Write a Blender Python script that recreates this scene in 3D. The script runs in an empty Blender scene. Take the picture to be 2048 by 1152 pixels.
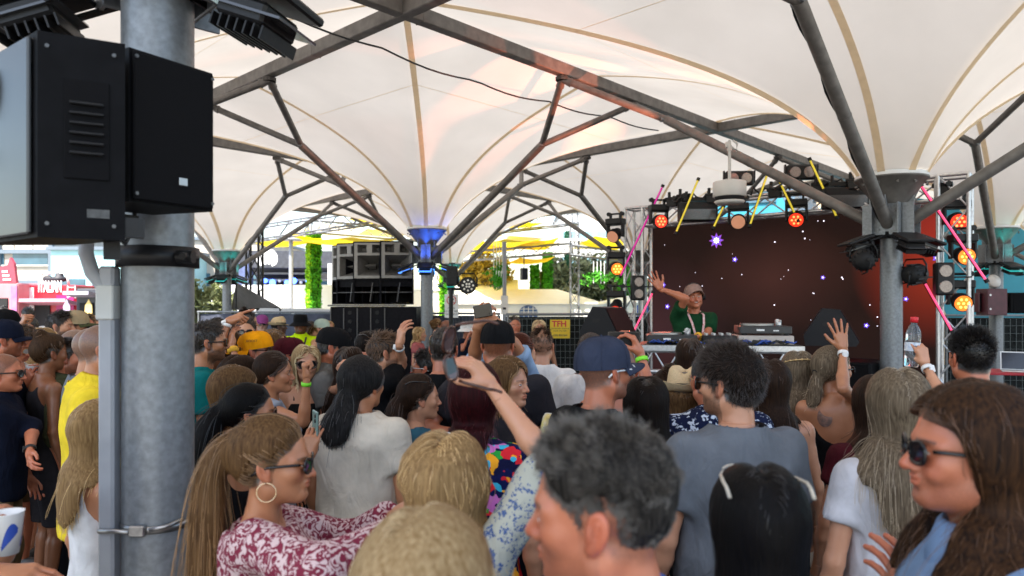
import bpy, math, random
import numpy as np
from mathutils import Vector, Matrix, Euler
R = math.radians
PI = math.pi
random.seed(7)
rng = np.random.default_rng(11)
S = bpy.context.scene
C = S.collection

# ---------------------------------------------------------------- camera, sky, sun, exposure
F, CX, CY, CAMZ = 1420.0, 1024.0, 608.0, 1.9
cam = bpy.data.cameras.new('camera')
cam.sensor_width = 36.0
cam.lens = F / 2048 * 36
cam.shift_y = (CY - 576) / 2048
cam.clip_start, cam.clip_end = 0.05, 2000
cam.dof.use_dof = True
cam.dof.focus_distance = 4.2
cam.dof.aperture_fstop = 3.2
camo = bpy.data.objects.new('camera', cam)
C.objects.link(camo)
camo.location = (0, 0, CAMZ)
camo.rotation_euler = (R(90), 0, 0)
S.camera = camo

SUN_EL, SUN_AZ = 58.0, 205.0          # azimuth clockwise from +y; high sun, a little behind the camera
w = bpy.data.worlds.new('World')
S.world = w
w.use_nodes = True
wn = w.node_tree
bg = wn.nodes['Background']
sk = wn.nodes.new('ShaderNodeTexSky')
sk.sky_type = 'NISHITA'
sk.sun_disc = False
sk.sun_elevation = R(SUN_EL)
sk.sun_rotation = R(SUN_AZ)
sk.dust_density = 1.5
sk.air_density = 1.2
sk.ozone_density = 0.6
wn.links.new(sk.outputs[0], bg.inputs[0])
bg.inputs[1].default_value = 0.15
sl = bpy.data.lights.new('sun', 'SUN')
sl.energy = 5.0
sl.angle = R(0.53)
sl.color = (1.0, 0.93, 0.84)
so = bpy.data.objects.new('sun', sl)
C.objects.link(so)
sd = Vector((math.sin(R(SUN_AZ)) * math.cos(R(SUN_EL)), math.cos(R(SUN_AZ)) * math.cos(R(SUN_EL)), math.sin(R(SUN_EL))))
so.rotation_euler = sd.to_track_quat('Z', 'Y').to_euler()
so.location = sd * 60
S.view_settings.view_transform = 'Standard'
S.view_settings.look = 'None'
S.view_settings.gamma = 1.0
S.view_settings.use_curve_mapping = False
S.view_settings.exposure = 1.5
S.render.engine = 'CYCLES'
S.cycles.use_denoising = True
S.cycles.max_bounces = 8
S.cycles.diffuse_bounces = 4
S.cycles.glossy_bounces = 3
S.cycles.transmission_bounces = 6
S.cycles.transparent_max_bounces = 8
S.cycles.sample_clamp_indirect = 6.0
S.cycles.caustics_reflective = False
S.cycles.caustics_refractive = False
try:
    S.cycles_curves.shape = 'RIBBONS'
except Exception:
    pass


def P(px, py, d):
    """the point seen at photo pixel (px, py) at depth d metres"""
    return Vector(((px - CX) / F * d, d, CAMZ + (CY - py) / F * d))


# ---------------------------------------------------------------- object helpers
def tag(o, label=None, cat=None, group=None, kind=None):
    if label: o['label'] = label
    if cat: o['category'] = cat
    if group: o['group'] = group
    if kind: o['kind'] = kind
    return o


def thing(name, label, cat, loc=(0, 0, 0), rz=0.0, group=None):
    o = bpy.data.objects.new(name, None)
    o.empty_display_size = 0.1
    C.objects.link(o)
    o.location = loc
    o.rotation_euler = (0, 0, rz)
    return tag(o, label, cat, group)


def link_mesh(name, me, parent=None, mat=None, loc=None):
    o = bpy.data.objects.new(name, me)
    C.objects.link(o)
    if parent is not None: o.parent = parent
    if loc is not None: o.location = loc
    if mat is not None and not me.materials:
        for m in (mat if isinstance(mat, (list, tuple)) else [mat]):
            me.materials.append(m)
    return o


def np_mesh(name, V, Fq, smooth=True, mi=None):
    """mesh from numpy vertices (n,3) and faces (m,3|4)"""
    me = bpy.data.meshes.new(name)
    V = np.asarray(V, dtype=np.float32)
    Fq = np.asarray(Fq, dtype=np.int32)
    n, k = Fq.shape
    me.vertices.add(len(V))
    me.vertices.foreach_set('co', V.ravel())
    me.loops.add(n * k)
    me.loops.foreach_set('vertex_index', Fq.ravel())
    me.polygons.add(n)
    me.polygons.foreach_set('loop_start', np.arange(0, n * k, k, dtype=np.int32))
    if smooth: me.polygons.foreach_set('use_smooth', np.ones(n, dtype=bool))
    if mi is not None: me.polygons.foreach_set('material_index', np.asarray(mi, dtype=np.int32))
    me.update(calc_edges=True)
    me.validate()
    return me


def frame_of(d):
    d = Vector(d).normalized()
    up = Vector((0, 0, 1)) if abs(d.z) < 0.95 else Vector((1, 0, 0))
    x = d.cross(up).normalized()
    return x, x.cross(d).normalized(), d


class MB:
    """collects simple shapes into ONE mesh"""
    def __init__(self): self.v, self.f, self.sm, self.mi = [], [], [], []; self.cur = 0

    def add(self, vs, fs, smooth=False):
        b = len(self.v)
        self.v += [tuple(x) for x in vs]
        self.f += [tuple(b + i for i in f) for f in fs]
        self.sm += [smooth] * len(fs)
        self.mi += [self.cur] * len(fs)
        return self

    def box(self, c, s, M=None, bev=0.0):
        hx, hy, hz = s[0] / 2, s[1] / 2, s[2] / 2
        c = Vector(c)
        if bev <= 0:
            vs = [Vector((x * hx, y * hy, z * hz)) for x in (-1, 1) for y in (-1, 1) for z in (-1, 1)]
            fs = [(0, 1, 3, 2), (4, 6, 7, 5), (0, 4, 5, 1), (2, 3, 7, 6), (0, 2, 6, 4), (1, 5, 7, 3)]
        else:
            b = min(bev, hx * .9, hy * .9, hz * .9)
            vs, ix = [], {}
            for sx in (-1, 1):
                for sy in (-1, 1):
                    for sz in (-1, 1):
                        for a in range(3):
                            p = [sx * (hx - b), sy * (hy - b), sz * (hz - b)]
                            p[a] = (sx * hx, sy * hy, sz * hz)[a]
                            ix[(sx, sy, sz, a)] = len(vs)
                            vs.append(Vector(p))
            g = lambda sx, sy, sz, a: ix[(sx, sy, sz, a)]
            fs = []
            for q in (-1, 1):
                fs.append([g(q, -1, -1, 0), g(q, 1, -1, 0), g(q, 1, 1, 0), g(q, -1, 1, 0)][::q])
                fs.append([g(-1, q, -1, 1), g(-1, q, 1, 1), g(1, q, 1, 1), g(1, q, -1, 1)][::q])
                fs.append([g(-1, -1, q, 2), g(1, -1, q, 2), g(1, 1, q, 2), g(-1, 1, q, 2)][::q])
                for r in (-1, 1):
                    k = q * r
                    fs.append([g(q, r, -1, 0), g(q, r, -1, 1), g(q, r, 1, 1), g(q, r, 1, 0)][::k])
                    fs.append([g(q, -1, r, 0), g(q, 1, r, 0), g(q, 1, r, 2), g(q, -1, r, 2)][::k])
                    fs.append([g(-1, q, r, 1), g(-1, q, r, 2), g(1, q, r, 2), g(1, q, r, 1)][::k])
                    for t in (-1, 1):
                        fs.append([g(q, r, t, 0), g(q, r, t, 1), g(q, r, t, 2)][::k * t])
        vs = [(M @ v if M is not None else v) + c for v in vs]
        return self.add(vs, fs)

    def cyl(self, p0, p1, r0, r1=None, n=12, caps=True, smooth=True):
        r1 = r0 if r1 is None else r1
        p0, p1 = Vector(p0), Vector(p1)
        x, y, d = frame_of(p1 - p0)
        vs = []
        for p, r in ((p0, r0), (p1, r1)):
            for i in range(n):
                a = 2 * PI * i / n
                vs.append(p + (x * math.cos(a) + y * math.sin(a)) * r)
        fs = [(i, (i + 1) % n, n + (i + 1) % n, n + i) for i in range(n)]
        self.add(vs, [f[::-1] for f in fs], smooth)
        if caps:
            self.add([vs[i] for i in range(n)], [tuple(range(n))])
            self.add([vs[n + i] for i in range(n)], [tuple(range(n))[::-1]])
        return self

    def tube(self, pts, r, n=8, rad=None):
        pts = [Vector(p) for p in pts]
        vs, m = [], len(pts)
        for i, p in enumerate(pts):
            t = (pts[min(i + 1, m - 1)] - pts[max(i - 1, 0)])
            x, y, _ = frame_of(t)
            rr = r if rad is None else rad[i]
            for k in range(n):
                a = 2 * PI * k / n
                vs.append(p + (x * math.cos(a) + y * math.sin(a)) * rr)
        fs = []
        for i in range(m - 1):
            for k in range(n):
                fs.append((i * n + k, (i + 1) * n + k, (i + 1) * n + (k + 1) % n, i * n + (k + 1) % n))
        fs.append(tuple(range(n)))
        fs.append(tuple((m - 1) * n + k for k in range(n))[::-1])
        return self.add(vs, fs, True)

    def lathe(self, prof, c=(0, 0, 0), n=24, M=None, sx=1.0, sy=1.0):
        c = Vector(c)
        vs = []
        for r, z in prof:
            for k in range(n):
                a = 2 * PI * k / n
                v = Vector((math.cos(a) * r * sx, math.sin(a) * r * sy, z))
                vs.append((M @ v if M is not None else v) + c)
        fs = []
        for i in range(len(prof) - 1):
            for k in range(n):
                fs.append((i * n + k, i * n + (k + 1) % n, (i + 1) * n + (k + 1) % n, (i + 1) * n + k))
        return self.add(vs, fs, True)

    def quad(self, a, b, c, d): return self.add([a, b, c, d], [(0, 1, 2, 3)])

    def prism(self, poly, z0, z1, M=None, c=(0, 0, 0)):
        """polygon in local xy (counter-clockwise), extruded in z"""
        c = Vector(c); n = len(poly)
        vs = [Vector((p[0], p[1], z)) for z in (z0, z1) for p in poly]
        vs = [(M @ v if M is not None else v) + c for v in vs]
        fs = [tuple(range(n))[::-1], tuple(range(n, 2 * n))]
        fs += [(i, (i + 1) % n, n + (i + 1) % n, n + i) for i in range(n)]
        return self.add(vs, fs)

    def ball(self, c, r, n=12, s=(1, 1, 1)):
        prof = [(max(1e-4, math.sin(PI * i / n)) * r, -math.cos(PI * i / n) * r) for i in range(n + 1)]
        return self.lathe(prof, c, n * 2, Matrix.Diagonal(Vector(s)))

    def mesh(self, name):
        me = bpy.data.meshes.new(name)
        me.from_pydata(self.v, [], self.f)
        me.polygons.foreach_set('use_smooth', self.sm)
        me.polygons.foreach_set('material_index', self.mi)
        me.update()
        return me

    def build(self, name, mat, parent=None, loc=None):
        return link_mesh(name, self.mesh(name), parent, mat, loc)


def copy_tree(o, parent=None):
    c = o.copy()
    C.objects.link(c)
    c.parent = parent
    for ch in list(o.children): copy_tree(ch, c)
    return c


def text(body, name, mat, parent, M, size, align='CENTER', depth=0.002, bold=0.0):
    cu = bpy.data.curves.new(name, 'FONT')
    cu.body = body
    cu.size = size
    cu.align_x = align
    cu.align_y = 'CENTER'
    cu.extrude = depth
    cu.offset = bold
    cu.resolution_u = 3
    cu.materials.append(mat)
    o = bpy.data.objects.new(name, cu)
    C.objects.link(o)
    if parent is not None: o.parent = parent
    o.matrix_local = M
    return o


# ---------------------------------------------------------------- materials
MATS = {}


def M(name, col, rough=0.6, metal=0.0, var=0.12, scale=12.0, bump=0.0, bscale=40.0, spec=0.5, emit=None, es=1.0, stretch=None, col2=None, det=4.0):
    if name in MATS: return MATS[name]
    m = bpy.data.materials.new(name)
    m.use_nodes = True
    nt = m.node_tree
    b = nt.nodes['Principled BSDF']
    b.inputs['Roughness'].default_value = rough
    b.inputs['Metallic'].default_value = metal
    b.inputs['Specular IOR Level'].default_value = spec
    col = tuple(col)
    if var > 0 or col2:
        tc = nt.nodes.new('ShaderNodeTexCoord')
        src = tc.outputs['Object']
        if stretch:
            mp = nt.nodes.new('ShaderNodeMapping')
            mp.inputs['Scale'].default_value = stretch
            nt.links.new(src, mp.inputs[0]); src = mp.outputs[0]
        nz = nt.nodes.new('ShaderNodeTexNoise')
        nz.inputs['Scale'].default_value = scale
        nz.inputs['Detail'].default_value = det
        nt.links.new(src, nz.inputs['Vector'])
        rp = nt.nodes.new('ShaderNodeValToRGB')
        rp.color_ramp.elements[0].position = 0.3
        rp.color_ramp.elements[1].position = 0.7
        c2 = col2 if col2 else tuple(min(1, c * (1 + var)) for c in col)
        c1 = col if col2 else tuple(c * (1 - var) for c in col)
        rp.color_ramp.elements[0].color = (*c1, 1)
        rp.color_ramp.elements[1].color = (*c2, 1)
        nt.links.new(nz.outputs[0], rp.inputs[0])
        nt.links.new(rp.outputs[0], b.inputs['Base Color'])
        if bump > 0:
            nb = nt.nodes.new('ShaderNodeTexNoise')
            nb.inputs['Scale'].default_value = bscale
            nb.inputs['Detail'].default_value = 3
            nt.links.new(src, nb.inputs['Vector'])
            bp = nt.nodes.new('ShaderNodeBump')
            bp.inputs['Strength'].default_value = bump
            bp.inputs['Distance'].default_value = 0.01
            nt.links.new(nb.outputs[0], bp.inputs['Height'])
            nt.links.new(bp.outputs[0], b.inputs['Normal'])
    else:
        b.inputs['Base Color'].default_value = (*col, 1)
    if emit:
        b.inputs['Emission Color'].default_value = (*emit, 1)
        b.inputs['Emission Strength'].default_value = es
    MATS[name] = m
    return m


def srgb(r, g, b):
    f = lambda c: c / 255 / 12.92 if c / 255 <= 0.04045 else ((c / 255 + 0.055) / 1.055) ** 2.4
    return (f(r), f(g), f(b))


GALV = M('galvanised steel', (0.19, 0.205, 0.22), 0.42, 0.35, 0.20, 40, 0.08, 60, det=8)
GALVD = M('weathered galvanised tube', (0.16, 0.15, 0.14), 0.55, 0.3, 0.25, 9, 0.1, 50, det=8)
BLACK = M('black painted metal', (0.008, 0.008, 0.009), 0.45, 0.0, 0.3, 30, 0.05, 120, spec=.3)
BLACKM = M('matt black plastic', (0.011, 0.011, 0.012), 0.6, 0.0, 0.25, 25, 0.1, 200, spec=.25)
STEEL = M('aluminium truss', (0.55, 0.55, 0.56), 0.35, 0.8, 0.15, 30)
CABLE = M('black cable rubber', (0.012, 0.012, 0.012), 0.5, 0, 0.1, 10)
WHITE = M('white painted surface', (0.78, 0.78, 0.77), 0.55, 0, 0.04, 8)
# ================================================================ ground
asph = M('asphalt', (0.035, 0.035, 0.037), 0.75, 0, 0.45, 3.0, 0.35, 160, det=9)
g = MB()
g.quad((-700, -60, 0), (700, -60, 0), (700, 1200, 0), (-700, 1200, 0))
tag(g.build('ground', asph), kind='structure')
conc = M('pale concrete bounce ground', (0.30, 0.29, 0.27), 0.8, 0, 0.2, 1.5, 0.2, 60, det=8)  # pale ground added out of sight to bounce fill light onto the crowd
for x0, x1, y0, y1 in ((-120, -11.5, -50, 200), (-11.5, 120, 19.5, 200), (13, 120, -50, 19.5), (-11.5, 13, -50, -2.5)):
    g = MB(); g.quad((x0, y0, .004), (x1, y0, .004), (x1, y1, .004), (x0, y1, .004)); tag(g.build('bounce_ground', conc), kind='structure')

# ================================================================ tent roof on a lattice of columns
U = Vector((4.85, 5.15, 0)); V = Vector((-5.6, 5.25, 0)); O = Vector((4.06, 7.6, 0))
HB, HE, RIM = 5.07, 5.19, 3.22
DZ = {(-1, 0): 0.26}          # the ground falls away here, the node of the near column sits higher
COLS = {(0, 0): O, (0, 1): Vector((-1.54, 12.85, 0)), (0, 2): Vector((-7.27, 18.1, 0)), (1, 0): Vector((8.66, 12.7, 0)),
        (-1, 0): Vector((-1.166, 2.34, 0)), (1, 1): O + U + V, (1, 2): Vector((-2.05, 23.9, 0)), (-1, 1): O - U + V,
        (2, 0): O + 2 * U, (0, -1): O - V, (-1, -1): O - U - V, (-1, 2): O - U + 2 * V, (1, -1): O + U - V, (2, 1): O + 2 * U + V}


def membrane_mat():
    m = bpy.data.materials.new('white tent membrane'); m.use_nodes = True
    nt = m.node_tree; nt.nodes.clear()
    out = nt.nodes.new('ShaderNodeOutputMaterial')
    d = nt.nodes.new('ShaderNodeBsdfDiffuse'); t = nt.nodes.new('ShaderNodeBsdfTranslucent'); mx = nt.nodes.new('ShaderNodeMixShader')
    tc = nt.nodes.new('ShaderNodeTexCoord'); nz = nt.nodes.new('ShaderNodeTexNoise'); nz.inputs['Scale'].default_value = 0.9; nz.inputs['Detail'].default_value = 6
    rp = nt.nodes.new('ShaderNodeValToRGB')
    rp.color_ramp.elements[0].color = (0.68, 0.63, 0.565, 1); rp.color_ramp.elements[0].position = .3
    rp.color_ramp.elements[1].color = (0.78, 0.725, 0.655, 1); rp.color_ramp.elements[1].position = .7
    nt.links.new(tc.outputs['Object'], nz.inputs['Vector']); nt.links.new(nz.outputs[0], rp.inputs[0])
    nt.links.new(rp.outputs[0], d.inputs[0]); nt.links.new(rp.outputs[0], t.inputs[0])
    mx.inputs[0].default_value = 0.21
    nt.links.new(d.outputs[0], mx.inputs[1]); nt.links.new(t.outputs[0], mx.inputs[2]); nt.links.new(mx.outputs[0], out.inputs[0])
    return m


MEMB = membrane_mat()
SEAM = M('seam tape', (0.78, 0.64, 0.45), 0.7, 0, 0.10, 14)
_t = SEAM.node_tree; _tr = _t.nodes.new('ShaderNodeBsdfTranslucent'); _tr.inputs[0].default_value = (.80, .66, .46, 1); _mx = _t.nodes.new('ShaderNodeMixShader'); _mx.inputs[0].default_value = .5
_t.links.new(_t.nodes['Principled BSDF'].outputs[0], _mx.inputs[1]); _t.links.new(_tr.outputs[0], _mx.inputs[2]); _t.links.new(_mx.outputs[0], _t.nodes['Material Output'].inputs[0])
WELD = SEAM.copy(); WELD.name = 'weld line'
KLOG = 9.0


def prof_h(t): return RIM + 0.05 + (HE - RIM - 0.05) * math.log(1 + KLOG * t) / math.log(1 + KLOG)


def canopy_point(c, cell, s, t):
    """s: fraction round the cell's square outline (0 at the -a,-b corner), t: 0 at the cup .. 1 at the beams"""
    k = (s * 4) % 4; q = int(k); f = k - q
    a, b = [(-.5 + f, -.5), (.5, -.5 + f), (.5 - f, .5), (-.5, .5 - f)][q]
    i, j = cell
    e = O + U * (i + a) + V * (j + b)
    dvec = (e - c); dvec.z = 0
    n = dvec.normalized()
    r = c + n * 0.345
    p = r + (e - r) * t
    p.z = prof_h(t) + DZ.get(cell, 0) * (1 - t)
    return p


NS, NT = 64, 26
TS = [((i / NT) ** 1.6) for i in range(NT + 1)]


def canopy_mesh(c, cell):
    vs = np.array([[canopy_point(c, cell, k / NS, t)[:] for k in range(NS)] for t in TS]).reshape(-1, 3) - np.array(c)
    fs = []
    for i in range(NT):
        for k in range(NS):
            fs.append((i * NS + k, (i + 1) * NS + k, (i + 1) * NS + (k + 1) % NS, i * NS + (k + 1) % NS))
    return np_mesh('membrane', vs, fs)


def ribbon(pts, nrm, wd):
    vs, fs = [], []
    for i, p in enumerate(pts):
        t = (pts[min(i + 1, len(pts) - 1)] - pts[max(0, i - 1)]).normalized()
        sd_ = t.cross(nrm[i]).normalized()
        vs += [p - sd_ * wd / 2, p + sd_ * wd / 2]
    for i in range(len(pts) - 1): fs.append((2 * i, 2 * i + 1, 2 * i + 3, 2 * i + 2))
    return vs, fs


def seam_mesh(c, cell, s, wd):
    pts, nr = [], []
    for t in TS:
        p = canopy_point(c, cell, s, t)
        p2 = canopy_point(c, cell, s, min(1, t + .01)); p1 = canopy_point(c, cell, s, max(0, t - .01))
        q = canopy_point(c, cell, s + .004, t)
        n = (p2 - p1).cross(q - p).normalized()
        if n.z > 0 or abs(n.z) < 1e-4 and n.dot(p - c) < 0: n = -n
        rad = (p - c); rad.z = 0
        if n.dot(rad.normalized()) < 0 and abs(n.z) < .3: n = -n
        pts.append(p + n * 0.007 - c); nr.append(n)
    m = MB(); m.add(*ribbon(pts, nr, wd), smooth=True)
    return m


MID = {(1, 0): ((.5, 0), U), (-1, 0): ((-.5, 0), -U), (0, 1): ((0, .5), V), (0, -1): ((0, -.5), -V)}


def edge_pt(cell, d, off):
    """a point on the beam over the middle of one side of the cell, off along the beam (fraction of the side)"""
    i, j = cell
    if d[0]: return O + U * (i + d[0] * .5) + V * (j + off)
    return O + U * (i + off) + V * (j + d[1] * .5)


def strut_parts(parent, c, cell, d):
    mid = edge_pt(cell, d, 0)
    n = (mid - c); n.z = 0
    fork = c + n * 0.715; fork.z = 4.36
    base = c + n.normalized() * 0.13; base.z = 2.74 + DZ.get(cell, 0)
    b = MB(); ax = (fork - base).normalized()
    b.cyl(base - c, fork - c, 0.06, n=14)
    for f in (0.12, 0.55): q = base + (fork - base) * f - c; b.cyl(q - ax * .006, q + ax * .006, 0.0635, n=14)
    so_ = b.build('strut', GALVD, parent)
    for off in (-.12, .12):
        e = edge_pt(cell, d, off); e.z = HB - 0.13
        p = MB(); ax = (e - fork).normalized()
        p.cyl(fork - c, e - c - ax * .12, 0.048, n=12)
        p.cyl(e - c - ax * .14, e - c, 0.062, 0.04, n=10)
        p.cyl(e - c + Vector((0, 0, -.02)), e - c + Vector((0, 0, .03)), 0.09, n=8)
        p.build('prong', GALVD, so_)
    k = MB(); k.cyl(fork - c - ax.cross(Vector((0, 0, 1))) * .09, fork - c + ax.cross(Vector((0, 0, 1))) * .09, .035, n=10)
    k.build('fork_pin', GALV, so_)


def umbrella(cell, label, full=True, dirs=((1, 0), (-1, 0), (0, 1), (0, -1))):
    c = COLS[cell]; dz = Vector((0, 0, DZ.get(cell, 0))); 
    t = thing('tent_umbrella', label, 'tent umbrella', c, 0, 'inverted cone umbrellas of the tent roof')
    b = MB(); b.cyl((0, 0, 0.012), (0, 0, 2.98 + dz.z), 0.1095, n=32, caps=False); b.build('column', GALV, t)
    b = MB(); b.box((0, 0, 0.012), (.42, .42, .024)); b.build('base_plate', GALV, t)
    cup = MB(); cup.lathe([(.13, 2.92), (.15, 2.96), (.345, RIM), (.36, RIM + .004), (.36, RIM + .02), (.335, RIM + .02), (.14, 2.975)], n=40)
    for k in range(12):
        a = PI * k / 6 + .2; cup.cyl((math.cos(a) * .33, math.sin(a) * .33, RIM - .05), (math.cos(a) * .352, math.sin(a) * .352, RIM - .06), .014, n=6)
    cup.build('cup', GALVD, t, dz)
    for d in dirs:
        n = (edge_pt(cell, d, 0) - c); n.z = 0; n.normalize(); s = Vector((-n.y, n.x, 0))
        rot = Matrix((n, s, Vector((0, 0, 1)))).transposed()
        b = MB(); b.box(n * .145 + Vector((0, 0, 2.795)), (.016, .27, .33), rot, .004)
        for q in (-1, 1):
            b.box(n * .20 + s * q * .128 + Vector((0, 0, 2.795)), (.10, .012, .33), rot)
            for zz in (2.69, 2.9): b.cyl(n * .15 + s * q * .085 + Vector((0, 0, zz)), n * .172 + s * q * .085 + Vector((0, 0, zz)), .017, n=6)
        b.box(n * .17 + Vector((0, 0, 2.985)), (.1, .012, .13), rot)
        b.build('node_plate', GALV, t, dz)
        strut_parts(t, c, cell, d)
    if full:
        link_mesh('membrane', canopy_mesh(c, cell), t, MEMB)
        for k in range(8):
            seam_mesh(c, cell, k / 8, .075).build('seam', SEAM, t)
        for tt_ in (.62,):
            pts, nr = [], []
            for k in range(97):
                q = canopy_point(c, cell, (k / 96) % 1, tt_); q0 = canopy_point(c, cell, (k / 96) % 1, tt_ - .01); q2 = canopy_point(c, cell, (k / 96 + .004) % 1, tt_)
                n_ = (q - q0).cross(q2 - q).normalized(); n_ = -n_ if n_.z > 0 else n_
                pts.append(q + n_ * .005 - c); nr.append(n_)
            wl = MB(); wl.add(*ribbon(pts, nr, .009), smooth=True); wl.build('weld_line', WELD, t)
        b = MB(); b.lathe([(.352, RIM + .012), (.356, RIM + .03), (.35, RIM + .075), (.345, RIM + .08)], n=40)
        b.build('membrane_clamp', WHITE, t, dz)
    return t


UMB = {}
for cell, lab in (((0, 1), 'white tent umbrella whose column stands beside the speaker stack, cup lit blue'),
                  ((0, 0), 'white tent umbrella on the bare grey column in front of the screen'),
                  ((0, 2), 'white tent umbrella with teal lit cup behind the crowd by the black tower'),
                  ((1, 0), 'white tent umbrella with teal lit cup just right of the stage tower'),
                  ((-1, 0), 'tent umbrella on the thick near column carrying two black loudspeakers'),
                  ((1, 1), 'white tent umbrella whose struts run down behind the stage truss tower'),
                  ((1, 2), 'farthest white tent umbrella, teal cup just behind the stage light on a pole'),
                  ((-1, 1), 'white tent umbrella high over the crowd behind the near speakers'),
                  ((2, 0), 'white tent umbrella beyond the stage by the blue striped building')):
    UMB[cell] = umbrella(cell, lab)


def beam(a, b, label):
    a = Vector(a); b = Vector(b); d = (b - a).normalized()
    s = Vector((-d.y, d.x, 0)); rot = Matrix((d, s, Vector((0, 0, 1)))).transposed()
    m = MB(); L = (b - a).length; mid = (a + b) / 2
    m.box((0, 0, 0), (L, .13, .165), rot, .01)
    k = 2.4
    while k < L - 1:
        m.box(d * (k - L / 2), (.012, .136, .171), rot); k += 4.9
    o = m.build('roof_beam', GALVD, None, mid + Vector((0, 0, HB)))
    return tag(o, label, 'roof beam', 'square steel beams under the tent roof')


ub = lambda j, i0, i1: (O + V * j + U * i0, O + V * j + U * i1)
vb = lambda i, j0, j1: (O + U * i + V * j0, O + U * i + V * j1)
zt = lambda ab, dz: [p + Vector((0, 0, dz)) for p in ab]
beam(*ub(.5, -1.5, 2.5), 'long steel roof beam running from overhead towards the screen, orange light underneath')
beam(*ub(1.5, -1.5, 1.5), 'steel roof beam across the tent above the far teal lit column')
beam(*ub(-.5, -1.5, 1.5), 'steel roof beam over the side of the tent away from the trucks')
beam(*zt(vb(.5, -.5, 2.5), -.004), 'steel roof beam crossing in front of the screen behind the long beam')
beam(*zt(vb(-.5, -1.5, 1.5), -.004), 'steel roof beam nearest overhead, coming out behind the black speaker')
beam(*zt(vb(1.5, -.5, 2.5), -.004), 'farthest steel roof beam, over the gap to the green hedge towers')
beam(*ub(2.5, -.5, 1.5), 'steel roof beam along the open edge behind the black lighting tower')

# cables along the steel
cb = MB()
pts = []
A, B = O + V * .5 + U * (-.9), O + V * .5 + U * .35
for i in range(40):
    f = i / 39; p = A + (B - A) * f - V.normalized() * -.35; p = A + (B - A) * f + V.normalized() * .55
    p.z = 4.93 - .05 * abs(math.sin(f * PI * 6)) - .14 * math.sin(f * PI) ** 2; pts.append(p)
cb.tube(pts, .011, 6)
tag(cb.build('cable', CABLE), 'thin black cable slung along under the long roof beam', 'cable')
cb = MB(); c = COLS[(0, 0)]; n = (edge_pt((0, 0), (-1, 0), 0) - c).normalized(); sdv = Vector((-n.y, n.x, 0))
p0 = c + n * .13 + Vector((0, 0, 2.74)); p1 = c + (edge_pt((0, 0), (-1, 0), 0) - c) * .715; p1.z = 4.36
pts = [p0 + (p1 - p0) * (i / 20) - sdv * (.062 + .02 * math.sin(i * 1.1)) + Vector((0, 0, .02)) for i in range(21)]
cb.tube(pts, .013, 6)
tag(cb.build('cable', CABLE), 'black cable strapped down the strut above the grey column in front of the screen', 'cable')

# ================================================================ flood lights bracketed under the struts
LENS_OFF = M('flood lens off', (0.05, 0.05, 0.055), 0.1, 0, 0, spec=.6)
LENS_BLUE = M('flood lens blue', (0.05, 0.1, 0.4), 0.2, 0, 0, emit=(0.06, 0.25, 1.0), es=.9)
LENS_TEAL = M('flood lens teal', (0.05, 0.3, 0.3), 0.2, 0, 0, emit=(0.02, 0.6, 0.55), es=.22)


def flood_parts(t, lens):
    tilt = Matrix.Rotation(R(20), 3, 'Y')
    b = MB(); b.box((.27, 0, -.02), (.30, .27, .03), tilt, .008)
    for k in range(7): b.box(tilt @ Vector((.18 + k * .03, 0, -.055)) + Vector((.0, 0, 0)), (.006, .2, .04), tilt)
    b.box((.25, 0, -.09), (.17, .2, .07), tilt, .01)
    b.build('housing', BLACK, t)
    b = MB(); b.box(tilt @ Vector((.285, 0, 0)) + Vector((0, 0, -.002)), (.26, .23, .008), tilt); b.build('lens', lens, t)
    b = MB(); b.box((.08, .10, .0), (.2, .03, .012), tilt); b.box((.08, -.10, .0), (.2, .03, .012), tilt); b.box((0, 0, .03), (.012, .24, .07))
    b.cyl(tilt @ Vector((.17, .12, .0)), tilt @ Vector((.17, .14, .0)), .018, n=8)
    b.build('bracket', BLACK, t)


def spot(loc, aim, col, power, size=60, blend=.6, rad=.06, name='lamp_light'):
    L = bpy.data.lights.new(name, 'SPOT'); L.color = col; L.energy = power; L.spot_size = R(size); L.spot_blend = blend; L.shadow_soft_size = rad
    o = bpy.data.objects.new(name, L); C.objects.link(o); o.location = loc
    o.rotation_euler = (Vector(aim) - Vector(loc)).to_track_quat('-Z', 'Y').to_euler()
    return o


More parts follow.
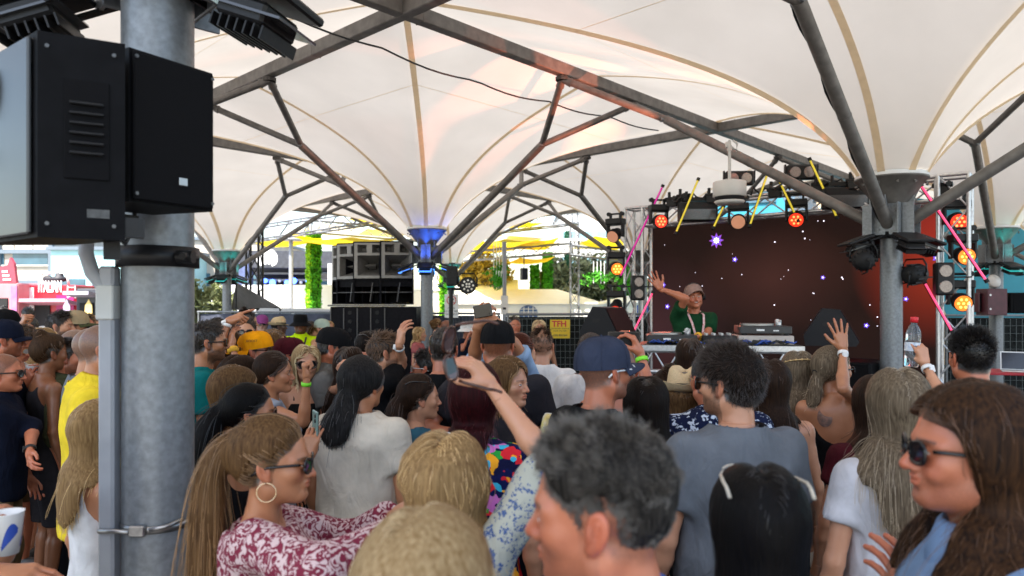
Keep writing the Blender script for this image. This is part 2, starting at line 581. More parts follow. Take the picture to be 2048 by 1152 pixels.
first = {}
WHICH = {(0, 1): ('the column beside the speaker stack', LENS_BLUE), (0, 0): ('the grey column', LENS_OFF),
         (0, 2): ('the far column by the black tower', LENS_TEAL), (1, 0): ('the column by the stage tower', LENS_TEAL), (-1, 0): ('the thick near column', LENS_OFF), (1, 2): ('the farthest column', LENS_TEAL)}
SIDE = {0: 'facing the stage side', 1: 'facing the hedge tower side', 2: 'facing the food truck side', 3: 'facing the camera side'}
for cell, (wh, lens) in WHICH.items():
    c = COLS[cell]
    for q in ((0, 2) if cell == (-1, 0) else range(4)):
        ang = math.atan2(U.y, U.x) + R(-90 + 45 + 90 * q) if cell != (-1, 0) else R(-12 + 90 * q + (20 if q == 2 else 0))
        loc = c + Vector((math.cos(ang) * .115, math.sin(ang) * .115, 2.60 + (.30 if cell == (-1, 0) else 0)))
        lit = lens is not LENS_OFF
        lab = ('lit ' + ('blue' if lens is LENS_BLUE else 'teal') + ' uplight' if lit else 'unlit black flood light') + ' on ' + wh + ' ' + SIDE[q]
        if lens in first:
            t = copy_tree(first[lens]); t.location = loc; t.rotation_euler = (0, 0, ang); t['label'] = lab
        else:
            t = thing('flood_light', lab, 'flood light', loc, ang, 'black flood lights bracketed to the tent columns'); flood_parts(t, lens); first[lens] = t
        if lit and q in (0, 3):
            col = (0.03, 0.14, 1.0) if lens is LENS_BLUE else (0.02, 0.75, 0.7)
            d = Vector((math.cos(ang), math.sin(ang), 0))
            spot(c + d * .42 + Vector((0, 0, 2.62)), c + d * .16 + Vector((0, 0, 3.1)), col, 12 if lens is LENS_BLUE else 4, 75, .7, .05)

# ================================================================ what hangs on the near column
NC = COLS[(-1, 0)]
near = UMB[(-1, 0)]
CONDUIT = M('grey pvc conduit', (0.30, 0.31, 0.33), 0.45, 0, 0.1, 10)
b = MB(); b.box((-.118, -.075, 1.02), (.05, .05, 2.0), None, .008); b.build('conduit', CONDUIT, near)
b = MB(); b.tube([(-.175, -.10, 2.12), (-.178, -.10, 2.06), (-.165, -.09, 2.0), (-.13, -.08, 1.95), (-.118, -.075, 1.90)], .022, 10); b.build('flexible_conduit', CONDUIT, near)
b = MB(); b.box((-.118, -.078, 1.905), (.056, .058, .11), None, .004); b.build('conduit_socket', M('pale conduit socket', (0.5, 0.5, 0.47), .5, 0, .05), near)
b = MB(); b.lathe([(.1115, 2.02), (.125, 2.02), (.125, 2.085), (.1115, 2.085)], n=32); b.cyl((.10, -.075, 2.05), (.15, -.075, 2.05), .022, n=8); b.cyl((.135, -.02, 2.05), (.135, -.12, 2.05), .012, n=8)
b.build('clamp_band', BLACK, near)
b = MB(); b.lathe([(.1105, 1.175), (.1135, 1.175), (.1135, 1.20), (.1105, 1.20)], n=32, sx=1.0, sy=1.0); b.box((-.005, -.121, 1.19), (.05, .02, .034), None, .004)
b.tube([(-.145, -.07, 1.185), (-.13, -.11, 1.186), (-.08, -.112, 1.187), (-.03, -.124, 1.188)], .008, 6)
b.tube([(.03, -.12, 1.192), (.08, -.10, 1.2), (.11, -.06, 1.21)], .007, 6)
b.build('steel_strap', M('strap steel', (0.35, 0.34, 0.33), .35, .9, .2, 40), near)

SPK = M('black speaker cabinet', (0.004, 0.004, 0.005), 0.55, 0, 0.3, 18, 0.1, 350, spec=.08)
GRILLE = M('black speaker grille', (0.005, 0.005, 0.006), 0.8, 0, 0.15, 300, .25, 900, spec=.1)
t = thing('loudspeaker', 'black loudspeaker with small badge clamped to the near column, nearer the stage', 'loudspeaker', (-1.025, 1.9, 0), 0, 'black loudspeakers on the near column')
e1 = Vector((.51, .86, 0)).normalized(); nn = Vector((.86, -.51, 0))
W_ = .256
poly = [Vector((0, 0, 0)), e1 * W_, e1 * (W_ * .82) - nn * .22, e1 * (W_ * .12) - nn * .24, -nn * .04]
b = MB(); b.prism([(p.x, p.y) for p in poly], 2.175, 2.588); b.build('cabinet', SPK, t)
rot = Matrix((e1, nn, Vector((0, 0, 1)))).transposed()
b = MB(); b.box(e1 * (W_ / 2) + nn * .008 + Vector((0, 0, 2.381)), (W_ - .01, .012, .40), rot, .004); b.build('grille', GRILLE, t)
b = MB(); b.box(e1 * (W_ * .58) + nn * .017 + Vector((0, 0, 2.247)), (.026, .004, .022), rot, .001); b.build('badge', M('silver badge', (.35, .36, .37), .3, .7, .1), t)
b = MB(); b.box(e1 * .12 - nn * .24 + Vector((0, 0, 2.15)), (.06, .08, .03), rot); b.box(e1 * .12 - nn * .28 + Vector((0, 0, 2.37)), (.05, .08, .3), rot); b.build('bracket', BLACK, t)

SCREW = M('dull screw head', (.10, .10, .10), .4, .6, .1)
for su, sz in ((.012, 2.197), (.244, 2.197), (.012, 2.565), (.244, 2.565)):
    b = MB(); q = e1 * su + nn * .0145 + Vector((0, 0, sz)); b.cyl(q, q + nn * .004, .005, n=10); b.build('screw', SCREW, t)
b = MB(); b.tube([e1 * .05 - nn * .2 + Vector((0, 0, 2.20)), e1 * .06 - nn * .2 + Vector((0, 0, 2.12)), e1 * .12 - nn * .22 + Vector((0, 0, 2.08)), e1 * .16 - nn * .24 + Vector((0, 0, 2.13)), e1 * .17 - nn * .25 + Vector((0, 0, 2.25))], .007, 7); b.build('speaker_lead', CABLE, t)

t = thing('loudspeaker', 'larger black loudspeaker on the near column, grey sheen on one side and fins', 'loudspeaker', (-1.17, 1.75, 0), 0, 'black loudspeakers on the near column')
e1 = Vector((.87, .49, 0)).normalized(); e2 = Vector((-.8, .6, 0)).normalized()
poly = [Vector((0, 0, 0)), e1 * .02, e1 * .19, e1 * .17 + e2 * .26, e2 * .42, e2 * .02]
SHEEN = M('sheen toned cabinet side', (0.03, 0.032, 0.034), 0.3, 0, 0.2, 3.0, spec=.6)  # reflected sheen on this side is put into its lighter grey
b = MB(); b.prism([(p.x, p.y) for p in poly], 2.065, 2.575); b.build('cabinet', SPK, t)
n2 = Vector((-e2.y * -1, -e2.x * -1, 0)); n2 = Vector((-.6, -.8, 0))
rot2 = Matrix((e2, n2, Vector((0, 0, 1)))).transposed()
b = MB(); b.box(e2 * .215 + n2 * .008 + Vector((0, 0, 2.32)), (.38, .012, .49), rot2, .004); b.build('front_baffle', SHEEN, t)
b = MB(); b.cyl(e2 * .30 + n2 * .012 + Vector((0, 0, 2.47)), e2 * .30 + n2 * .03 + Vector((0, 0, 2.47)), .07, n=20); b.cyl(e2 * .33 + n2 * .012 + Vector((0, 0, 2.30)), e2 * .33 + n2 * .03 + Vector((0, 0, 2.30)), .03, n=16); b.build('driver', SPK, t)
n1 = Vector((e1.y, -e1.x, 0)); rot1 = Matrix((e1, n1, Vector((0, 0, 1)))).transposed()
b = MB(); b.box(e1 * .105 + n1 * .003 + Vector((0, 0, 2.34)), (.10, .006, .25), rot1, .002); b.build('vent_panel', GRILLE, t)
for k in range(6):
    f = MB(); f.box((0, 0, 0), (.075, .014, .007), rot1, .002)
    f.build('fin', BLACKM, t, e1 * .105 + n1 * .012 + Vector((0, 0, 2.28 + k * .025)))
for su, sz in ((.02, 2.10), (.02, 2.54), (.165, 2.10), (.165, 2.54)):
    b = MB(); q = e1 * su + n1 * .0005 + Vector((0, 0, sz)); b.cyl(q, q + n1 * .004, .005, n=10); b.build('screw', SCREW, t)
b = MB(); b.box(e1 * .13 + n1 * .0012 + Vector((0, 0, 2.13)), (.05, .002, .022), rot1); b.build('rating_plate', M('worn rating plate', (.06, .06, .06), .4, .4, .3, 90), t)
b = MB(); b.box(e1 * .16 - n1 * .1 + Vector((0, 0, 2.045)), (.04, .04, .05), rot1); b.build('foot_tab', BLACK, t); b = MB(); b.box(e1 * .19 + n1 * -.03 + Vector((0, 0, 2.1)), (.09, .05, .05), rot1); b.build('bracket', BLACK, t)
# ================================================================ people: smooth distance fields turned into meshes
f32 = np.float32


def rcone(Px, a, b, ra, rb):
    a = np.array(a, f32); b = np.array(b, f32)
    d = b - a
    t = np.clip(((Px - a) @ d) / max(1e-9, float(d @ d)), 0, 1)
    q = Px - a - t[..., None] * d
    return np.sqrt((q * q).sum(-1)) - (ra + (rb - ra) * t)


def ell(Px, c, r):
    q = Px - np.array(c, f32); r = np.array(r, f32)
    k0 = np.sqrt(((q / r) ** 2).sum(-1)); k1 = np.sqrt(((q / (r * r)) ** 2).sum(-1)) + 1e-6
    return k0 * (k0 - 1) / k1


def smin(a, b, k):
    h = np.clip(.5 + .5 * (b - a) / k, 0, 1)
    return b * (1 - h) + a * h - k * h * (1 - h)


def smax(a, b, k): return -smin(-a, -b, k)


def grid(lo, hi, h):
    ax = [np.arange(lo[i], hi[i] + h, h, dtype=f32) for i in range(3)]
    G = np.stack(np.meshgrid(*ax, indexing='ij'), -1)
    return ax, G


EDG = [(a, b) for a in range(8) for b in range(8) if a < b and bin(a ^ b).count('1') == 1]


def surf_nets(D, ax):
    nx, ny, nz = D.shape
    ins = D < 0
    cnt = np.zeros((nx - 1, ny - 1, nz - 1), np.int8)
    for c in range(8):
        cnt += ins[(c & 1):nx - 1 + (c & 1), (c >> 1 & 1):ny - 1 + (c >> 1 & 1), (c >> 2):nz - 1 + (c >> 2)]
    mix = (cnt > 0) & (cnt < 8)
    I, J, K = np.nonzero(mix)
    n = len(I)
    if n == 0: return np.zeros((0, 3), f32), np.zeros((0, 4), np.int32)
    idx = -np.ones(mix.shape, np.int32); idx[I, J, K] = np.arange(n)
    vals = np.stack([D[I + (c & 1), J + (c >> 1 & 1), K + (c >> 2)] for c in range(8)], 1)
    acc = np.zeros((n, 3), f32); num = np.zeros(n, f32)
    off = np.array([[c & 1, c >> 1 & 1, c >> 2] for c in range(8)], f32)
    for a, b in EDG:
        va, vb_ = vals[:, a], vals[:, b]
        m = (va < 0) != (vb_ < 0)
        t = np.where(m, va / np.where(m, va - vb_, 1), 0)
        acc += m[:, None] * (off[a] + t[:, None] * (off[b] - off[a])); num += m
    p = acc / num[:, None]
    h = np.array([ax[0][1] - ax[0][0], ax[1][1] - ax[1][0], ax[2][1] - ax[2][0]], f32)
    Vv = np.array([ax[0][0], ax[1][0], ax[2][0]], f32) + (np.stack([I, J, K], 1) + p) * h
    Q = []
    for axis in range(3):
        sl0 = [slice(1, -1)] * 3; sl1 = [slice(1, -1)] * 3
        sl0[axis] = slice(0, -1); sl1[axis] = slice(1, None)
        A_, B_ = ins[tuple(sl0)], ins[tuple(sl1)]
        for fl in (False, True):
            m = (A_ & ~B_) if not fl else (~A_ & B_)
            i, j, k = np.nonzero(m)
            base = [i, j, k]
            o1, o2 = [x for x in range(3) if x != axis]
            base[o1] = base[o1] + 1; base[o2] = base[o2] + 1
            def ix(d1, d2):
                q = [base[0].copy(), base[1].copy(), base[2].copy()]
                q[o1] = q[o1] + d1; q[o2] = q[o2] + d2
                return idx[q[0], q[1], q[2]]
            quad = np.stack([ix(-1, -1), ix(0, -1), ix(0, 0), ix(-1, 0)], 1)
            if fl != (axis == 1): quad = quad[:, ::-1]
            Q.append(quad)
    Q = np.concatenate(Q)
    return Vv, Q[(Q >= 0).all(1)]


def relax(Vv, Q, it=1, w_=0.5):
    if len(Vv) == 0: return Vv
    E = np.concatenate([Q[:, [0, 1]], Q[:, [1, 2]], Q[:, [2, 3]], Q[:, [3, 0]]])
    for _ in range(it):
        s = np.zeros_like(Vv); c = np.zeros(len(Vv), f32)
        np.add.at(s, E[:, 0], Vv[E[:, 1]]); np.add.at(s, E[:, 1], Vv[E[:, 0]])
        np.add.at(c, E[:, 0], 1); np.add.at(c, E[:, 1], 1)
        Vv = Vv * (1 - w_) + w_ * s / np.maximum(c, 1)[:, None]
    return Vv


# ---------------------------------------------------------------- heads: frame at mid-head, facing +y, metres
def head_mesh(sex, seed, h=0.0036, smile=0.0, fat=0.0):
    r = np.random.default_rng(seed)
    u = lambda s: float(r.uniform(-s, s))
    fem = sex == 'f'
    ax, G = grid((-.098, -.13, -.215), (.098, .145, .14), h)
    X = G.copy(); X[..., 0] = np.abs(X[..., 0])
    jw = (.040 if fem else .050) + u(.003) + fat * .008
    ch = -.086 + u(.004)
    d = ell(X, (0, -.012, .034), (.076, .100, .091))
    d = smin(d, ell(X, (0, .028, -.022), (.062 + fat * .005, .062, .082)), .03)
    d = smin(d, rcone(X, (jw, -.002, -.055), (.012, .062, ch), .024 + fat * .006, .019), .028)
    d = smin(d, ell(X, (0, .073, ch), (.020, .019, .017)), .02)
    d = smin(d, ell(X, (.042, .056, -.016), (.022, .022, .02)), .022)          # cheekbone
    if smile: d = smin(d, ell(X, (.038, .068, -.034), (.017, .016, .014)), .014)
    br = .010 if fem else .0135
    d = smin(d, rcone(X, (.012, .083, .022), (.050, .062, .018), br * .8, br * .8), .016)
    d = smax(d, -ell(X, (.032, .098, .004), (.019, .021, .013)), .012)          # eye socket
    # nose
    nl = (.018 if fem else .022) + u(.003)
    tip = (0, .096 + nl * .55, -.027 + u(.003))
    d = smin(d, rcone(X, (0, .084, .016), tip, .0065, .0095 if fem else .0115), .010)
    d = smin(d, ell(X, (.0115, .094, -.030), (.0075, .010, .0075)), .006)
    d = smax(d, -ell(X, (.0065, .101, -.0385), (.0035, .006, .003)), .003)
    # mouth
    lp = .0065 if fem else .005
    mw = .023 + smile * .006
    zz = -.054 + u(.002)
    curve = smile * .35 * X[..., 0] ** 2 / .03
    Xm = X.copy(); Xm[..., 2] -= curve
    d = smin(d, ell(Xm, (0, .083, zz), (mw, .013, .012)), .012)
    d = smin(d, ell(Xm, (0, .0925, zz + .0055), (mw * .8, .006, lp)), .004)
    d = smin(d, ell(Xm, (0, .091, zz - .0065), (mw * .72, .0065, lp * 1.15)), .004)
    if smile > .5: d = smax(d, -ell(Xm, (0, .098, zz), (mw * .8, .012, .006)), .003)
    else: d = smax(d, -rcone(Xm, (0, .100, zz - .0005), (mw, .088, zz + .001), .0022, .0012), .003)
    d = smax(d, -ell(X, (0, .097, zz - .02), (.016, .010, .006)), .010)
    # eyes with lids
    d = smin(d, ell(X, (.0315, .077, .004), (.0145, .0125, .0105)), .003)
    d = smax(d, -rcone(X, (.020, .092, .0042), (.043, .083, .0042), .0026, .0022), .002)
    # ear
    ce, se = math.cos(.28), math.sin(.28)
    E = X - np.array((.079, -.012, -.004), f32)
    Er = np.stack([E[..., 0] * .93 + E[..., 1] * .36, E[..., 1] * .93 - E[..., 0] * .36, E[..., 2]], -1)
    Er = np.stack([Er[..., 0], Er[..., 1] * ce + Er[..., 2] * se, Er[..., 2] * ce - Er[..., 1] * se], -1)
    e = ell(Er, (0, 0, .003), (.0085, .0185, .031))
    e = smax(e, -ell(Er, (.0085, .002, .004), (.006, .0115, .021)), .004)
    e = smin(e, rcone(Er, (.004, .010, -.014), (.004, .012, .002), .0035, .003), .003)
    e = smin(e, ell(Er, (.001, .005, -.026), (.006, .008, .008)), .006)
    e = smin(e, rcone(Er, (.005, .000, .015), (.005, .004, -.012), .003, .003), .004)
    d = smin(d, e, .006)
    # neck
    nr = (.045 if fem else .056) + fat * .006
    nk = rcone(X, (0, -.022, -.06), (0, -.048, -.21), nr, nr * 1.06)
    if not fem:
        nk = smin(nk, ell(X, (0, .012, -.128), (.010, .012, .016)), .02)
    nk = smin(nk, rcone(X, (.052, -.022, -.045), (.012, .015, -.195), .012, .011), .02)
    d = smin(d, nk, .028)
    Vv, Q = surf_nets(d, ax)
    x, y, z = np.abs(Vv[:, 0]), Vv[:, 1], Vv[:, 2]
    sm = lambda v, a, b: np.clip((v - a) / (b - a), 0, 1)
    lip = ((((x) / (mw * .92)) ** 2 + ((z - zz - smile * .35 * x * x / .03) / .0135) ** 2) < 1) & (y > .080)
    red = np.clip(1 - ((x - .04) / .025) ** 2 - ((z + .02) / .03) ** 2, 0, 1) * (y > .03) * .5 + np.clip(1 - (x / .018) ** 2 - ((z + .027) / .025) ** 2, 0, 1) * (y > .09) * .6
    red += ((x > .076) & (np.abs(z) < .04) & (np.abs(y + .012) < .03)) * .6
    red = np.clip(red + lip * (.9 if fem else .55), 0, 1)
    ex, ez = (x - .0315) / .0125, (z - .0042) / .0032
    eye = ((ex ** 2 + ez ** 2) < 1) & (y > .074)
    browz = .0215 + .003 * np.cos((x - .03) / .02)
    brow = np.clip(1 - np.abs(z - browz) / (.0038 if fem else .0055), 0, 1) * (x > .012) * (x < .052) * (y > .05)
    iris = ((((x - .0315) / .0055) ** 2 + ((z - .0042) / .005) ** 2) < 1) & (y > .074)
    teeth = (smile > .5) & ((x / (mw * .7)) ** 2 + ((z - zz - .001 - smile * .35 * x * x / .03) / .0045) ** 2 < 1) & (y > .07)
    # stubble region: jaw, chin, upper lip
    st = sm(-z, .028, .045) * sm(y, -.012, .012) * (1 - sm(-z, .115, .135)) * (1 - lip)
    st = st * (1 - np.clip(1 - ((x - .042) / .022) ** 2 - ((z + .03) / .022) ** 2, 0, 1) * (y > .02))
    side = sm(-z, -.02, .0) * (np.abs(y - .004) < .014) * (x > .055)
    st = np.clip(np.maximum(st, side * .9), 0, 1)
    # scalp region (for cropped hair and under the hair)
    hl = np.interp(y, [-.11, -.07, -.03, -.01, .012, .03, .055, .075, .092], [-.062, -.062, -.045, .012, -.005, .03, .05, .082, .088])
    sc = sm(z - hl, -.006, .012) * (x < .0785)
    col = np.stack([red, st, np.clip(eye * .5 + iris * .5 + teeth * .5, 0, 1), np.clip(brow, 0, 1)], 1)
    return Vv, Q, col.astype(f32), sc.astype(f32)


HEADS = {}
for key, a in {'m0': ('m', 1), 'm1': ('m', 2, .0036, 0, .5), 'm2': ('m', 5), 'f0': ('f', 3), 'f1': ('f', 4), 'ms': ('m', 6, .0036, 1.0, .4), 'mh': ('m', 8, .0036, .35), 'fh': ('f', 9, .0036, .4)}.items():
    HEADS[key] = head_mesh(*a)


# ---------------------------------------------------------------- hands: right hand, wrist at origin, fingers up +z, palm faces +y, thumb at -x
def hand_mesh(curl, spread, thumb, h=0.0034):
    ax, G = grid((-.10, -.055, -.055), (.075, .105, .205), h)
    mc = [(-.030, .004, .086), (-.009, .004, .093), (.012, .003, .089), (.031, .001, .079)]
    ln = [(.044, .027, .021), (.049, .031, .022), (.045, .029, .021), (.036, .022, .019)]
    rd = [.0093, .0095, .0090, .0080]
    d = rcone(G, (0, 0, -.07), (0, 0, .012), .026, .024)
    d = np.where(G[..., 2] < 0, np.sqrt((G[..., 0] / 1.12) ** 2 + (G[..., 1] / .86) ** 2) - .0255, d)
    d = smin(d, rcone(G, (-.012, .002, .018), mc[0], .017, .0125), .015)
    d = smin(d, rcone(G, (.0, .0, .018), mc[1], .017, .0125), .012)
    d = smin(d, rcone(G, (.008, .0, .018), mc[2], .017, .012), .012)
    d = smin(d, rcone(G, (.016, .0, .018), mc[3], .016, .0115), .012)
    d = smin(d, ell(G, (-.022, .013, .035), (.016, .014, .028)), .012)
    d = smin(d, ell(G, (.024, .010, .035), (.012, .012, .028)), .012)
    nails = []
    for i in range(4):
        p = np.array(mc[i]); a = 0.0
        sp = spread[i]
        dr0 = None
        for j in range(3):
            a += curl[i][j]
            dr = np.array((math.sin(sp) * math.cos(a), math.sin(a), math.cos(sp) * math.cos(a)))
            q = p + dr * ln[i][j]
            r0 = rd[i] * (1 - .08 * j); r1 = rd[i] * (1 - .08 * (j + 1)) * (.92 if j == 2 else 1)
            f = rcone(G, p, q, r0, r1)
            d = smin(d, f, .007 if j == 0 else .003)
            p = q
        nb = np.array((0, -math.cos(a), math.sin(a)))
        nails.append((p - dr * .004 + nb * r1 * .75, r1))
    p = np.array((-.020, .008, .022)); q = np.array(thumb[0]); d = smin(d, rcone(G, p, q, .015, .0125), .014)
    q2 = np.array(thumb[1]); d = smin(d, rcone(G, q, q2, .0122, .0105), .004)
    q3 = np.array(thumb[2]); d = smin(d, rcone(G, q2, q3, .0108, .0085), .003)
    d = np.maximum(d, -.05 - G[..., 2])
    Vv, Q = surf_nets(d, ax)
    col = np.zeros((len(Vv), 4), f32)
    col[:, 0] = np.clip((Vv[:, 2] - .09) / .1, 0, .35)
    for c_, r_ in nails + [(q3 + np.array((0, -.006, .0)), .008)]:
        col[:, 0] = np.where(((Vv - c_) ** 2).sum(1) < (r_ * .8) ** 2, 1.0, col[:, 0])
    return Vv, Q, col


T_OPEN = ((-.050, .014, .050), (-.072, .020, .078), (-.085, .020, .104))
T_IN = ((-.040, .026, .052), (-.030, .046, .074), (-.012, .052, .090))
T_SIDE = ((-.040, .022, .052), (-.042, .034, .082), (-.036, .040, .106))
HANDS = {
    'open': hand_mesh([(.05, .08, .06)] * 4, (-.30, -.08, .12, .34), T_OPEN),
    'relaxed': hand_mesh([(.35, .45, .3), (.42, .5, .3), (.5, .55, .35), (.55, .55, .35)], (-.06, 0, .03, .08), T_SIDE),
    'fist': hand_mesh([(1.3, 1.6, 1.0), (1.35, 1.6, 1.0), (1.4, 1.6, 1.0), (1.4, 1.55, 1.0)], (-.03, 0, .02, .05), T_IN),
    'point': hand_mesh([(.10, .08, .05), (1.1, 1.5, .9), (1.25, 1.6, 1.0), (1.3, 1.55, 1.0)], (-.05, 0, .02, .05), T_IN),
    'grip': hand_mesh([(.55, .75, .5), (.6, .8, .5), (.65, .85, .5), (.7, .85, .5)], (-.06, -.02, .02, .06), ((-.044, .030, .044), (-.040, .060, .068), (-.022, .078, .086))),
    'pinch': hand_mesh([(.75, .7, .45), (.8, .8, .5), (.6, .6, .4), (.4, .5, .3)], (-.05, 0, .06, .14), ((-.046, .030, .046), (-.046, .058, .072), (-.030, .078, .096))),
}


# ---------------------------------------------------------------- torso profiles for a 1.75 m figure (z, half width, half depth, centre y)
TORSO = {'m': np.array([(.80, .150, .105, -.01), (.86, .168, .115, -.012), (.93, .172, .122, -.012), (1.02, .158, .112, 0), (1.10, .156, .108, .004), (1.20, .168, .117, .004), (1.30, .180, .125, .0),
                        (1.37, .186, .114, -.012), (1.42, .172, .092, -.022), (1.455, .125, .072, -.03), (1.49, .072, .062, -.03), (1.52, .055, .056, -.03)]),
         'f': np.array([(.80, .148, .105, -.012), (.86, .170, .120, -.015), (.93, .172, .122, -.015), (1.02, .140, .102, 0), (1.10, .122, .092, .004), (1.20, .136, .104, .008), (1.28, .146, .122, .012),
                        (1.35, .152, .104, -.004), (1.41, .148, .080, -.02), (1.448, .105, .062, -.028), (1.485, .056, .052, -.028), (1.52, .046, .048, -.028)])}


def torso(G, sex, s, infl=0.0, loose=0.0, bulk=1.0):
    T = TORSO[sex]
    z = G[..., 2] / s
    a = np.interp(z, T[:, 0], T[:, 1]) * bulk; b = np.interp(z, T[:, 0], T[:, 2]) * bulk; c = np.interp(z, T[:, 0], T[:, 3])
    if loose:
        k = np.clip((1.36 - z) / .12, 0, 1) * loose
        a = a * (1 - k) + np.maximum(a, .172 * bulk if sex == 'm' else .148 * bulk) * k
        b = b * (1 - k) + np.maximum(b, .120 * bulk if sex == 'm' else .112 * bulk) * k
    a = (a * s + infl).astype(f32); b = (b * s + infl).astype(f32)
    q = np.sqrt((np.abs(G[..., 0]) / a) ** 2.3 + (np.abs(G[..., 1] - c * s) / b) ** 2.3 + 1e-9) ** (2 / 2.3)
    d = (q - 1) * np.minimum(a, b) * .8
    d = smax(d, .80 * s - G[..., 2], .03)
    return np.maximum(d, G[..., 2] - 1.51 * s)


def ik(sh, wr, L1, L2, pole):
    sh, wr, pole = map(lambda v: np.array(v, float), (sh, wr, pole))
    v = wr - sh; L = np.linalg.norm(v)
    if L > (L1 + L2) * .985:
        v = v / L * (L1 + L2) * .985; L = (L1 + L2) * .985; wr = sh + v
    if L < abs(L1 - L2) * 1.25: L = abs(L1 - L2) * 1.25 + .02; v = v / np.linalg.norm(v) * L; wr = sh + v
    n = v / L
    a = (L1 * L1 - L2 * L2 + L * L) / (2 * L)
    hh = math.sqrt(max(1e-6, L1 * L1 - a * a))
    pv = pole - sh; pv = pv - n * (pv @ n)
    pv = pv / max(1e-6, np.linalg.norm(pv))
    return sh + n * a + pv * hh, wr


def skin_mat(name, base, stub=(.05, .04, .035), eye=(.55, .53, .5), brow=(.06, .04, .03)):
    if name in MATS: return MATS[name]
    m = bpy.data.materials.new(name); m.use_nodes = True
    nt = m.node_tree; b = nt.nodes['Principled BSDF']
    b.inputs['Roughness'].default_value = .38; b.inputs['Specular IOR Level'].default_value = .5
    at = nt.nodes.new('ShaderNodeAttribute'); at.attribute_name = 'zone'
    sp = nt.nodes.new('ShaderNodeSeparateColor'); nt.links.new(at.outputs['Color'], sp.inputs[0])
    tc = nt.nodes.new('ShaderNodeTexCoord'); nz = nt.nodes.new('ShaderNodeTexNoise'); nz.inputs['Scale'].default_value = 22; nz.inputs['Detail'].default_value = 6
    nt.links.new(tc.outputs['Object'], nz.inputs['Vector'])
    n2 = nt.nodes.new('ShaderNodeTexNoise'); n2.inputs['Scale'].default_value = 420; n2.inputs['Detail'].default_value = 2
    nt.links.new(tc.outputs['Object'], n2.inputs['Vector'])

    def mix(fac, A_, B_):
        q = nt.nodes.new('ShaderNodeMix'); q.data_type = 'RGBA'
        if isinstance(fac, float): q.inputs[0].default_value = fac
        else: nt.links.new(fac, q.inputs[0])
        for k, v in ((6, A_), (7, B_)):
            if isinstance(v, tuple): q.inputs[k].default_value = (*v, 1)
            else: nt.links.new(v, q.inputs[k])
        return q.outputs[2]

    def mul(a_, b_):
        q = nt.nodes.new('ShaderNodeMath'); q.operation = 'MULTIPLY'
        nt.links.new(a_, q.inputs[0])
        if isinstance(b_, float): q.inputs[1].default_value = b_
        else: nt.links.new(b_, q.inputs[1])
        return q.outputs[0]
    dark = tuple(c * f for c, f in zip(base, (.82, .74, .70)))
    light = tuple(min(1, c * f) for c, f in zip(base, (1.10, 1.12, 1.14)))
    c0 = mix(nz.outputs[0], dark, light)
    redc = (base[0] * .95, base[1] * .52, base[2] * .48)
    c1 = mix(mul(sp.outputs[0], .75), c0, redc)
    rp = nt.nodes.new('ShaderNodeMath'); rp.operation = 'GREATER_THAN'; rp.inputs[1].default_value = .47; nt.links.new(n2.outputs[0], rp.inputs[0])
    add = nt.nodes.new('ShaderNodeMath'); add.operation = 'MULTIPLY_ADD'; add.inputs[1].default_value = .45; add.inputs[2].default_value = .5; nt.links.new(rp.outputs[0], add.inputs[0])
    a2 = nt.nodes.new('ShaderNodeAttribute'); a2.attribute_name = 'stubble'
    c2 = mix(mul(a2.outputs['Fac'], add.outputs[0]), c1, stub)
    gt = nt.nodes.new('ShaderNodeMath'); gt.operation = 'GREATER_THAN'; gt.inputs[1].default_value = .3; nt.links.new(sp.outputs[2], gt.inputs[0])
    c3 = mix(gt.outputs[0], c2, eye)
    g2 = nt.nodes.new('ShaderNodeMath'); g2.operation = 'GREATER_THAN'; g2.inputs[1].default_value = .75; nt.links.new(sp.outputs[2], g2.inputs[0])
    c4 = mix(g2.outputs[0], c3, (.05, .035, .025))
    a3 = nt.nodes.new('ShaderNodeAttribute'); a3.attribute_name = 'brow'
    c5 = mix(mul(a3.outputs['Fac'], .85), c4, brow)
    nt.links.new(c5, b.inputs['Base Color'])
    bp = nt.nodes.new('ShaderNodeBump'); bp.inputs['Strength'].default_value = .12; bp.inputs['Distance'].default_value = .002
    nt.links.new(n2.outputs[0], bp.inputs['Height']); nt.links.new(bp.outputs[0], b.inputs['Normal'])
    MATS[name] = m
    return m


SKIN = {'fair': (.54, .265, .155), 'tan': (.44, .19, .095), 'brown': (.25, .10, .047), 'red': (.50, .175, .092), 'dark': (.10, .05, .03), 'pale': (.52, .32, .24)}


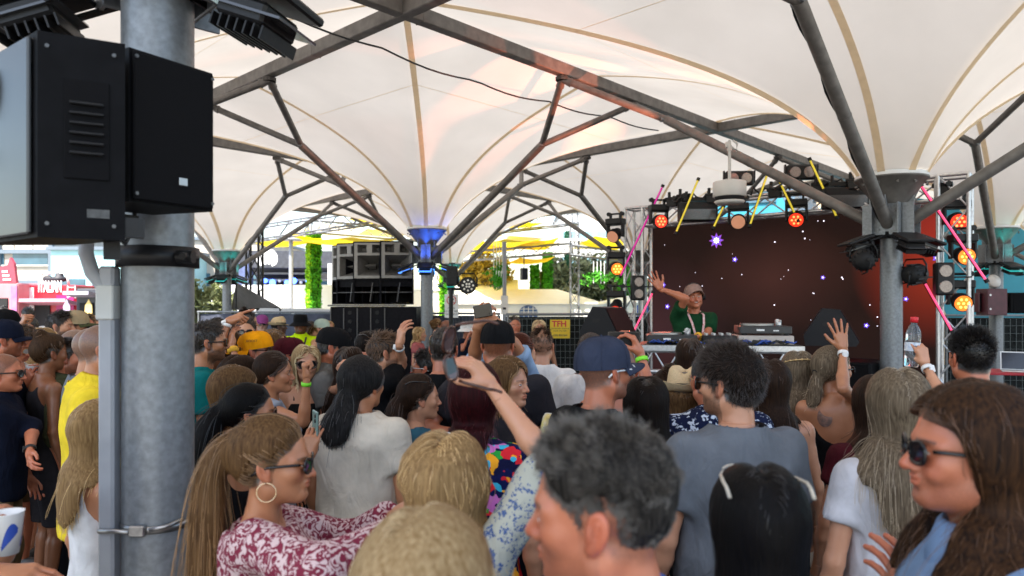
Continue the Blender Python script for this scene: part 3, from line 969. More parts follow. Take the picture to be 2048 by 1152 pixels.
def hair_mats(name, tip, root, rough=.32):
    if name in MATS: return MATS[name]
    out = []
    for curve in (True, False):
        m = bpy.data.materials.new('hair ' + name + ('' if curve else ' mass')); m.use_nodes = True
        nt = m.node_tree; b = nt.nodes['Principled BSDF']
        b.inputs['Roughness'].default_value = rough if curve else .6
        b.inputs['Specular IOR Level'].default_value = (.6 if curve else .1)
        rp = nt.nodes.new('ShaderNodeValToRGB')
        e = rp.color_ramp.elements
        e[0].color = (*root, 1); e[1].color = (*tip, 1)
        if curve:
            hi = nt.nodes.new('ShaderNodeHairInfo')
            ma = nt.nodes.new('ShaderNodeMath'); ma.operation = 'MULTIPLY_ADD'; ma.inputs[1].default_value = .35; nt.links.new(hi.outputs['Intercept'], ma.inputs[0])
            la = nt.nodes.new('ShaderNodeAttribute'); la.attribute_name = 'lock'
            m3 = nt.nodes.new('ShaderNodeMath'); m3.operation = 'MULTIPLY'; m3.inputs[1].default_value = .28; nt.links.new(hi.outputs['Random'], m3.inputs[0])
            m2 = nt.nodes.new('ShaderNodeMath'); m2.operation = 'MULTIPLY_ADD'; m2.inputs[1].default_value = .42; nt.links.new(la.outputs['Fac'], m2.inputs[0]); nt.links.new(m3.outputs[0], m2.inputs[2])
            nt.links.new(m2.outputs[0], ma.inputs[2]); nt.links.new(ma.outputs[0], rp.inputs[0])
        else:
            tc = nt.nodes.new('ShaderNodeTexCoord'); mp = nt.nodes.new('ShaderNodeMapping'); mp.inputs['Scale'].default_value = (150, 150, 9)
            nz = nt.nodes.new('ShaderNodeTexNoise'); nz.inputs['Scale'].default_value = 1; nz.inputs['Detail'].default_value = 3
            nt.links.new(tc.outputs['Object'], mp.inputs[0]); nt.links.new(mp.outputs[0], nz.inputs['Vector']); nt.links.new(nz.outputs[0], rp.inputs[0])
            e[0].position = .3; e[1].position = .75; e[0].color = (*[.6 * a for a in root], 1); e[1].color = (*[.25 * a + .45 * b_ for a, b_ in zip(tip, root)], 1)  # inner mass darkened: shade in the gaps between locks is in its colour
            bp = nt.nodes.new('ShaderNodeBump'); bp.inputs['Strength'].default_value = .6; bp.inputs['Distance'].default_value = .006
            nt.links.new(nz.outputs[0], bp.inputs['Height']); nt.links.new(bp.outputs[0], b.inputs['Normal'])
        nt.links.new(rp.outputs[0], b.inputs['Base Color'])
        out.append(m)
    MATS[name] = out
    return out


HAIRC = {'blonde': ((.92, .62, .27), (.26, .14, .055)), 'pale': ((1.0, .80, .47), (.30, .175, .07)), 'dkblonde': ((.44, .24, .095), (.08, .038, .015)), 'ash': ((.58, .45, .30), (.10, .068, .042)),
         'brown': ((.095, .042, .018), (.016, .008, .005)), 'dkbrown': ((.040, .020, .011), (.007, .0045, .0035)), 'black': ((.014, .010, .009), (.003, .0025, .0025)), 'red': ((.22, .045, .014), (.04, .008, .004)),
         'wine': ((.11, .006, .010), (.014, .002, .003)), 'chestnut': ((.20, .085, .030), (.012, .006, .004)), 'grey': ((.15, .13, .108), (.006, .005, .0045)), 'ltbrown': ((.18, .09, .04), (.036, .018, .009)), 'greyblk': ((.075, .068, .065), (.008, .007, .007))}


# ---------------------------------------------------------------- cloth
def cloth(name, col, col2=None, kind='plain', scale=30.0, rough=.85, cols=None):
    if name in MATS: return MATS[name]
    m = bpy.data.materials.new(name); m.use_nodes = True
    nt = m.node_tree; b = nt.nodes['Principled BSDF']
    b.inputs['Roughness'].default_value = rough; b.inputs['Specular IOR Level'].default_value = .1
    b.inputs['Sheen Weight'].default_value = .0
    L = nt.links.new
    tc = nt.nodes.new('ShaderNodeTexCoord'); src = tc.outputs['Object']
    rp = nt.nodes.new('ShaderNodeValToRGB')

    def noise(sc, det=3.0, dist=0.0, vec=src):
        q = nt.nodes.new('ShaderNodeTexNoise'); q.inputs['Scale'].default_value = sc; q.inputs['Detail'].default_value = det; q.inputs['Distortion'].default_value = dist
        L(vec, q.inputs['Vector']); return q
    el = rp.color_ramp.elements
    if kind == 'plain':
        L(noise(scale * .4, 8).outputs[0], rp.inputs[0])
        el[0].color = (*[c * .82 for c in col], 1); el[1].color = (*[min(1, c * 1.12) for c in col], 1); el[0].position = .3; el[1].position = .7
    elif kind == 'floral':
        nz = noise(scale, 2.0, 2.6)
        L(nz.outputs[0], rp.inputs[0]); rp.color_ramp.interpolation = 'EASE'
        el[0].position = .49; el[1].position = .53; el[0].color = (*col, 1); el[1].color = (*col2, 1)
    elif kind == 'blobs':
        vo = nt.nodes.new('ShaderNodeTexVoronoi'); vo.inputs['Scale'].default_value = scale; vo.inputs['Randomness'].default_value = 1
        nz = noise(scale * .6, 2); mxv = nt.nodes.new('ShaderNodeMix'); mxv.data_type = 'VECTOR'; mxv.inputs[0].default_value = .12
        L(src, mxv.inputs[4]); L(nz.outputs[1], mxv.inputs[5]); L(mxv.outputs[1], vo.inputs['Vector'])
        sc_ = nt.nodes.new('ShaderNodeSeparateColor'); L(vo.outputs['Color'], sc_.inputs[0]); L(sc_.outputs[0], rp.inputs[0])
        rp.color_ramp.interpolation = 'CONSTANT'
        cs = cols
        el[0].color = (*cs[0], 1); el[0].position = 0
        el[1].color = (*cs[1], 1); el[1].position = 1 / len(cs)
        for i in range(2, len(cs)): q = el.new(i / len(cs)); q.color = (*cs[i], 1)
    elif kind == 'flowers':       # scattered blooms on a plain ground
        vo = nt.nodes.new('ShaderNodeTexVoronoi'); vo.inputs['Scale'].default_value = scale
        nz = noise(scale * 2.5, 2); mxv = nt.nodes.new('ShaderNodeMix'); mxv.data_type = 'VECTOR'; mxv.inputs[0].default_value = .06
        L(src, mxv.inputs[4]); L(nz.outputs[1], mxv.inputs[5]); L(mxv.outputs[1], vo.inputs['Vector'])
        L(vo.outputs['Distance'], rp.inputs[0])
        cs = cols or (col2, col2, col)
        el[0].position = .10; el[0].color = (*cs[0], 1); el[1].position = .46; el[1].color = (*col, 1)
        q = el.new(.16); q.color = (*cs[1], 1); q = el.new(.36); q.color = (*cs[1], 1); q = el.new(.40); q.color = (*col, 1)
    elif kind == 'zebra':
        wv = nt.nodes.new('ShaderNodeTexWave'); wv.inputs['Scale'].default_value = scale; wv.inputs['Distortion'].default_value = 9; wv.inputs['Detail'].default_value = 1.5; wv.inputs['Detail Scale'].default_value = 1.6
        L(src, wv.inputs['Vector']); L(wv.outputs[0], rp.inputs[0]); rp.color_ramp.interpolation = 'EASE'
        el[0].position = .45; el[1].position = .55; el[0].color = (*col, 1); el[1].color = (*col2, 1)
    elif kind == 'leopard':
        vo = nt.nodes.new('ShaderNodeTexVoronoi'); vo.inputs['Scale'].default_value = scale; vo.feature = 'SMOOTH_F1'
        L(src, vo.inputs['Vector']); L(vo.outputs['Distance'], rp.inputs[0])
        el[0].position = .25; el[0].color = (*col2, 1); el[1].position = .55; el[1].color = (*col, 1); q = el.new(.35); q.color = (.02, .012, .008, 1); q = el.new(.48); q.color = (.02, .012, .008, 1)
    L(rp.outputs[0], b.inputs['Base Color'])
    wv = nt.nodes.new('ShaderNodeMapping'); wv.inputs['Scale'].default_value = (1, 1, .45); L(src, wv.inputs[0])
    nb = noise(11, 3, 1.2, wv.outputs[0]); n3 = noise(900, 1)
    ad = nt.nodes.new('ShaderNodeMath'); ad.operation = 'MULTIPLY_ADD'; ad.inputs[1].default_value = .04; L(n3.outputs[0], ad.inputs[0]); L(nb.outputs[0], ad.inputs[2])
    bp = nt.nodes.new('ShaderNodeBump'); bp.inputs['Strength'].default_value = .55; bp.inputs['Distance'].default_value = .035
    L(ad.outputs[0], bp.inputs['Height']); L(bp.outputs[0], b.inputs['Normal'])
    MATS[name] = m
    return m


def folds(G, amp, seed):
    x, y, z = G[..., 0], G[..., 1], G[..., 2]
    o = seed * 1.7
    w1 = np.sin(11 * x + 3.0 * np.sin(6 * z + o) + 2 * np.sin(7 * y + o)) * np.sin(9 * z + 4 * x + o)
    w2 = np.sin(27 * z - 14 * np.abs(x) + 2.5 * np.sin(8 * x + o) + o) * .5
    w3 = np.sin(34 * x + 17 * z + 3 * np.sin(13 * y - o)) * .3
    return (amp * (w1 + w2 + w3)).astype(f32)
def rotm(hy=0, hp=0, hr=0):
    return np.array((Matrix.Rotation(R(-hy), 3, 'Z') @ Matrix.Rotation(R(hp), 3, 'X') @ Matrix.Rotation(R(hr), 3, 'Y')), float)


def curves_obj(name, pts, rad, mat, parent, lock=None):
    """pts (n,k,3): hair strands"""
    n, k, _ = pts.shape
    hc = bpy.data.hair_curves.new(name)
    hc.add_curves([k] * n)
    hc.position_data.foreach_set('vector', pts.astype(np.float32).ravel())
    ra = hc.attributes.get('radius') or hc.attributes.new('radius', 'FLOAT', 'POINT')
    tp = np.linspace(1, .45, k) ** .8
    ra.data.foreach_set('value', np.tile(tp * rad, n).astype(np.float32))
    if lock is not None:
        h_ = (np.sin(lock * 12.9898) * 43758.5453) % 1.0
        a = hc.attributes.new('lock', 'FLOAT', 'CURVE'); a.data.foreach_set('value', h_.astype(np.float32))
    hc.materials.append(mat)
    o = bpy.data.objects.new(name, hc)
    C.objects.link(o); o.parent = parent
    return o


def box3(A):
    for ax_ in range(3):
        A = A + np.roll(A, 1, ax_) + np.roll(A, -1, ax_)
    return A / 27


def mass_mesh(pts, v, thr=.22, extra=None):
    p = pts.reshape(-1, pts.shape[-2], 3)
    seg = np.linalg.norm(p[:, 1:] - p[:, :-1], axis=-1).max() if p.shape[1] > 1 else 0
    m = max(1, min(6, int(math.ceil(seg / v))))
    f = np.arange(m) / m
    q = (p[:, :-1, None] * (1 - f[None, None, :, None]) + p[:, 1:, None] * f[None, None, :, None]).reshape(-1, 3)
    if extra is not None: q = np.concatenate([q, extra])
    lo = q.min(0) - 4 * v; n = ((q.max(0) + 4 * v - lo) / v).astype(int) + 1
    A = np.zeros(n, np.float32); i = ((q - lo) / v + .5).astype(int)
    A[i[:, 0], i[:, 1], i[:, 2]] = 1
    A = box3(box3(A))
    ax = [lo[k] + np.arange(n[k]) * v for k in range(3)]
    Vv, Q = surf_nets((thr - A).astype(f32), ax)
    if len(Q):                                   # keep the one big piece
        lab = np.arange(len(Vv)); E = np.concatenate([Q[:, [0, 1]], Q[:, [1, 2]], Q[:, [2, 3]], Q[:, [3, 0]]])
        for _ in range(400):
            old = lab.copy(); mn = np.minimum(lab[E[:, 0]], lab[E[:, 1]])
            np.minimum.at(lab, E[:, 0], mn); np.minimum.at(lab, E[:, 1], mn); lab = lab[lab]
            if (old == lab).all(): break
        big = np.bincount(lab).argmax(); keep = lab == big; new = np.cumsum(keep) - 1
        Q = new[Q[keep[Q[:, 0]]]]; Vv = Vv[keep]
    return relax(Vv, Q, 2), Q


HC0 = np.array((0, -.012, .034)); HR0 = np.array((.077, .101, .092))


def hairline(y, recede=0.0):
    return np.interp(y, [-.115, -.07, -.03, -.012, .010, .03, .052 - recede * .3, .075 - recede, .09 - recede],
                     [-.062, -.062, -.048, .010, -.012, .03, .048, .080, .096])


def scalp_roots(n, r, recede=0.0, zmin=-.2, zmax=9):
    out = []
    while sum(map(len, out)) < n:
        v = r.normal(size=(n * 2, 3)); v /= np.linalg.norm(v, axis=1)[:, None]
        p = HC0 + v * HR0
        ok = (p[:, 2] > hairline(p[:, 1], recede) + r.normal(size=len(p)) * .004) & (p[:, 2] > zmin) & (p[:, 2] < zmax) & ~((np.abs(p[:, 0]) > .06) & (np.abs(p[:, 1] + .014) < .024) & (p[:, 2] < .030))
        out.append(p[ok])
    p = np.concatenate(out)[:n]
    nr = (p - HC0) / HR0 ** 2; nr /= np.linalg.norm(nr, axis=1)[:, None]
    return p, nr


def push_out(p, rad):
    """keep strand points outside the skull (head frame)"""
    rr = HR0 + rad
    q = (p - HC0) / rr; k = np.linalg.norm(q, axis=-1, keepdims=True)
    return np.where(k < 1, HC0 + (p - HC0) / np.maximum(k, .05), p)


def make_strands(st, n, steps, r, to_body, from_body, body_d):
    """strands in the HEAD frame"""
    kind = st['k']; L = st.get('L', .3); rec = st.get('recede', 0.0); wav = st.get('wave', 0.0)
    zmax = st.get('zmax', 9); thick = st.get('thick', .012)
    p, nr = scalp_roots(n, r, rec, zmax=zmax)
    lay = r.uniform(.15, 1, size=(n, 1)) * thick
    pts = [p]
    if kind in ('short', 'buzz', 'spiky', 'curly'):
        top = np.clip((p[:, 2:3] - .03) / .08, 0, 1)
        ln = (st.get('side', .008) * (1 - top) + L * top) * r.uniform(.6, 1.15, size=(n, 1))
        fl = np.array(st.get('flow', (0, .9, 0)))
        down = np.array((0, -.25, -1.0))
        dr = nr * ((.60 if kind != 'curly' else 1.0) * top + .18) + fl * top + down * (1 - top) * .9 + r.normal(size=(n, 3)) * (.28 if kind != 'spiky' else .35)
        if kind == 'spiky': dr = nr * 1.4 + r.normal(size=(n, 3)) * .3 + np.array((0, .2, .3))
        dr /= np.linalg.norm(dr, axis=1)[:, None]
        cell = np.round(p / .022)
        ph = (np.sin(cell @ np.array((12.9, 78.2, 37.7))) * 43758.5) % 6.28
        tx = np.cross(nr, dr); tx /= np.linalg.norm(tx, axis=1)[:, None] + 1e-6
        for i in range(1, steps):
            t = i / (steps - 1)
            q = p + dr * ln * t
            if kind == 'curly' or wav:
                a = ph[:, None] + t * 5.0
                q = q + (tx * np.cos(a) + nr * np.sin(a) * .8) * (wav or .010) * t * (.3 + .7 * top)
            q = q + np.array((0, 0, -.35)) * (t ** 2) * ln * (1 - top * .8)
            pts.append(push_out(q, .002 + lay * .3))
        return np.stack(pts, 1)
    if kind in ('pony', 'bun'):
        T = np.array(st.get('tie', (0, -.115, .045)))
        n1 = max(5, steps // 3)
        a0 = (p - HC0) / HR0; aT = (T - HC0) / HR0; aT = aT / np.linalg.norm(aT)
        a0 /= np.linalg.norm(a0, axis=1)[:, None]
        om = np.arccos(np.clip(a0 @ aT, -1, .9999))[:, None]
        for i in range(1, n1 + 1):
            t = i / n1
            q = (np.sin((1 - t) * om) * a0 + np.sin(t * om) * aT) / np.sin(om)
            sag = np.sin(t * PI) * np.minimum(om, 1.2) * .006
            pts.append(HC0 + q * (HR0 + lay * (1 - .6 * t) + sag + .002))
        if kind == 'bun':
            rad = st.get('bun', .04)
            c0 = T + (T - HC0) / np.linalg.norm(T - HC0) * rad * .75
            a = r.uniform(0, 6.28, size=(n, 1)); zz = r.uniform(-.8, .8, size=(n, 1)); dir_ = np.sign(r.uniform(-1, 1, size=(n, 1)))
            ax_ = (T - HC0) / np.linalg.norm(T - HC0); bx = np.cross(ax_, (0, 0, 1)); bx /= np.linalg.norm(bx); by = np.cross(ax_, bx)
            for i in range(steps - n1 - 1):
                aa = a + dir_ * i * .42; z2 = np.clip(zz + .05 * i, -.95, .95)
                rr = np.sqrt(1 - z2 ** 2) * rad * (1 + .06 * np.sin(aa * 3))
                pts.append(c0 + bx * np.cos(aa) * rr + by * np.sin(aa) * rr + ax_ * z2 * rad * .8)
            return np.stack(pts, 1)
        q = pts[-1]; v = np.array(st.get('dir', (0, -1, .35)))[None] + r.normal(size=(n, 3)) * .25 * st.get('spread', 1)
        v /= np.linalg.norm(v, axis=1)[:, None]
        rest = steps - n1 - 1; stp = L / rest * r.uniform(.55, 1.05, size=(n, 1))
    else:
        part = st.get('part', 0.0)
        sx = np.sign(p[:, 0:1] - part + 1e-4)
        upf = np.clip((p[:, 2:3] - .02) / .09, 0, 1)
        fr = np.clip((p[:, 1:2] + .02) / .09, 0, 1)
        v = np.concatenate([sx * (.75 * upf + .25 * fr), -.35 - .45 * fr, -.55 + 0 * sx], 1) + nr * (.18 + st.get('vol', 0) * upf) + r.normal(size=(n, 3)) * .06
        v /= np.linalg.norm(v, axis=1)[:, None]
        q = p; rest = steps - 1; stp = L / rest * r.uniform(.66, 1.06, size=(n, 1))
    ph = r.uniform(0, 6.28, size=(n, 1)) * .35 + np.round(p[:, 0:1] / .03) * 2.1 + np.round(p[:, 1:2] / .03) * 1.3
    dn = from_body['down']
    lump = np.stack([np.sin(ph[:, 0] * 1.0), np.cos(ph[:, 0] * 1.7), 0 * ph[:, 0]], 1)
    for i in range(rest):
        g_ = .42 if kind == 'pony' else .34
        v = v * (1 - g_) + dn * g_ + r.normal(size=(n, 3)) * .03
        v /= np.linalg.norm(v, axis=1)[:, None]
        t = (i + 1) / rest
        q2 = q + v * stp
        q2 = push_out(q2, .004 + lay * (1 if kind != 'pony' else .8))
        if kind == 'long':
            rr = HR0 + .006 + lay * .8 + st.get('vol', 0) * .03; kk = np.linalg.norm((q2 - HC0) / rr, axis=1, keepdims=True)
            hug = np.clip((q2[:, 2:3] + .06) / .06, 0, 1) * .75
            q2 = q2 * (1 - hug) + (HC0 + (q2 - HC0) / np.maximum(kk, 1)) * hug
            low = 1 - np.clip((q2[:, 2:3] + .06) / .06, 0, 1)
            q2[:, 0:1] *= 1 - .014 * low
            q2[:, 1:2] -= (q2[:, 1:2] + .05) * .035 * low * (q2[:, 1:2] < .02)
        # keep the face free
        ax_ = np.abs(q2[:, 0:1]); face = (q2[:, 1:2] > .035) & (q2[:, 2:3] < .055) & (q2[:, 2:3] > -.13)
        q2[:, 0:1] = np.where(face & (ax_ < .070), np.sign(q2[:, 0:1] + 1e-5) * .070, q2[:, 0:1])
        q2[:, 1:2] = np.where(face & (q2[:, 1:2] > .06) & (ax_ < .085), .06 + (q2[:, 1:2] - .06) * .3, q2[:, 1:2])
        if 'tuck' in st:
            lim = st['tuck'] + r.uniform(-.02, .012, size=(n, 1)); q2[:, 1:2] = np.where((q2[:, 2:3] < .062) & (q2[:, 2:3] > -.14), np.minimum(q2[:, 1:2], lim), q2[:, 1:2])
        b = to_body(q2); dd, nb = body_d(b)
        m = dd < lay[:, 0] + .006
        b = np.where(m[:, None], b + nb * np.maximum(0, lay + .006 - dd[:, None]), b)
        q2 = from_body['f'](b)
        v = q2 - q; v /= np.linalg.norm(v, axis=1)[:, None] + 1e-6
        out = q2
        if wav: out = q2 + lump * wav * np.sin(ph + t * st.get('freq', 9.0)) * min(1, t * 2.2)
        pts.append(out); q = q2
    return np.stack(pts, 1)


def clump(pts, r, amt, per=26):
    """draw neighbouring strands together into locks; returns strands and the lock number of each"""
    n, k, _ = pts.shape
    K = max(6, n // per)
    gi = r.permutation(n)[:K]
    root = pts[:, 0] + (pts[:, min(3, k - 1)] - pts[:, 0]) * .5
    near = np.empty(n, int)
    for a in range(0, n, 2000):
        near[a:a + 2000] = ((root[a:a + 2000, None] - root[gi][None]) ** 2).sum(-1).argmin(1)
    t = (np.linspace(0, 1, k) ** .9)[None, :, None]
    g = pts[gi][near]
    w = amt * t * r.uniform(.45, 1.0, size=(n, 1, 1))
    out = pts * (1 - w) + g * w
    fly = r.uniform(size=n) < .035                   # loose hairs
    L_ = np.linalg.norm(pts[:, -1] - pts[:, 0], axis=1)[:, None, None]
    out[fly] += r.normal(size=(int(fly.sum()), 1, 3)) * (.09 * L_[fly]) * t ** 1.5
    return out, near


LENSM = M('dark sunglass lens', (0.012, 0.011, 0.012), 0.06, 0, 0, spec=.7)
FRAMEM = M('black sunglass frame', (0.012, 0.010, 0.010), 0.25, 0, 0, spec=.5)
FRAMES = {'black': FRAMEM, 'brown': M('tortoise frame', (.06, .02, .012), .2, 0, .4, 60), 'white': M('white glasses frame', (.7, .7, .7), .3, 0, 0), 'gold': M('gold wire frame', (.6, .42, .2), .3, .8, 0), 'red': M('red glasses frame', (.35, .02, .02), .3, 0, 0), 'pearl': M('pearl beaded frame', (.62, .56, .46), .35, .1, .25, 400, .6, 500)}


def glasses_mesh(big=1.0, wire=False):
    fr, les = MB(), []
    for s in (-1, 1):
        le = MB(); les.append(le)
        w2, h2 = .027 * big, .021 * big
        cx, cz = s * .034, .002
        n = 18; ring, inner = [], []
        for i in range(n):
            a = 2 * PI * i / n
            ca, sa = math.cos(a), math.sin(a)
            k = (abs(ca) ** 3 + abs(sa) ** 3) ** (-1 / 3)
            x, z = cx + w2 * ca * k * .94, cz + h2 * sa * k * .92 + (.003 if ca * s > 0 and sa > 0 else 0)
            y = .1035 - .55 * max(0, abs(x) - .012) ** 1.5 * 1.6
            ring.append(Vector((x, y, z)))
        c = sum(ring, Vector()) / n
        front = [c + (p - c) * .86 + Vector((0, .001, 0)) for p in ring]
        le.add(front + [p + Vector((0, -.003, 0)) for p in front], [tuple(range(n))[::-1] if s > 0 else tuple(range(n))[::-1], tuple(range(n, 2 * n))])
        fr.tube(ring + [ring[0]], .0016 if wire else .0034, 6)
        e = ring[0] if s > 0 else ring[n // 2]
        fr.tube([Vector((s * .060 * min(big, 1.12), .082, .010)), Vector((s * .072, .068, .012)), Vector((s * .082, .0, .010)), Vector((s * .081, -.022, .004)), Vector((s * .080, -.045, -.012))], .0025 if wire else .004, 6)
    fr.tube([(-.012, .1005, .006), (0, .103, .008), (.012, .1005, .006)], .002 if wire else .0034, 6)
    return fr.mesh('frame'), [q.mesh('lens') for q in les]


GLASS = {k: glasses_mesh(*v) for k, v in {'n': (1.0,), 'big': (1.22,), 'wire': (.95, True), 'slim': (.92,)}.items()}
FELT = {}


def hat_mesh(kind):
    b, x = MB(), MB()
    if kind == 'cap':
        prof = [(1.0, 0.0), (1.0, .22), (.97, .42), (.89, .64), (.74, .83), (.5, .95), (.25, .995), (.03, 1.0)]
        b.lathe([(r * .092, .018 + z * .118) for r, z in prof], (0, -.012, 0), 36, None, 1.0, 1.27)
        for k in range(6):
            a = PI * k / 3 + .5
            b.tube([(math.cos(a) * r * .0925, -.012 + math.sin(a) * r * .0925 * 1.27, .018 + z * .1185) for r, z in prof], .0012, 5)
        b.ball((0, -.012, .137), .006, 5)
        vs, fs = [], []
        for j in range(9):
            t = j / 8
            for i in range(13):
                a = R(-68 + 136 * i / 12)
                rx, ry = .088 + .006 * t, .112 + .082 * t * math.cos(a) ** .6
                vs.append((math.sin(a) * rx, -.012 + math.cos(a) * ry if math.cos(a) > 0 else 0, .026 - .010 * t - .030 * (math.sin(a) ** 2) * (.3 + .7 * t)))
        for j in range(8):
            for i in range(12): fs.append((j * 13 + i, j * 13 + i + 1, (j + 1) * 13 + i + 1, (j + 1) * 13 + i))
        x.add(vs, [f[::-1] for f in fs], True); x.add([(v[0], v[1], v[2] - .004) for v in vs], fs, True)
        x.tube([vs[8 * 13 + i] for i in range(13)], .003, 5)
    elif kind == 'bucket':
        b.lathe([(.090, .03), (.092, .06), (.088, .10), (.082, .125), (.06, .135), (.002, .137)], (0, -.012, 0), 32, None, 1, 1.22)
        x.lathe([(.090, .035), (.115, .015), (.145, -.012), (.147, -.014), (.144, -.018), (.112, .008), (.088, .028)], (0, -.012, 0), 32, None, 1, 1.12)
    elif kind == 'fedora':
        vs = []; n = 36; prof = [(1.0, .0), (1.0, .3), (.96, .6), (.88, .85), (.74, .97), (.5, .98), (.25, .95), (.02, .94)]
        for r_, z_ in prof:
            for k in range(n):
                a = 2 * PI * k / n
                xx, yy = math.cos(a) * r_ * .089, math.sin(a) * r_ * .108
                pin = 1 - .22 * z_ * max(0, math.sin(a)) ** 2 * abs(math.cos(a)) * 2
                zz = .03 + z_ * .125 - (.028 * math.exp(-(xx / .03) ** 2) * (z_ > .8)) + .012 * z_ * math.sin(a)
                vs.append((xx * pin, -.012 + yy, zz))
        b.add(vs, [(i * n + k, i * n + (k + 1) % n, (i + 1) * n + (k + 1) % n, (i + 1) * n + k) for i in range(len(prof) - 1) for k in range(n)], True)
        vs = []
        for j in range(6):
            for k in range(n):
                a = 2 * PI * k / n; t = j / 5
                rr = 1 + .46 * t
                lift = .022 * t ** 2 * abs(math.cos(a)) + (.026 * t ** 2 if math.sin(a) < -.3 else -.012 * t * max(0, math.sin(a)))
                vs.append((math.cos(a) * .089 * rr, -.012 + math.sin(a) * .108 * rr * .98, .031 + lift))
        fs = [(i * n + k, i * n + (k + 1) % n, (i + 1) * n + (k + 1) % n, (i + 1) * n + k) for i in range(5) for k in range(n)]
        x.add(vs, fs, True); x.add([(v[0], v[1], v[2] - .003) for v in vs], [f[::-1] for f in fs], True)
        x.tube([vs[5 * n + k] for k in range(n)] + [vs[5 * n]], .0022, 5)
        FELT['band'] = MB().lathe([(.0915, .034), (.0918, .064), (.0905, .066)], (0, -.012, 0), 36, None, 1, 1.21).mesh('band')
    return b.mesh('hat'), x.mesh('brim')


HATS = {k: hat_mesh(k) for k in ('cap', 'bucket', 'fedora')}
SHOE = M('dark shoe leather', (.05, .045, .04), .6, 0, .3, 20)
sh_ = MB(); sh_.lathe([(.001, 0), (.045, .002), (.05, .02), (.046, .05), (.035, .075), (.001, .08)], (0, .05, 0), 14, None, .95, 2.6)
SHOE_ME = sh_.mesh('shoe'); SHOE_ME.materials.append(SHOE)
REPORT = []
BAND = {'lime': M('lime wristband', (.22, .75, .03), .5, 0, .1), 'white': M('white strap', (.75, .75, .74), .5, 0, .05), 'black': M('black strap', (.02, .02, .02), .5, 0, .1), 'yellow': M('yellow scrunchie', (.75, .40, .03), .8, 0, .2), 'metal': M('steel bracelet', (.5, .5, .5), .3, .9, .1)}


def set_attr(me, name, arr):
    if arr.ndim == 2:
        a = me.attributes.new(name, 'FLOAT_COLOR', 'POINT'); a.data.foreach_set('color', np.ascontiguousarray(arr, dtype=np.float32).ravel())
    else:
        a = me.attributes.new(name, 'FLOAT', 'POINT'); a.data.foreach_set('value', np.ascontiguousarray(arr, dtype=np.float32))


HID = [0]


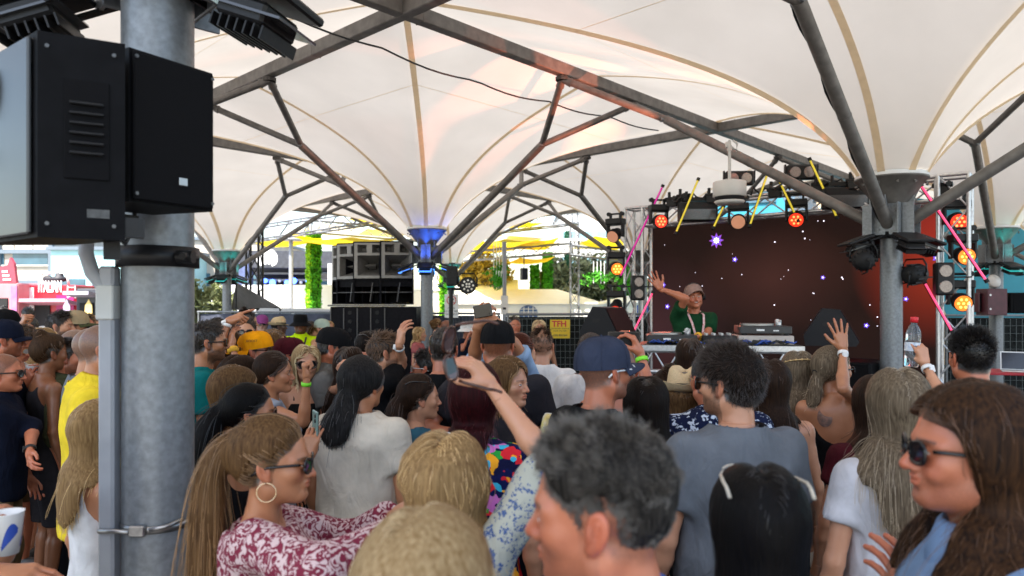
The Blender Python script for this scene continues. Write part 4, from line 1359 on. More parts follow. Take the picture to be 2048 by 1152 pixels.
def person(label, px, py, d, face=20.0, sex='m', skin='fair', head=(0, 0, 0), hk=None, hair=None, hc='brown', top=('tee', None), bottom=('trousers', None),
           aL=None, aR=None, gl=None, hat=None, beard=0.0, bulk=1.0, group='festival crowd in front of the stage', hgt=None, feet=0.0, wb=None, extra=None, scalp=.85):
    """one standing person; (px, py) is where the top of the head shows in the photo and d its depth"""
    HID[0] += 1
    r = np.random.default_rng(100 + HID[0])
    fem = sex == 'f'
    hair = hair or {'k': 'short', 'L': .032}
    crown = P(px, py, d)
    pad = {'bald': 0.0, 'buzz': .004, 'short': .016, 'spiky': .03, 'curly': .03}.get(hair['k'], .014)
    if hat: pad = .014
    zc = crown.z - pad - feet
    s = min(1.14, max(.82, zc / 1.75))
    if abs(s - zc / 1.75) > 1e-6: REPORT.append((label[:30], round(zc, 2)))
    fore = None
    rz = R(-face)
    t = thing('person', label, 'woman' if fem else 'man', (crown.x, crown.y, feet), rz, group)
    Rb = np.array(Matrix.Rotation(rz, 3, 'Z'), float)
    base = np.array((crown.x, crown.y, feet))
    loc = lambda p: (np.array(p, float) - base) @ Rb          # world -> body
    hs = .62 + .38 * s
    if fem: hs *= .97
    Mh = rotm(*head)
    Hc = np.array((0, .018 * s, zc - .125 * hs))
    hpv = head[1]
    if hpv < -15: Hc = Hc + np.array((0, .05, .01))
    near = d < 2.6; mid = d < 6.2
    rb = .0115 if near else (.0165 if mid else .025)
    # ---- joints
    sw = (.158 if fem else .182) * s * bulk
    arms = []
    for sgn, a in ((-1, aL), (1, aR)):
        sh = np.array((sgn * sw, -.018 * s, 1.408 * s))
        L1, L2 = .285 * s, .255 * s
        f_dir = p_dir = None; hand = 'relaxed'
        if a is None or a == 'down':
            wr = np.array((sgn * (sw + .075), .05 + r.uniform(-.03, .04), .885 * s)); pole = np.array((sgn * (sw + .3), -.5, 1.1 * s))
        elif a == 'bent':
            wr = np.array((sgn * .11, .30, 1.10 * s)); pole = np.array((sgn * (sw + .25), -.3, .9 * s))
        elif a == 'hip':
            wr = np.array((sgn * .19, .02, .98 * s)); pole = np.array((sgn * .8, -.15, 1.15 * s)); f_dir = np.array((-sgn * .5, .6, -.5))
        else:
            wr = loc(P(*a['w']) if len(a['w']) == 3 else a['w'])
            if wr[2] > sh[2] + .05: sh = sh + np.array((-sgn * .015, .01, .035)) * s
            pole = loc(P(*a['e'])) if 'e' in a else np.array((sgn * .5, -.2, .6 * s))
            hand = a.get('h', 'open')
            if 'f' in a: f_dir = np.array(a['f'], float) @ Rb
            if 'p' in a: p_dir = np.array(a['p'], float) @ Rb
        el, wr = ik(sh, wr, L1, L2, pole)
        if p_dir is None: p_dir = np.array((-sgn, .15, 0)) if a in (None, 'down') else np.array((-sgn * .3, 1.0, -.1))
        fd = (wr - el) / np.linalg.norm(wr - el)
        if f_dir is not None: fd = f_dir / np.linalg.norm(f_dir)
        arms.append((sgn, sh, el, wr, hand, fd, p_dir, a))
    al = .84 if fem else 1.0 * (.5 + .5 * bulk)
    hips = [(np.array((sg * .088 * s, -.01, .88 * s)), np.array((sg * .095 * s, .015, .47 * s)), np.array((sg * .10 * s, -.03, .07 * s))) for sg in (-1, 1)]
    allp = np.array([q for a in arms for q in (a[1], a[2], a[3])] + [(-.24 * s, -.18, 0), (.24 * s, .20, 1.53 * s)])
    lo, hi = allp.min(0) - .09, allp.max(0) + .09
    lo[2] = 0.02; hi[2] = max(1.53 * s, max(a[3][2] for a in arms) + .06)
    # ---- body
    ax, G = grid(lo, hi, rb)
    tk = top[0]
    covered = tk in ('tee', 'polo', 'blouse', 'shirt', 'vneck')
    D = torso(G, sex, s, -.012 if covered else 0.0, 0, bulk)
    if fem:
        for sg in (-1, 1): D = smin(D, ell(G, (sg * .068 * s, .088 * s, 1.262 * s), (.062 * s, .055 * s, .06 * s)), .03)
    D = smin(D, ell(G, (0, -.02 * s, 1.40 * s), (sw * .92, .065 * s, .055 * s)), .04)
    for sgn, sh, el, wr, *_ in arms:
        cs_ = .86 if covered else 1.0
        A_ = smin(ell(G, sh, np.array((.058, .058, .062)) * s * al * cs_), rcone(G, sh, el, .049 * s * al, .038 * s * al), .02)
        fa = el + (wr - el) * .28
        A_ = smin(A_, rcone(G, el, fa, .037 * s * al, .041 * s * al), .015)
        A_ = smin(A_, rcone(G, fa, wr, .040 * s * al, .0245 * s * al), .015)
        D = smin(D, A_, .03)
    for h_, k_, a_ in hips:
        Lg = smin(rcone(G, h_, k_, .083 * s, .052 * s), rcone(G, k_ + np.array((0, -.012, -.08)), a_, .052 * s, .034 * s), .03)
        D = smin(D, Lg, .03)
    Vb, Qb = surf_nets(D, ax)
    if rb > .012: Vb = relax(Vb, Qb, 1, .4)
    hk = hk or ('f0' if fem else 'm0')
    hv, hq, hcol, hsc = HEADS[hk]
    nk = np.clip((-.09 - hv[:, 2]) / .09, 0, 1)[:, None]
    hrot = (hv * hs) @ Mh.T
    hst = hv * hs @ rotm(head[0] * .35, head[1] * .1, 0).T
    nb_off = np.array((0, -.0, 0))
    hw = hrot * (1 - nk) + (hst + nb_off) * nk + Hc
    parts_v, parts_q, parts_c, parts_s, parts_b = [Vb, hw], [Qb, hq + len(Vb)], [np.zeros((len(Vb), 3), f32), hcol[:, :3]], [np.zeros(len(Vb), f32)], [np.zeros(len(Vb), f32), hcol[:, 3]]
    stub = np.maximum(hcol[:, 1] * beard, hsc * (0.0 if hair['k'] == 'bald' else scalp if hair['k'] == 'buzz' or scalp < .8 else 2.0))
    if hair['k'] == 'bald': stub = np.maximum(stub, hsc * scalp * .45 * np.clip((.05 - hv[:, 2]) / .05, .15, 1))
    parts_s.append(stub.astype(f32))
    nv = len(Vb) + len(hw)
    wr_info = {}
    for sgn, sh, el, wr, hand, fd, pd, a in arms:
        v, q, c = HANDS[hand]
        pd = pd - fd * (pd @ fd); pd = pd / max(1e-6, np.linalg.norm(pd))
        X = np.cross(pd, fd)
        sc = s * (.88 if fem else 1.0)
        vv = v * sc
        if sgn < 0: vv = vv * np.array((-1, 1, 1)); q = q[:, ::-1]
        w3 = vv @ np.stack([X, pd, fd]) + wr
        # bend the wrist end back towards the forearm
        fa = (wr - el) / np.linalg.norm(wr - el)
        m = np.clip(-v[:, 2] / .05, 0, 1)[:, None]
        w3 = w3 * (1 - m) + (w3 + (fd - fa) * np.abs(v[:, 2:3]) * sc) * m
        parts_v.append(w3); parts_q.append(q + nv); parts_c.append(c[:, :3] * (1.0 if not fem else 1)); parts_s.append(np.zeros(len(v), f32)); parts_b.append(np.zeros(len(v), f32))
        nv += len(v)
        wr_info[sgn] = (wr, fa, fd, pd, X, sc, el)
    me = np_mesh('body', np.concatenate(parts_v), np.concatenate(parts_q))
    if len(me.vertices) == nv:
        zc_ = np.concatenate(parts_c); zc_ = np.concatenate([zc_, np.ones((len(zc_), 1), f32)], 1)
        set_attr(me, 'zone', zc_); set_attr(me, 'stubble', np.concatenate(parts_s)); set_attr(me, 'brow', np.concatenate(parts_b))
    hcol_ = HAIRC[hc]
    sk_ = SKIN[skin]
    stubc = tuple(.55 * a + .45 * b for a, b in zip(hcol_[1], (.03, .025, .02)))
    if hair['k'] in ('buzz', 'bald'): stubc = tuple(.5 * a + .5 * b for a, b in zip(hcol_[0], hcol_[1]))
    smat = skin_mat('skin ' + skin + ' ' + hc + (' b' if hair['k'] in ('buzz', 'bald') else ''), sk_, stubc, brow=tuple(.6 * a + .02 for a in hcol_[1]))
    link_mesh('body', me, t, smat)
    # ---- clothes
    tm = top[1]
    opt = top[2] if len(top) > 2 else {}
    hem = opt.get('hem', .80 if covered else .86) * s
    lo2 = lo.copy(); lo2[2] = hem - .04; hi2 = hi.copy(); hi2[2] = min(hi[2], max(1.5 * s, max(a[2][2] for a in arms) + .1)) if tk in ('tee', 'polo', 'cap', 'vneck') else hi[2]
    lo2[:2] -= .05; hi2[:2] += .05
    rc_ = rb if near else rb * 1.0
    ax, G = grid(lo2, hi2, rc_)
    inf = {'tee': .016, 'polo': .017, 'vneck': .012, 'blouse': .022, 'shirt': .02, 'tank': .009, 'strap': .008, 'halter': .009, 'dress': .012, 'cap': .012}.get(tk, .012) + opt.get('loose', 0)
    D = torso(G, sex, s, inf, {'tank': .25, 'strap': .2, 'halter': .1, 'dress': .3}.get(tk, .85), bulk)
    if fem:
        for sg in (-1, 1): D = smin(D, ell(G, (sg * .068 * s, .09 * s, 1.262 * s), (np.array((.062, .055, .06)) * s + inf)), .05)
    if tk not in ('tank', 'strap', 'halter', 'dress'):
        D = smin(D, ell(G, (0, -.022 * s, 1.405 * s), (sw * .96, .068 * s + inf * .5, .058 * s + inf * .5)), .05)
        for sgn, sh, el, wr, *_ in arms:
            if tk in ('blouse', 'shirt') and not opt.get('short'):
                e2 = el + (wr - el) * opt.get('sl', .9)
                A_ = smin(rcone(G, sh, el, .072 * s * al, .058 * s * al + opt.get('puff', 0)), rcone(G, el, e2, .055 * s * al + opt.get('puff', 0), .046 * s * al + opt.get('puff', 0)), .03)
                fa = (wr - el) / np.linalg.norm(wr - el); A_ = np.maximum(A_, (G - e2.astype(f32)) @ fa.astype(f32))
            else:
                fr_ = opt.get('sl', .62 if not fem else .42)
                if tk == 'cap': fr_ = .3
                e2 = sh + (el - sh) * fr_
                A_ = rcone(G, sh, e2, .073 * s * al, .068 * s * al + .004)
                fa = (el - sh) / np.linalg.norm(el - sh); A_ = np.maximum(A_, (G - e2.astype(f32)) @ fa.astype(f32))
            D = smin(D, A_, .035)
    else:
        for sg in (-1, 1):
            D = smax(D, -ell(G, (sg * (sw + .022), -.02 * s, 1.40 * s), np.array((.085, .2, .125)) * s), .012)
    D = D + folds(G, .0042 if tk != 'tank' else .0022, HID[0])
    cut = {'tee': (.074, .082, .045, 1.495), 'polo': (.068, .075, .04, 1.50), 'vneck': (.08, .10, .07, 1.49), 'blouse': (.115, .14, .06, 1.485), 'shirt': (.066, .075, .04, 1.505),
           'tank': (.098, .16, .085, 1.47), 'strap': (.30, .30, .135, 1.475), 'halter': (.2, .2, .06, 1.46), 'dress': (.12, .17, .10, 1.47), 'cap': (.09, .11, .06, 1.49)}[tk]
    D = smax(D, -ell(G, (0, -.018 * s, cut[3] * s), np.array(cut[:3]) * s), .006)
    if tk == 'halter': D = smax(D, -ell(G, (0, -.20 * s, 1.375 * s), np.array((.155, .20, .165)) * s), .01)
    D = smax(D, hem + .012 * np.sin(G[..., 0] * 9) - G[..., 2], .012)
    Vc, Qc = surf_nets(D, ax)
    if len(Vc):
        Vc = relax(Vc, Qc, 1, .35)
        link_mesh(opt.get('name', {'tee': 't_shirt', 'vneck': 't_shirt', 'cap': 't_shirt', 'polo': 'polo_shirt', 'tank': 'tank_top', 'strap': 'strap_top', 'halter': 'halter_top'}.get(tk, tk)), np_mesh('cloth', Vc, Qc), t, tm)
    if tk == 'strap':
        b = MB()
        for sg in (-1, 1):
            pts = []
            for i in range(9):
                a_ = PI * i / 8; pts.append((sg * .085 * s, -.025 * s + math.cos(a_) * .10 * s, (1.335 + .105 * math.sin(a_)) * s))
            b.tube(pts, .006, 6)
        b.build('strap', tm, t)
    if tk in ('polo', 'shirt'):
        b = MB(); b.lathe([(.074, 1.47), (.064, 1.505), (.066, 1.520), (.078, 1.512), (.104, 1.470), (.124, 1.436), (.121, 1.432)], (0, -.028 * s, .0), 30, Matrix.Rotation(R(-14), 3, 'X') @ Matrix.Diagonal(Vector((s, s, s))), 1.0, 1.02)
        mm = b.mesh('collar'); link_mesh('collar', mm, t, tm)
        mm.transform(Matrix.Translation((0, -.345 * s, .045 * s)))
    # ---- lower clothes
    bk, bm = bottom
    if bk:
        zt = .985 * s; zb = {'trousers': .06, 'jeans': .06, 'shorts': .50, 'skirt': .56, 'dress': .50}[bk] * s
        ax, G = grid((-.30 * s, -.24 * s, zb - .03), (.30 * s, .24 * s, zt + .03), max(rb, .015))
        D = torso(G, sex, s, .004, 0, bulk)
        if bk in ('skirt', 'dress'):
            k = np.clip((.90 * s - G[..., 2]) / (.4 * s), 0, 1)
            a_ = (.175 * s + .10 * k); b_ = (.13 * s + .09 * k)
            q = np.sqrt((G[..., 0] / a_) ** 2 + ((G[..., 1] + .012) / b_) ** 2)
            th = np.arctan2(G[..., 1], G[..., 0])
            D = np.where(G[..., 2] < .93 * s, (q - 1 - .05 * k * np.sin(th * 9)) * b_ * .8, D)
        else:
            for h_, k_, a_ in hips:
                ex = .014 if bk == 'jeans' else .020
                Lg = smin(rcone(G, h_, k_, .088 * s + ex * .6, .058 * s + ex), rcone(G, k_, a_, .058 * s + ex, .046 * s + ex), .03)
                D = smin(D, Lg, .02)
            D = D + folds(G, .003, HID[0] + 3)
        D = smax(smax(D, G[..., 2] - zt, .01), zb - G[..., 2], .01)
        Vc, Qc = surf_nets(D.astype(f32), ax)
        if len(Vc): link_mesh({'dress': 'dress_skirt'}.get(bk, bk), np_mesh('lower', relax(Vc, Qc, 1, .4), Qc), t, bm)
    for sg in (-1, 1):
        o = link_mesh('shoe', SHOE_ME, t); o.location = (sg * .10 * s, -.03 * s, .0); o.scale = (s, s, s)
    # ---- hair
    HT = Matrix(Mh.tolist()).to_4x4(); HT.translation = Vector(Hc); HTS = HT @ Matrix.Diagonal((hs, hs, hs, 1))
    if hair['k'] != 'bald':
        to_b = lambda p: (p * hs) @ Mh.T + Hc
        fr_b = {'f': lambda p: ((p - Hc) @ Mh) / hs, 'down': np.array((0, 0, -1.0)) @ Mh}

        def body_d(b):
            dd = torso(b.astype(f32), sex, s, inf, .6, bulk).astype(float)
            d2 = ell(b.astype(f32), (0, -.022 * s, 1.40 * s), (sw, .07 * s, .058 * s)).astype(float)
            dd = np.minimum(dd, d2)
            n_ = np.stack([b[:, 0] * .6, (b[:, 1] + .02) * 2.0, np.where(b[:, 2] > 1.38 * s, .12, .0)], 1)
            n_ /= np.linalg.norm(n_, axis=1)[:, None] + 1e-6
            return dd, n_
        lng = hair['k'] in ('long', 'pony')
        short = hair['k'] in ('short', 'buzz', 'spiky', 'curly')
        n = int((14000 if d < 1.6 else 8000 if d < 2.6 else 3000 if d < 4.2 else 900 if d < 7 else 300) * hair.get('dens', 1) * (.8 if lng else 1))
        steps = (20 if near else 14 if mid else 9) if not short else (6 if near else 4)
        if hair['k'] == 'bun': steps = 22
        st = dict(hair)
        if hat: st['zmax'] = min(st.get('zmax', 9), .035)
        pts = make_strands(st, n, steps, r, to_b, fr_b, body_d)
        pts, lock = clump(pts, r, hair.get('clump', .12 if short else (.14 if hair['k'] == 'pony' else .38)), hair.get('per', 10))
        rad = (.00050 if d < 1.6 else .0007 if d < 2.6 else .0012 if d < 4.2 else .0022 if d < 7 else .004) * (1.0 if lng or hair['k'] == 'bun' else .85)
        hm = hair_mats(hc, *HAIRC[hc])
        ho = None
        if hair['k'] != 'buzz':
            vx = .0085 if near else .011 if mid else .016
            sub = pts if len(pts) < 3000 else pts[::3]
            Vm, Qm = mass_mesh(sub[:, :-1] if short else sub, vx, .50 if short else .47)
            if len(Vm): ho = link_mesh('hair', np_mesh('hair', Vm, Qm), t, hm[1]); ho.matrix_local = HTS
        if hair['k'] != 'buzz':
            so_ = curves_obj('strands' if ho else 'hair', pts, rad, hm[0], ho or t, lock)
            if not ho: so_.matrix_local = HTS
    if hair.get('band'):
        b = MB(); b.tube([(math.cos(a_) * .089, -.015 + math.sin(a_) * .114, .062 - .03 * math.sin(a_)) for a_ in np.linspace(0, 2 * PI, 40)], .004, 6)
        for i in range(18):
            a_ = 2 * PI * i / 18; b.ball((math.cos(a_) * .091, -.015 + math.sin(a_) * .116, .062 - .03 * math.sin(a_)), .007, 4)
        o = b.build('headband', FRAMES['gold'], t); o.matrix_local = HTS
    if hair['k'] == 'pony' or hair.get('tie2'):
        T_ = Vector(hair.get('tie', (0, -.115, .045))); b = MB()
        dv = (T_ - Vector(HC0)).normalized(); x_, y_, _ = frame_of(dv)
        b.tube([T_ + dv * .006 + (x_ * math.cos(a_) + y_ * math.sin(a_)) * .02 for a_ in np.linspace(0, 2 * PI, 16)], .006, 6)
        o = b.build('hair_tie', BLACKM, t); o.matrix_local = HTS
    # ---- eyewear and hats
    if gl:
        k, fm, *up = gl if isinstance(gl, tuple) else (gl, 'black')
        fme, lme = GLASS[k]
        fo = link_mesh('sunglasses' if k != 'wire' else 'glasses', fme.copy(), t, FRAMES[fm])
        mloc = Matrix.Identity(4)
        if up: mloc = Matrix.Translation((0, -.055, .098)) @ Matrix.Rotation(R(up[0]), 4, 'X')
        fo.matrix_local = HTS @ mloc
        for q in lme: link_mesh('lens', q.copy(), fo, LENSM if k != 'wire' else M('clear lens', (.5, .5, .5), .05, 0, 0))
    if hat:
        k, hm_, *o_ = hat
        h1, h2 = HATS[k]
        ho = link_mesh('hat', h1.copy(), t, hm_)
        tilt = o_[0] if o_ else (0, 0)
        ho.matrix_local = HTS @ Matrix.Rotation(R(tilt[0]), 4, 'Z') @ Matrix.Rotation(R(tilt[1]), 4, 'X')
        link_mesh('brim', h2.copy(), ho, o_[1] if len(o_) > 1 else hm_)
        if k == 'fedora': link_mesh('band', FELT['band'].copy(), ho, BLACKM)
    if wb:
        for sgn, kind in wb:
            wr, fa, fd, pd, X, sc, el = wr_info[sgn]
            x_, y_, z_ = frame_of(Vector(fa))
            c0 = Vector(wr) - Vector(fa) * .03
            b = MB(); rr = .0305 * s * al; w_ = .010 if kind != 'yellow' else .02
            prof = [(rr * .96, -w_), (rr * 1.08, -w_), (rr * 1.10, 0), (rr * 1.08, w_), (rr * .96, w_)]
            if kind == 'yellow': prof = [(rr * .96, -w_), (rr * 1.3, -w_ * .7), (rr * 1.5, 0), (rr * 1.3, w_ * .7), (rr * .96, w_)]
            b.lathe(prof, c0, 20, Matrix((x_, y_, z_)).transposed())
            if kind in ('white', 'black'): q_ = Matrix((Vector(X), -Vector(pd), Vector(fd))).transposed(); b.box(c0 - Vector(pd) * rr * 1.12, (.026, .012, .032), q_, .003)
            b.build('wristband' if kind in ('lime', 'yellow') else 'watch', BAND[kind], t)
    t['_s'] = s
    PEOPLE.append((t, wr_info, HTS))
    return t, wr_info, HTS


PEOPLE = []


def hand_world(pr, sgn, off=(0, 0, 0)):
    """world matrix of a hand: origin in the wrist, x across the knuckles, y out of the palm, z along the fingers"""
    t, wi, _ = pr
    wr, fa, fd, pd, X, sc, el = wi[sgn]
    m = Matrix((Vector(X), Vector(pd), Vector(fd))).transposed().to_4x4()
    m.translation = Vector(wr) + m.to_3x3() @ (Vector(off) * sc)
    base = Matrix.Translation(t.location) @ Matrix.Rotation(t.rotation_euler[2], 4, 'Z')
    return base @ m
# ================================================================ the stage
vdir = Vector((3.07, -2.4, 0)).normalized()          # along the screen, towards the right
ndir = Vector((-2.4, -3.07, 0)).normalized()         # out of the screen, towards the crowd
SRT = Matrix((vdir, -ndir, Vector((0, 0, 1)))).transposed()   # local x along the screen, y away from the crowd
SL = Vector((2.11, 11.0, 0)); SR = Vector((5.18, 8.6, 0))
SWID = (SR - SL).length
srz = math.atan2(vdir.y, vdir.x)
at = lambda u, n_, z: SL + vdir * u + ndir * n_ + Vector((0, 0, z))

DECK = M('stage deck phenolic ply', (0.03, 0.028, 0.028), .6, 0, .3, 6, .1, 80)
t = thing('stage_platform', 'low black stage platform under the dj table and screen', 'stage', at(SWID / 2, 0, 0), srz)
b = MB(); b.box((0.1, -1.3, .27), (SWID + 1.6, 4.6, .06)); b.build('deck', DECK, t)
b = MB(); b.box((0.1, -3.58, .12), (SWID + 1.6, .02, .24)); b.build('skirting', M('black stage skirt', (.012, .012, .013), .9, 0, .2), t)

# LED wall
led = bpy.data.materials.new('led wall picture with haze'); led.use_nodes = True
nt = led.node_tree; bs = nt.nodes['Principled BSDF']; bs.inputs['Base Color'].default_value = (.006, .006, .006, 1); bs.inputs['Roughness'].default_value = .85; bs.inputs['Specular IOR Level'].default_value = .08
tc = nt.nodes.new('ShaderNodeTexCoord')


def blob(cx, cz, rx, rz_, col, k=1.0):
    mp = nt.nodes.new('ShaderNodeMapping'); mp.inputs['Location'].default_value = (-cx / rx, 0, -cz / rz_); mp.inputs['Scale'].default_value = (1 / rx, 0, 1 / rz_)
    g_ = nt.nodes.new('ShaderNodeTexGradient'); g_.gradient_type = 'SPHERICAL'
    nt.links.new(tc.outputs['Object'], mp.inputs[0]); nt.links.new(mp.outputs[0], g_.inputs[0])
    v = nt.nodes.new('ShaderNodeVectorMath'); v.operation = 'SCALE'; v.inputs[0].default_value = [c * k for c in col]; nt.links.new(g_.outputs['Fac'], v.inputs['Scale'])
    return v.outputs[0]


nz = nt.nodes.new('ShaderNodeTexNoise'); nz.inputs['Scale'].default_value = 1.1; nz.inputs['Detail'].default_value = 5; nt.links.new(tc.outputs['Object'], nz.inputs['Vector'])
base_ = nt.nodes.new('ShaderNodeMix'); base_.data_type = 'RGBA'; nt.links.new(nz.outputs[0], base_.inputs[0]); base_.inputs[6].default_value = (.010, .006, .006, 1); base_.inputs[7].default_value = (.036, .014, .010, 1)
cur = base_.outputs[2]
# red glow of the picture, with lit stage haze painted in as blobs
for args in ((3.85, 2.35, .95, 1.0, (.40, .03, .010)), (1.9, 2.25, 1.2, .8, (.05, .016, .013)), (.1, 1.5, 1.3, 1.2, (.05, .018, .024)), (3.9, 2.9, .7, .6, (.22, .012, .01))):
    a_ = nt.nodes.new('ShaderNodeVectorMath'); a_.operation = 'ADD'; nt.links.new(cur, a_.inputs[0]); nt.links.new(blob(*args), a_.inputs[1]); cur = a_.outputs[0]
nt.links.new(cur, bs.inputs['Emission Color']); bs.inputs['Emission Strength'].default_value = .27
t = thing('led_screen', 'big black led wall showing stars and a red glow behind the dj', 'screen', SL, srz)
b = MB(); b.box((SWID / 2, .06, 1.72), (SWID, .10, 2.84)); b.build('housing', BLACK, t)
b = MB(); b.quad((0, 0, .30), (SWID, 0, .30), (SWID, 0, 3.14), (0, 0, 3.14)); b.build('screen_face', led, t)
STAR = M('star pixels white', (.5, .5, .6), .5, 0, 0, emit=(.85, .82, 1.0), es=.9); STARB = M('star pixels violet', (.1, .05, .4), .5, 0, 0, emit=(.16, .08, .8), es=.45); STARP = M('star pixels purple', (.2, .05, .3), .5, 0, 0, emit=(.30, .04, .4), es=.4)


def on_screen(px, py):
    k = (px - CX) / F                                   # solve the photo ray against the wall plane
    u = (SL.x - k * SL.y) / (k * vdir.y - vdir.x)
    y = SL.y + vdir.y * u
    return u, CAMZ + (CY - py) / F * y


def disc(m, u, z, r, y, n=8, inner=None):
    pts = [(u + math.cos(2 * PI * k / n) * (r if not inner or k % 2 == 0 else inner), y, z + math.sin(2 * PI * k / n) * (r if not inner or k % 2 == 0 else inner)) for k in range(n)]
    m.add(pts, [tuple(range(n))])


u, z = on_screen(1433, 481)
for mm, rr, yy, i_ in ((STARP, .115, -.004, .062), (STARB, .10, -.006, .05), (STAR, .05, -.008, .032)):
    b = MB(); disc(b, u, z, rr, yy, 16, i_); o = b.build('flower_star', mm, t)
sts = [(1470, 519, 2), (1327, 570, 2), (1335, 613, 2), (1873, 516, 2.2), (1812, 598, 1.6), (1733, 651, 1.7), (1646, 555, 1.5), (1648, 442, 1.3), (1606, 463, 1.3), (1610, 477, 1.3), (1550, 484, 1.3), (1484, 549, 1), (1577, 540, .8), (1444, 557, .8), (1549, 610, 1.2), (1628, 587, 1), (1636, 442, .8), (1755, 493, 1.1), (1684, 555, 1.3), (1686, 558, 1.0), (1626, 586, .8), (1755, 634, 1), (1755, 652, .8), (1405, 572, .9), (1360, 573, .8), (1330, 490, .8), (1391, 545, .7), (1465, 508, .6), (1562, 558, .6), (1568, 553, .5), (1622, 640, .6), (1740, 610, 1), (1620, 480, .5), (1358, 620, .6)]
for px, py, k in sts:
    u, z = on_screen(px, py)
    if 0.02 < u < SWID - .02:
        o = MB(); disc(o, 0, 0, .007 * k, 0, 8); so_ = o.build('star', STAR, t, (u, -.008, z))
        if k > 1.4: o = MB(); disc(o, 0, 0, .022 * k, 0, 10, .013 * k); o.build('star_glow', STARB, so_, (0, .003, 0))


# ---------------------------------------------------------------- trusses
def truss_parts(t, p0, p1, w_=.29, step=.36, mat=STEEL, r=.024, br=.011):
    p0, p1 = Vector(p0), Vector(p1); L = (p1 - p0).length
    x, y, d = frame_of(p1 - p0)
    h = w_ / 2
    off = [x * h + y * h, x * h - y * h, -x * h - y * h, -x * h + y * h]
    for o in off: MB().cyl(p0 + o, p1 + o, r, n=10).build('chord', mat, t)
    b = MB(); n = max(1, round(L / step))
    for i in range(n):
        a, c_ = i / n, (i + 1) / n
        for q in range(4):
            A_, B_ = off[q], off[(q + 1) % 4]
            if i % 2: A_, B_ = B_, A_
            b.cyl(p0 + (p1 - p0) * a + A_, p0 + (p1 - p0) * c_ + B_, br, n=6, caps=False)
    for e in (p0, p1):
        for q in range(4): b.cyl(e + off[q], e + off[(q + 1) % 4], r * .9, n=8)
    b.build('lattice', mat, t)['kind'] = 'stuff'


ZT = 3.22
LT, RT = at(-.22, .05, 0), at(SWID + .02, .55, 0)
LT = Vector((1.91, 10.75, 0)); RT = Vector((4.99, 8.0, 0))
t = thing('truss_tower', 'silver truss tower at the end of the screen by the hedge towers', 'truss', LT, srz)
truss_parts(t, (0, 0, .32), (0, 0, 3.34)); MB().box((0, 0, .31), (.42, .42, .02)).build('base_plate', STEEL, t)
t = thing('truss_tower', 'silver truss tower at the near end of the screen, lit red', 'truss', RT, srz)
truss_parts(t, (0, 0, .32), (0, 0, 3.34)); MB().box((0, 0, .31), (.42, .42, .02)).build('base_plate', STEEL, t)
d_ = (RT - LT)
t = thing('truss_bar', 'horizontal silver truss over the screen carrying the stage lights', 'truss', LT + Vector((0, 0, 3.2)), math.atan2(d_.y, d_.x))
truss_parts(t, (.16, 0, 0), (d_.length - .16, 0, 0), .27)
TD = d_.normalized(); TN = Vector((TD.y, -TD.x, 0))       # TN: towards the crowd
TRZ = math.atan2(TD.y, TD.x)

# ---------------------------------------------------------------- stage lights
AMB = M('amber led lens', (.5, .2, .05), .25, 0, 0, emit=(1.0, .16, .01), es=.6)
AMBC = M('amber led cell', (.8, .5, .2), .25, 0, 0, emit=(1.0, .42, .05), es=1.5)
REDL = M('red led lens', (.5, .05, .02), .25, 0, 0, emit=(1.0, .03, .01), es=.55)
REDC = M('red led cell', (.8, .2, .1), .25, 0, 0, emit=(1.0, .20, .05), es=1.3)
PEACH = M('dim peach lens', (.45, .25, .18), .25, 0, 0, emit=(.5, .2, .1), es=.25)


def moving_head(label, loc, heading, pitch, lens, cells, group='stage wash lights on the truss'):
    """hangs from loc; the head's beam leaves in the given heading, pitch below (negative) the level"""
    t = thing('stage_light', label, 'stage light', loc, R(-heading), group); t.scale = (.88, .88, .88)
    b = MB(); b.box((0, 0, -.13), (.30, .20, .10), None, .012); b.build('base', BLACK, t)
    c_ = b = MB(); b.box((-.09, 0, -.05), (.03, .05, .10)); b.box((.09, 0, -.05), (.03, .05, .10)); b.cyl((-.12, -.03, 0), (-.12, .03, 0), .035, n=10); b.cyl((.12, -.03, 0), (.12, .03, 0), .035, n=10); b.cyl((-.12, 0, 0), (.12, 0, 0), .016, n=8); b.build('clamp', BLACK, t)
    b = MB()
    for s in (-1, 1): b.box((s * .135, 0, -.27), (.035, .10, .24), None, .01)
    b.box((0, 0, -.185), (.28, .12, .02)); b.build('yoke', BLACK, t)
    rot = Matrix.Rotation(R(pitch), 3, 'X')
    b = MB(); b.cyl(rot @ Vector((0, -.10, 0)) + Vector((0, 0, -.34)), rot @ Vector((0, .02, 0)) + Vector((0, 0, -.34)), .08, .105, 20)
    b.cyl(rot @ Vector((0, .02, 0)) + Vector((0, 0, -.34)), rot @ Vector((0, .12, 0)) + Vector((0, 0, -.34)), .110, .110, 24, caps=True)
    h = b.build('head', BLACKM, t)
    b = MB(); c0 = rot @ Vector((0, .122, 0)) + Vector((0, 0, -.34)); c1 = rot @ Vector((0, .128, 0)) + Vector((0, 0, -.34)); b.cyl(c0, c1, .098, n=24); b.build('lens', lens, h)
    if cells:
        b = MB()
        for k in range(7):
            a = PI * k / 3; rr = .055 if k < 6 else 0
            p = rot @ Vector((math.cos(a) * rr, .131, math.sin(a) * rr)) + Vector((0, 0, -.34))
            q = rot @ Vector((math.cos(a) * rr, .136, math.sin(a) * rr)) + Vector((0, 0, -.34)); b.cyl(p, q, .016, n=10)
        b.build('led_cells', cells, h)['kind'] = 'stuff'
    return t


